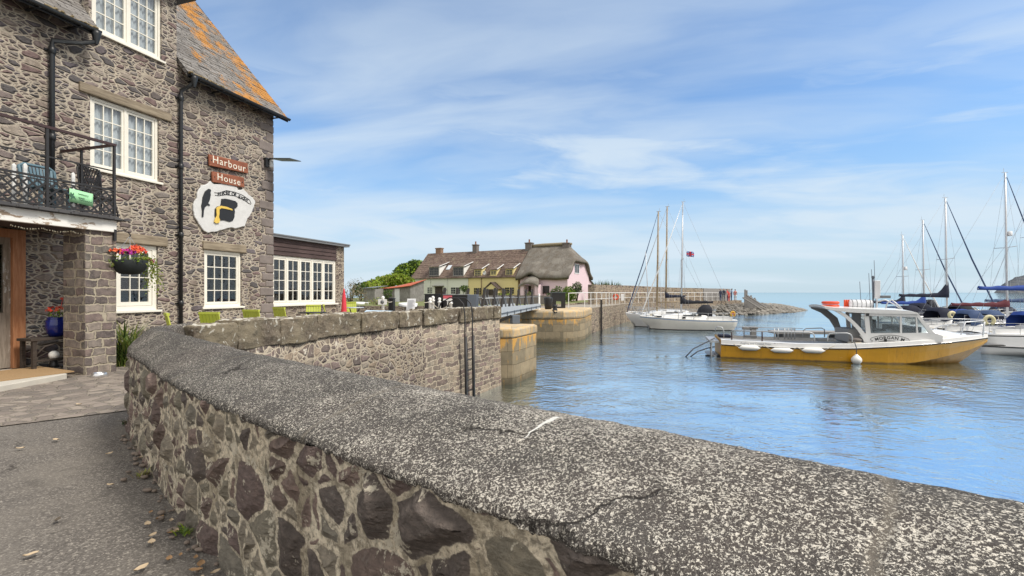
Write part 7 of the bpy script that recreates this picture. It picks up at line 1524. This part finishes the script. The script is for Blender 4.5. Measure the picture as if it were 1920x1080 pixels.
# the marina on the right
def mar(label, px_m, top, Z, L, mu, ang, **k):
    mx, my = at(px_m, Z), Z; d = Vector((math.cos(ang), math.sin(ang))); st = Vector((mx, my))-d*L*mu; bw = st+d*L
    return yacht(label, tuple(st), tuple(bw), zat(top, Z)-WZ, mu, name='yacht', group='yachts in the marina', **k)
mar('white yacht with the tall mast and long navy sail cover behind the wheelhouse', 1776, 371, 37.0, 9.4, .60, -.10, cover='navy', hood='navy', cover_z=2.7, boom_len=.36, jib='slate_blue', fb=1.0, peak=.9)
mar('white yacht with second mast from the left, blue cover low behind the charter boat', 1733, 413, 40.5, 8.4, .58, -.08, cover='blue', hood='slate_blue', cover_z=2.2, boom_len=.40, jib='slate_blue')
mar('white yacht with the leftmost and shortest mast of the marina', 1694.5, 441, 44.5, 7.8, .56, -.05, cover='navy', hood=False, radar=True, jib='gel', cover_z=2.2)
mar('white yacht with maroon sail cover and blue sprayhood at the right', 1889, 324, 33.0, 9.6, .62, -.12, cover='maroon', hood='blue', radar=True, cover_z=2.25, boom_len=.36, jib='slate_blue', peak=.2)
mar('white yacht with dark cover partly hidden behind the maroon covered one', 1936, 300, 40.0, 9.5, .55, -.08, cover='slate_blue', hood='navy', cover_z=2.4, boom_len=.38, jib='gel')
ny, nL, nB = yacht('nearest white yacht at the right edge with bright blue sail cover and black boot stripe', (24.75, 26.35), (34.2, 25.2), 12.4, .50, 1.35, 'gel', 'rubber', cover='blue', hood='blue', cover_z=3.15, boom_len=.46, fb=1.0, jib='slate_blue', peak=.3, group='yachts in the marina', beam=.16)
# dodger with the boat's name along the near guard rail, and clutter on deck
t = thing('dodger', 'dark blue canvas dodger lettered along a yacht guard rail behind the bow rail', 'dodger', (at(1846, 28.0), 28.0, 0), -.12)
zb_, zt_ = zat(609, 28), zat(592.5, 28); w2_ = 33*28/F; MB().box((-w2_,-.01,zb_),(w2_,.01,zt_)).build('cloth', M['navy'], t)
mb = MB(); [mb.bar((x,.02,zb_-.35),(x,.02,zt_+.05),.03) for x in (-w2_, 0, w2_)]; mb.bar((-w2_,.02,zt_+.03),(w2_,.02,zt_+.03),.03); mb.build('stanchion', M['galv'], t)
text_mb('BRIE', .30, M['flag_white'], 'lettering', t, wallM(-.48, zb_+.20, -.014), .002, bold=.008); text_mb('ON', .27, M['flag_white'], 'lettering', t, wallM(.80, zb_+.22, -.014), .002, bold=.006)
t = thing('lifebuoy', 'cream ring lifebuoy on a yacht rail behind the windscreen', 'lifebuoy', (at(1785, 30), 30, zat(590.5, 30))); MB().torus((0,0,0), .17, .085, 'y', 18, 8).build('ring', M['buoy_cream'], t)
dinghy('white tender dinghy tied alongside at the right edge of the harbour', at(1908, 24.6), 24.6, WZ+.42, -.3, 3.0, M['gel'], .0, up=False)
mar('cream yacht mostly hidden behind the charter boat\'s foredeck', 1990, 330, 31.0, 9.0, .78, -.1, cover=None, boom=False, hood='slate_blue', jib='gel')
def hullonly(label, px0, px1, Z, ang, hood, stripe='blue_stripe', fb=.95, hh=1.4, hull='gel'):
    L = (px1-px0)*Z/F; d = Vector((math.cos(ang), math.sin(ang))); st = Vector((at(px0, Z), Z)); bw = st+d*L
    return yacht(label, tuple(st), tuple(bw), 0, .5, hh, hull, stripe, boom=False, hood=hood, fb=fb, group='yachts in the marina', beam=.17)
hullonly('white half decker with navy hood just behind the charter boat\'s windscreen', 1690, 1905, 31.5, -.06, 'navy', None, 1.0)
hullonly('white half decker with faded blue hood behind the bow rail', 1745, 1960, 28.6, -.08, 'slate_blue', 'rubber', .95)
hullonly('cream motor launch with black hood far back between the marina masts', 1700, 1830, 47.0, -.05, 'black_canvas', None, 1.15, 1.6, 'gel_cream')
hullonly('white cruiser with black hood between the two middle marina masts', 1735, 1935, 35.0, -.07, 'black_canvas', 'blue_stripe', 1.15)
hullonly('cream cruiser with navy hood low behind the wheelhouse roof', 1665, 1850, 38.5, -.04, 'navy', None, 1.25, 1.2, 'gel_cream')
for lab, px_, py_, Z, mt in (('small blue ball fender hanging on a yacht beside the dodger', 1868, 617, 27.6, 'slate_blue'), ('white ball fender hanging from the nearest yacht\'s quarter', 1856, 640, 26.0, 'fender')):
    t = thing('fender', lab, 'fender', (at(px_, Z), Z-.25, zat(py_, Z))); MB().lathe([(.001,-.22),(.11,-.19),(.19,-.07),(.2,.0),(.18,.08),(.11,.17),(.05,.22),(.001,.26)], (0,0,0), 14).build('body', M[mt], t); MB().tube([(0,0,.24),(0,.15,.7)], .012, 5).build('rope', M['rope'], t)
# pontoon the marina yachts lie against
t = thing('pontoon', 'low grey floating pontoon between the marina yachts', 'pontoon', (24.5, 34.2, WZ), -.1); MB().box((-6,-.7,.25),(16,.7,.42)).build('deck', M['post_grey'], t)
for k in range(6): MB().box((-5.5+3.6*k,-.6,-.3),(-3.7+3.6*k,.6,.248)).build('float', M['lead'], t)
# ---------------------------------------------------------------- fallen leaves and weeds along the foot of the foreground wall
NC, NU_ = crs(NEAR, .05); ND = np.gradient(NC, axis=0); ND /= np.linalg.norm(ND, axis=1)[:, None]
def foot(u, off):
    i = min(len(NU_)-1, int(u/NU_[-1]*(len(NU_)-1))); p = NC[i]+np.array([-ND[i][1], ND[i][0]])*off; return p
def fleaf(p, s, mat, label, lift=.012):
    t = bpy.data.objects
    mb = MB(); a = rnd.uniform(0, 6.28); n = 6; rows = []
    for k in range(n+1):
        u = k/n; w_ = s*.28*math.sin(math.pi*min(1, u*.96+.03))**.8; zc = lift+s*.25*(u-.5)**2*rnd.uniform(.6,1.6); c = (s*(u-.5), zc)
        rows.append([(c[0],-w_,c[1]+s*.10*rnd.uniform(.4,1)),(c[0],0,c[1]-.002),(c[0],w_,c[1]+s*.10*rnd.uniform(.4,1))])
    mb.loft(rows, 0, True); o = mb.build('fallen_leaf', mat); o.location = (p[0], p[1], .002); o.rotation_euler = (0, 0, a)
    return tag(o, label, 'leaf', 'fallen leaves by the wall')
for i in range(46):
    u = rnd.choice([rnd.uniform(5.6, 6.4), rnd.uniform(6.0, 7.2), rnd.uniform(6.8, 9.0)]); p = foot(u, rnd.uniform(.06, .24)); fleaf(p, rnd.uniform(.035,.075), rnd.choice([M['fallen_leaf'], M['fallen_pale'], M['fallen_leaf']]), 'curled fallen leaf lying along the foot of the foreground wall')
for px_, py_, s_ in ((58,1044,.07),(265,1070,.08),(205,853,.07),(207,912,.06),(105,827,.08),(265,860,.06),(108,978,.06),(38,843,.07),(300,895,.05),(330,1000,.06),(148,760,.08),(400,1010,.07)):
    g_ = ground_at(px_, py_); fleaf((g_.x, g_.y), s_, M['fallen_pale'] if px_ not in (108,) else M['bark'], 'pale fallen leaf scattered on the asphalt' if px_ not in (108,) else 'small dark fallen leaf on the asphalt')
def weed(px_, py_, n, h, mats, label):
    g_ = ground_at(px_, py_); t = thing('weed', label, 'weed', (g_.x, g_.y, 0)); mb = MB()
    for i in range(n):
        a = rnd.uniform(0, 6.28); L = h*rnd.uniform(.5,1.2); d = Vector((math.cos(a),math.sin(a),0)); sd2 = Vector((-d.y,d.x,0)); b0 = Vector((rnd.gauss(0,.02),rnd.gauss(0,.02),0)); pv_ = None
        for k in range(4):
            q = k/3; c = b0+d*L*.7*q**1.4+Vector((0,0,L*(q*.8-.35*q*q))); w_ = .005*(1-q*q)+.0008
            if pv_: mb.face([pv_[0]-sd2*pv_[1], pv_[0]+sd2*pv_[1], c+sd2*w_, c-sd2*w_], i % len(mats))
            pv_ = (c, w_)
    mb.build('leaves', [M[m_] for m_ in mats], t)
weed(352, 1000, 34, .10, ['leaf_mid','leaf_lime'], 'green tuft of grass at the foot of the foreground wall'); weed(266, 893, 40, .09, ['leaf_yellow','leaf_dry'], 'yellowing tuft of grass at the foot of the wall'); weed(238, 795, 30, .12, ['leaf_dry','leaf_dark'], 'dry brown weed at the foot of the wall where the paving ends')
# loose stones along the base
mb = MB(); r2 = random.Random(21)
for i in range(120):
    u = r2.uniform(4.6, 11.5); p = foot(u, abs(r2.gauss(.0,.06))+.0); s = r2.uniform(.006,.026); mb.ell((p[0],p[1],s*.35), (s*r2.uniform(.8,1.9),s,s*.6), 6, 4)
tag(mb.build('loose_stones', simple('loose stones', (.20,.16,.13), .95, var=.5, scale=9, bump=.6)), kind='stuff')
# bird dropping on the coping
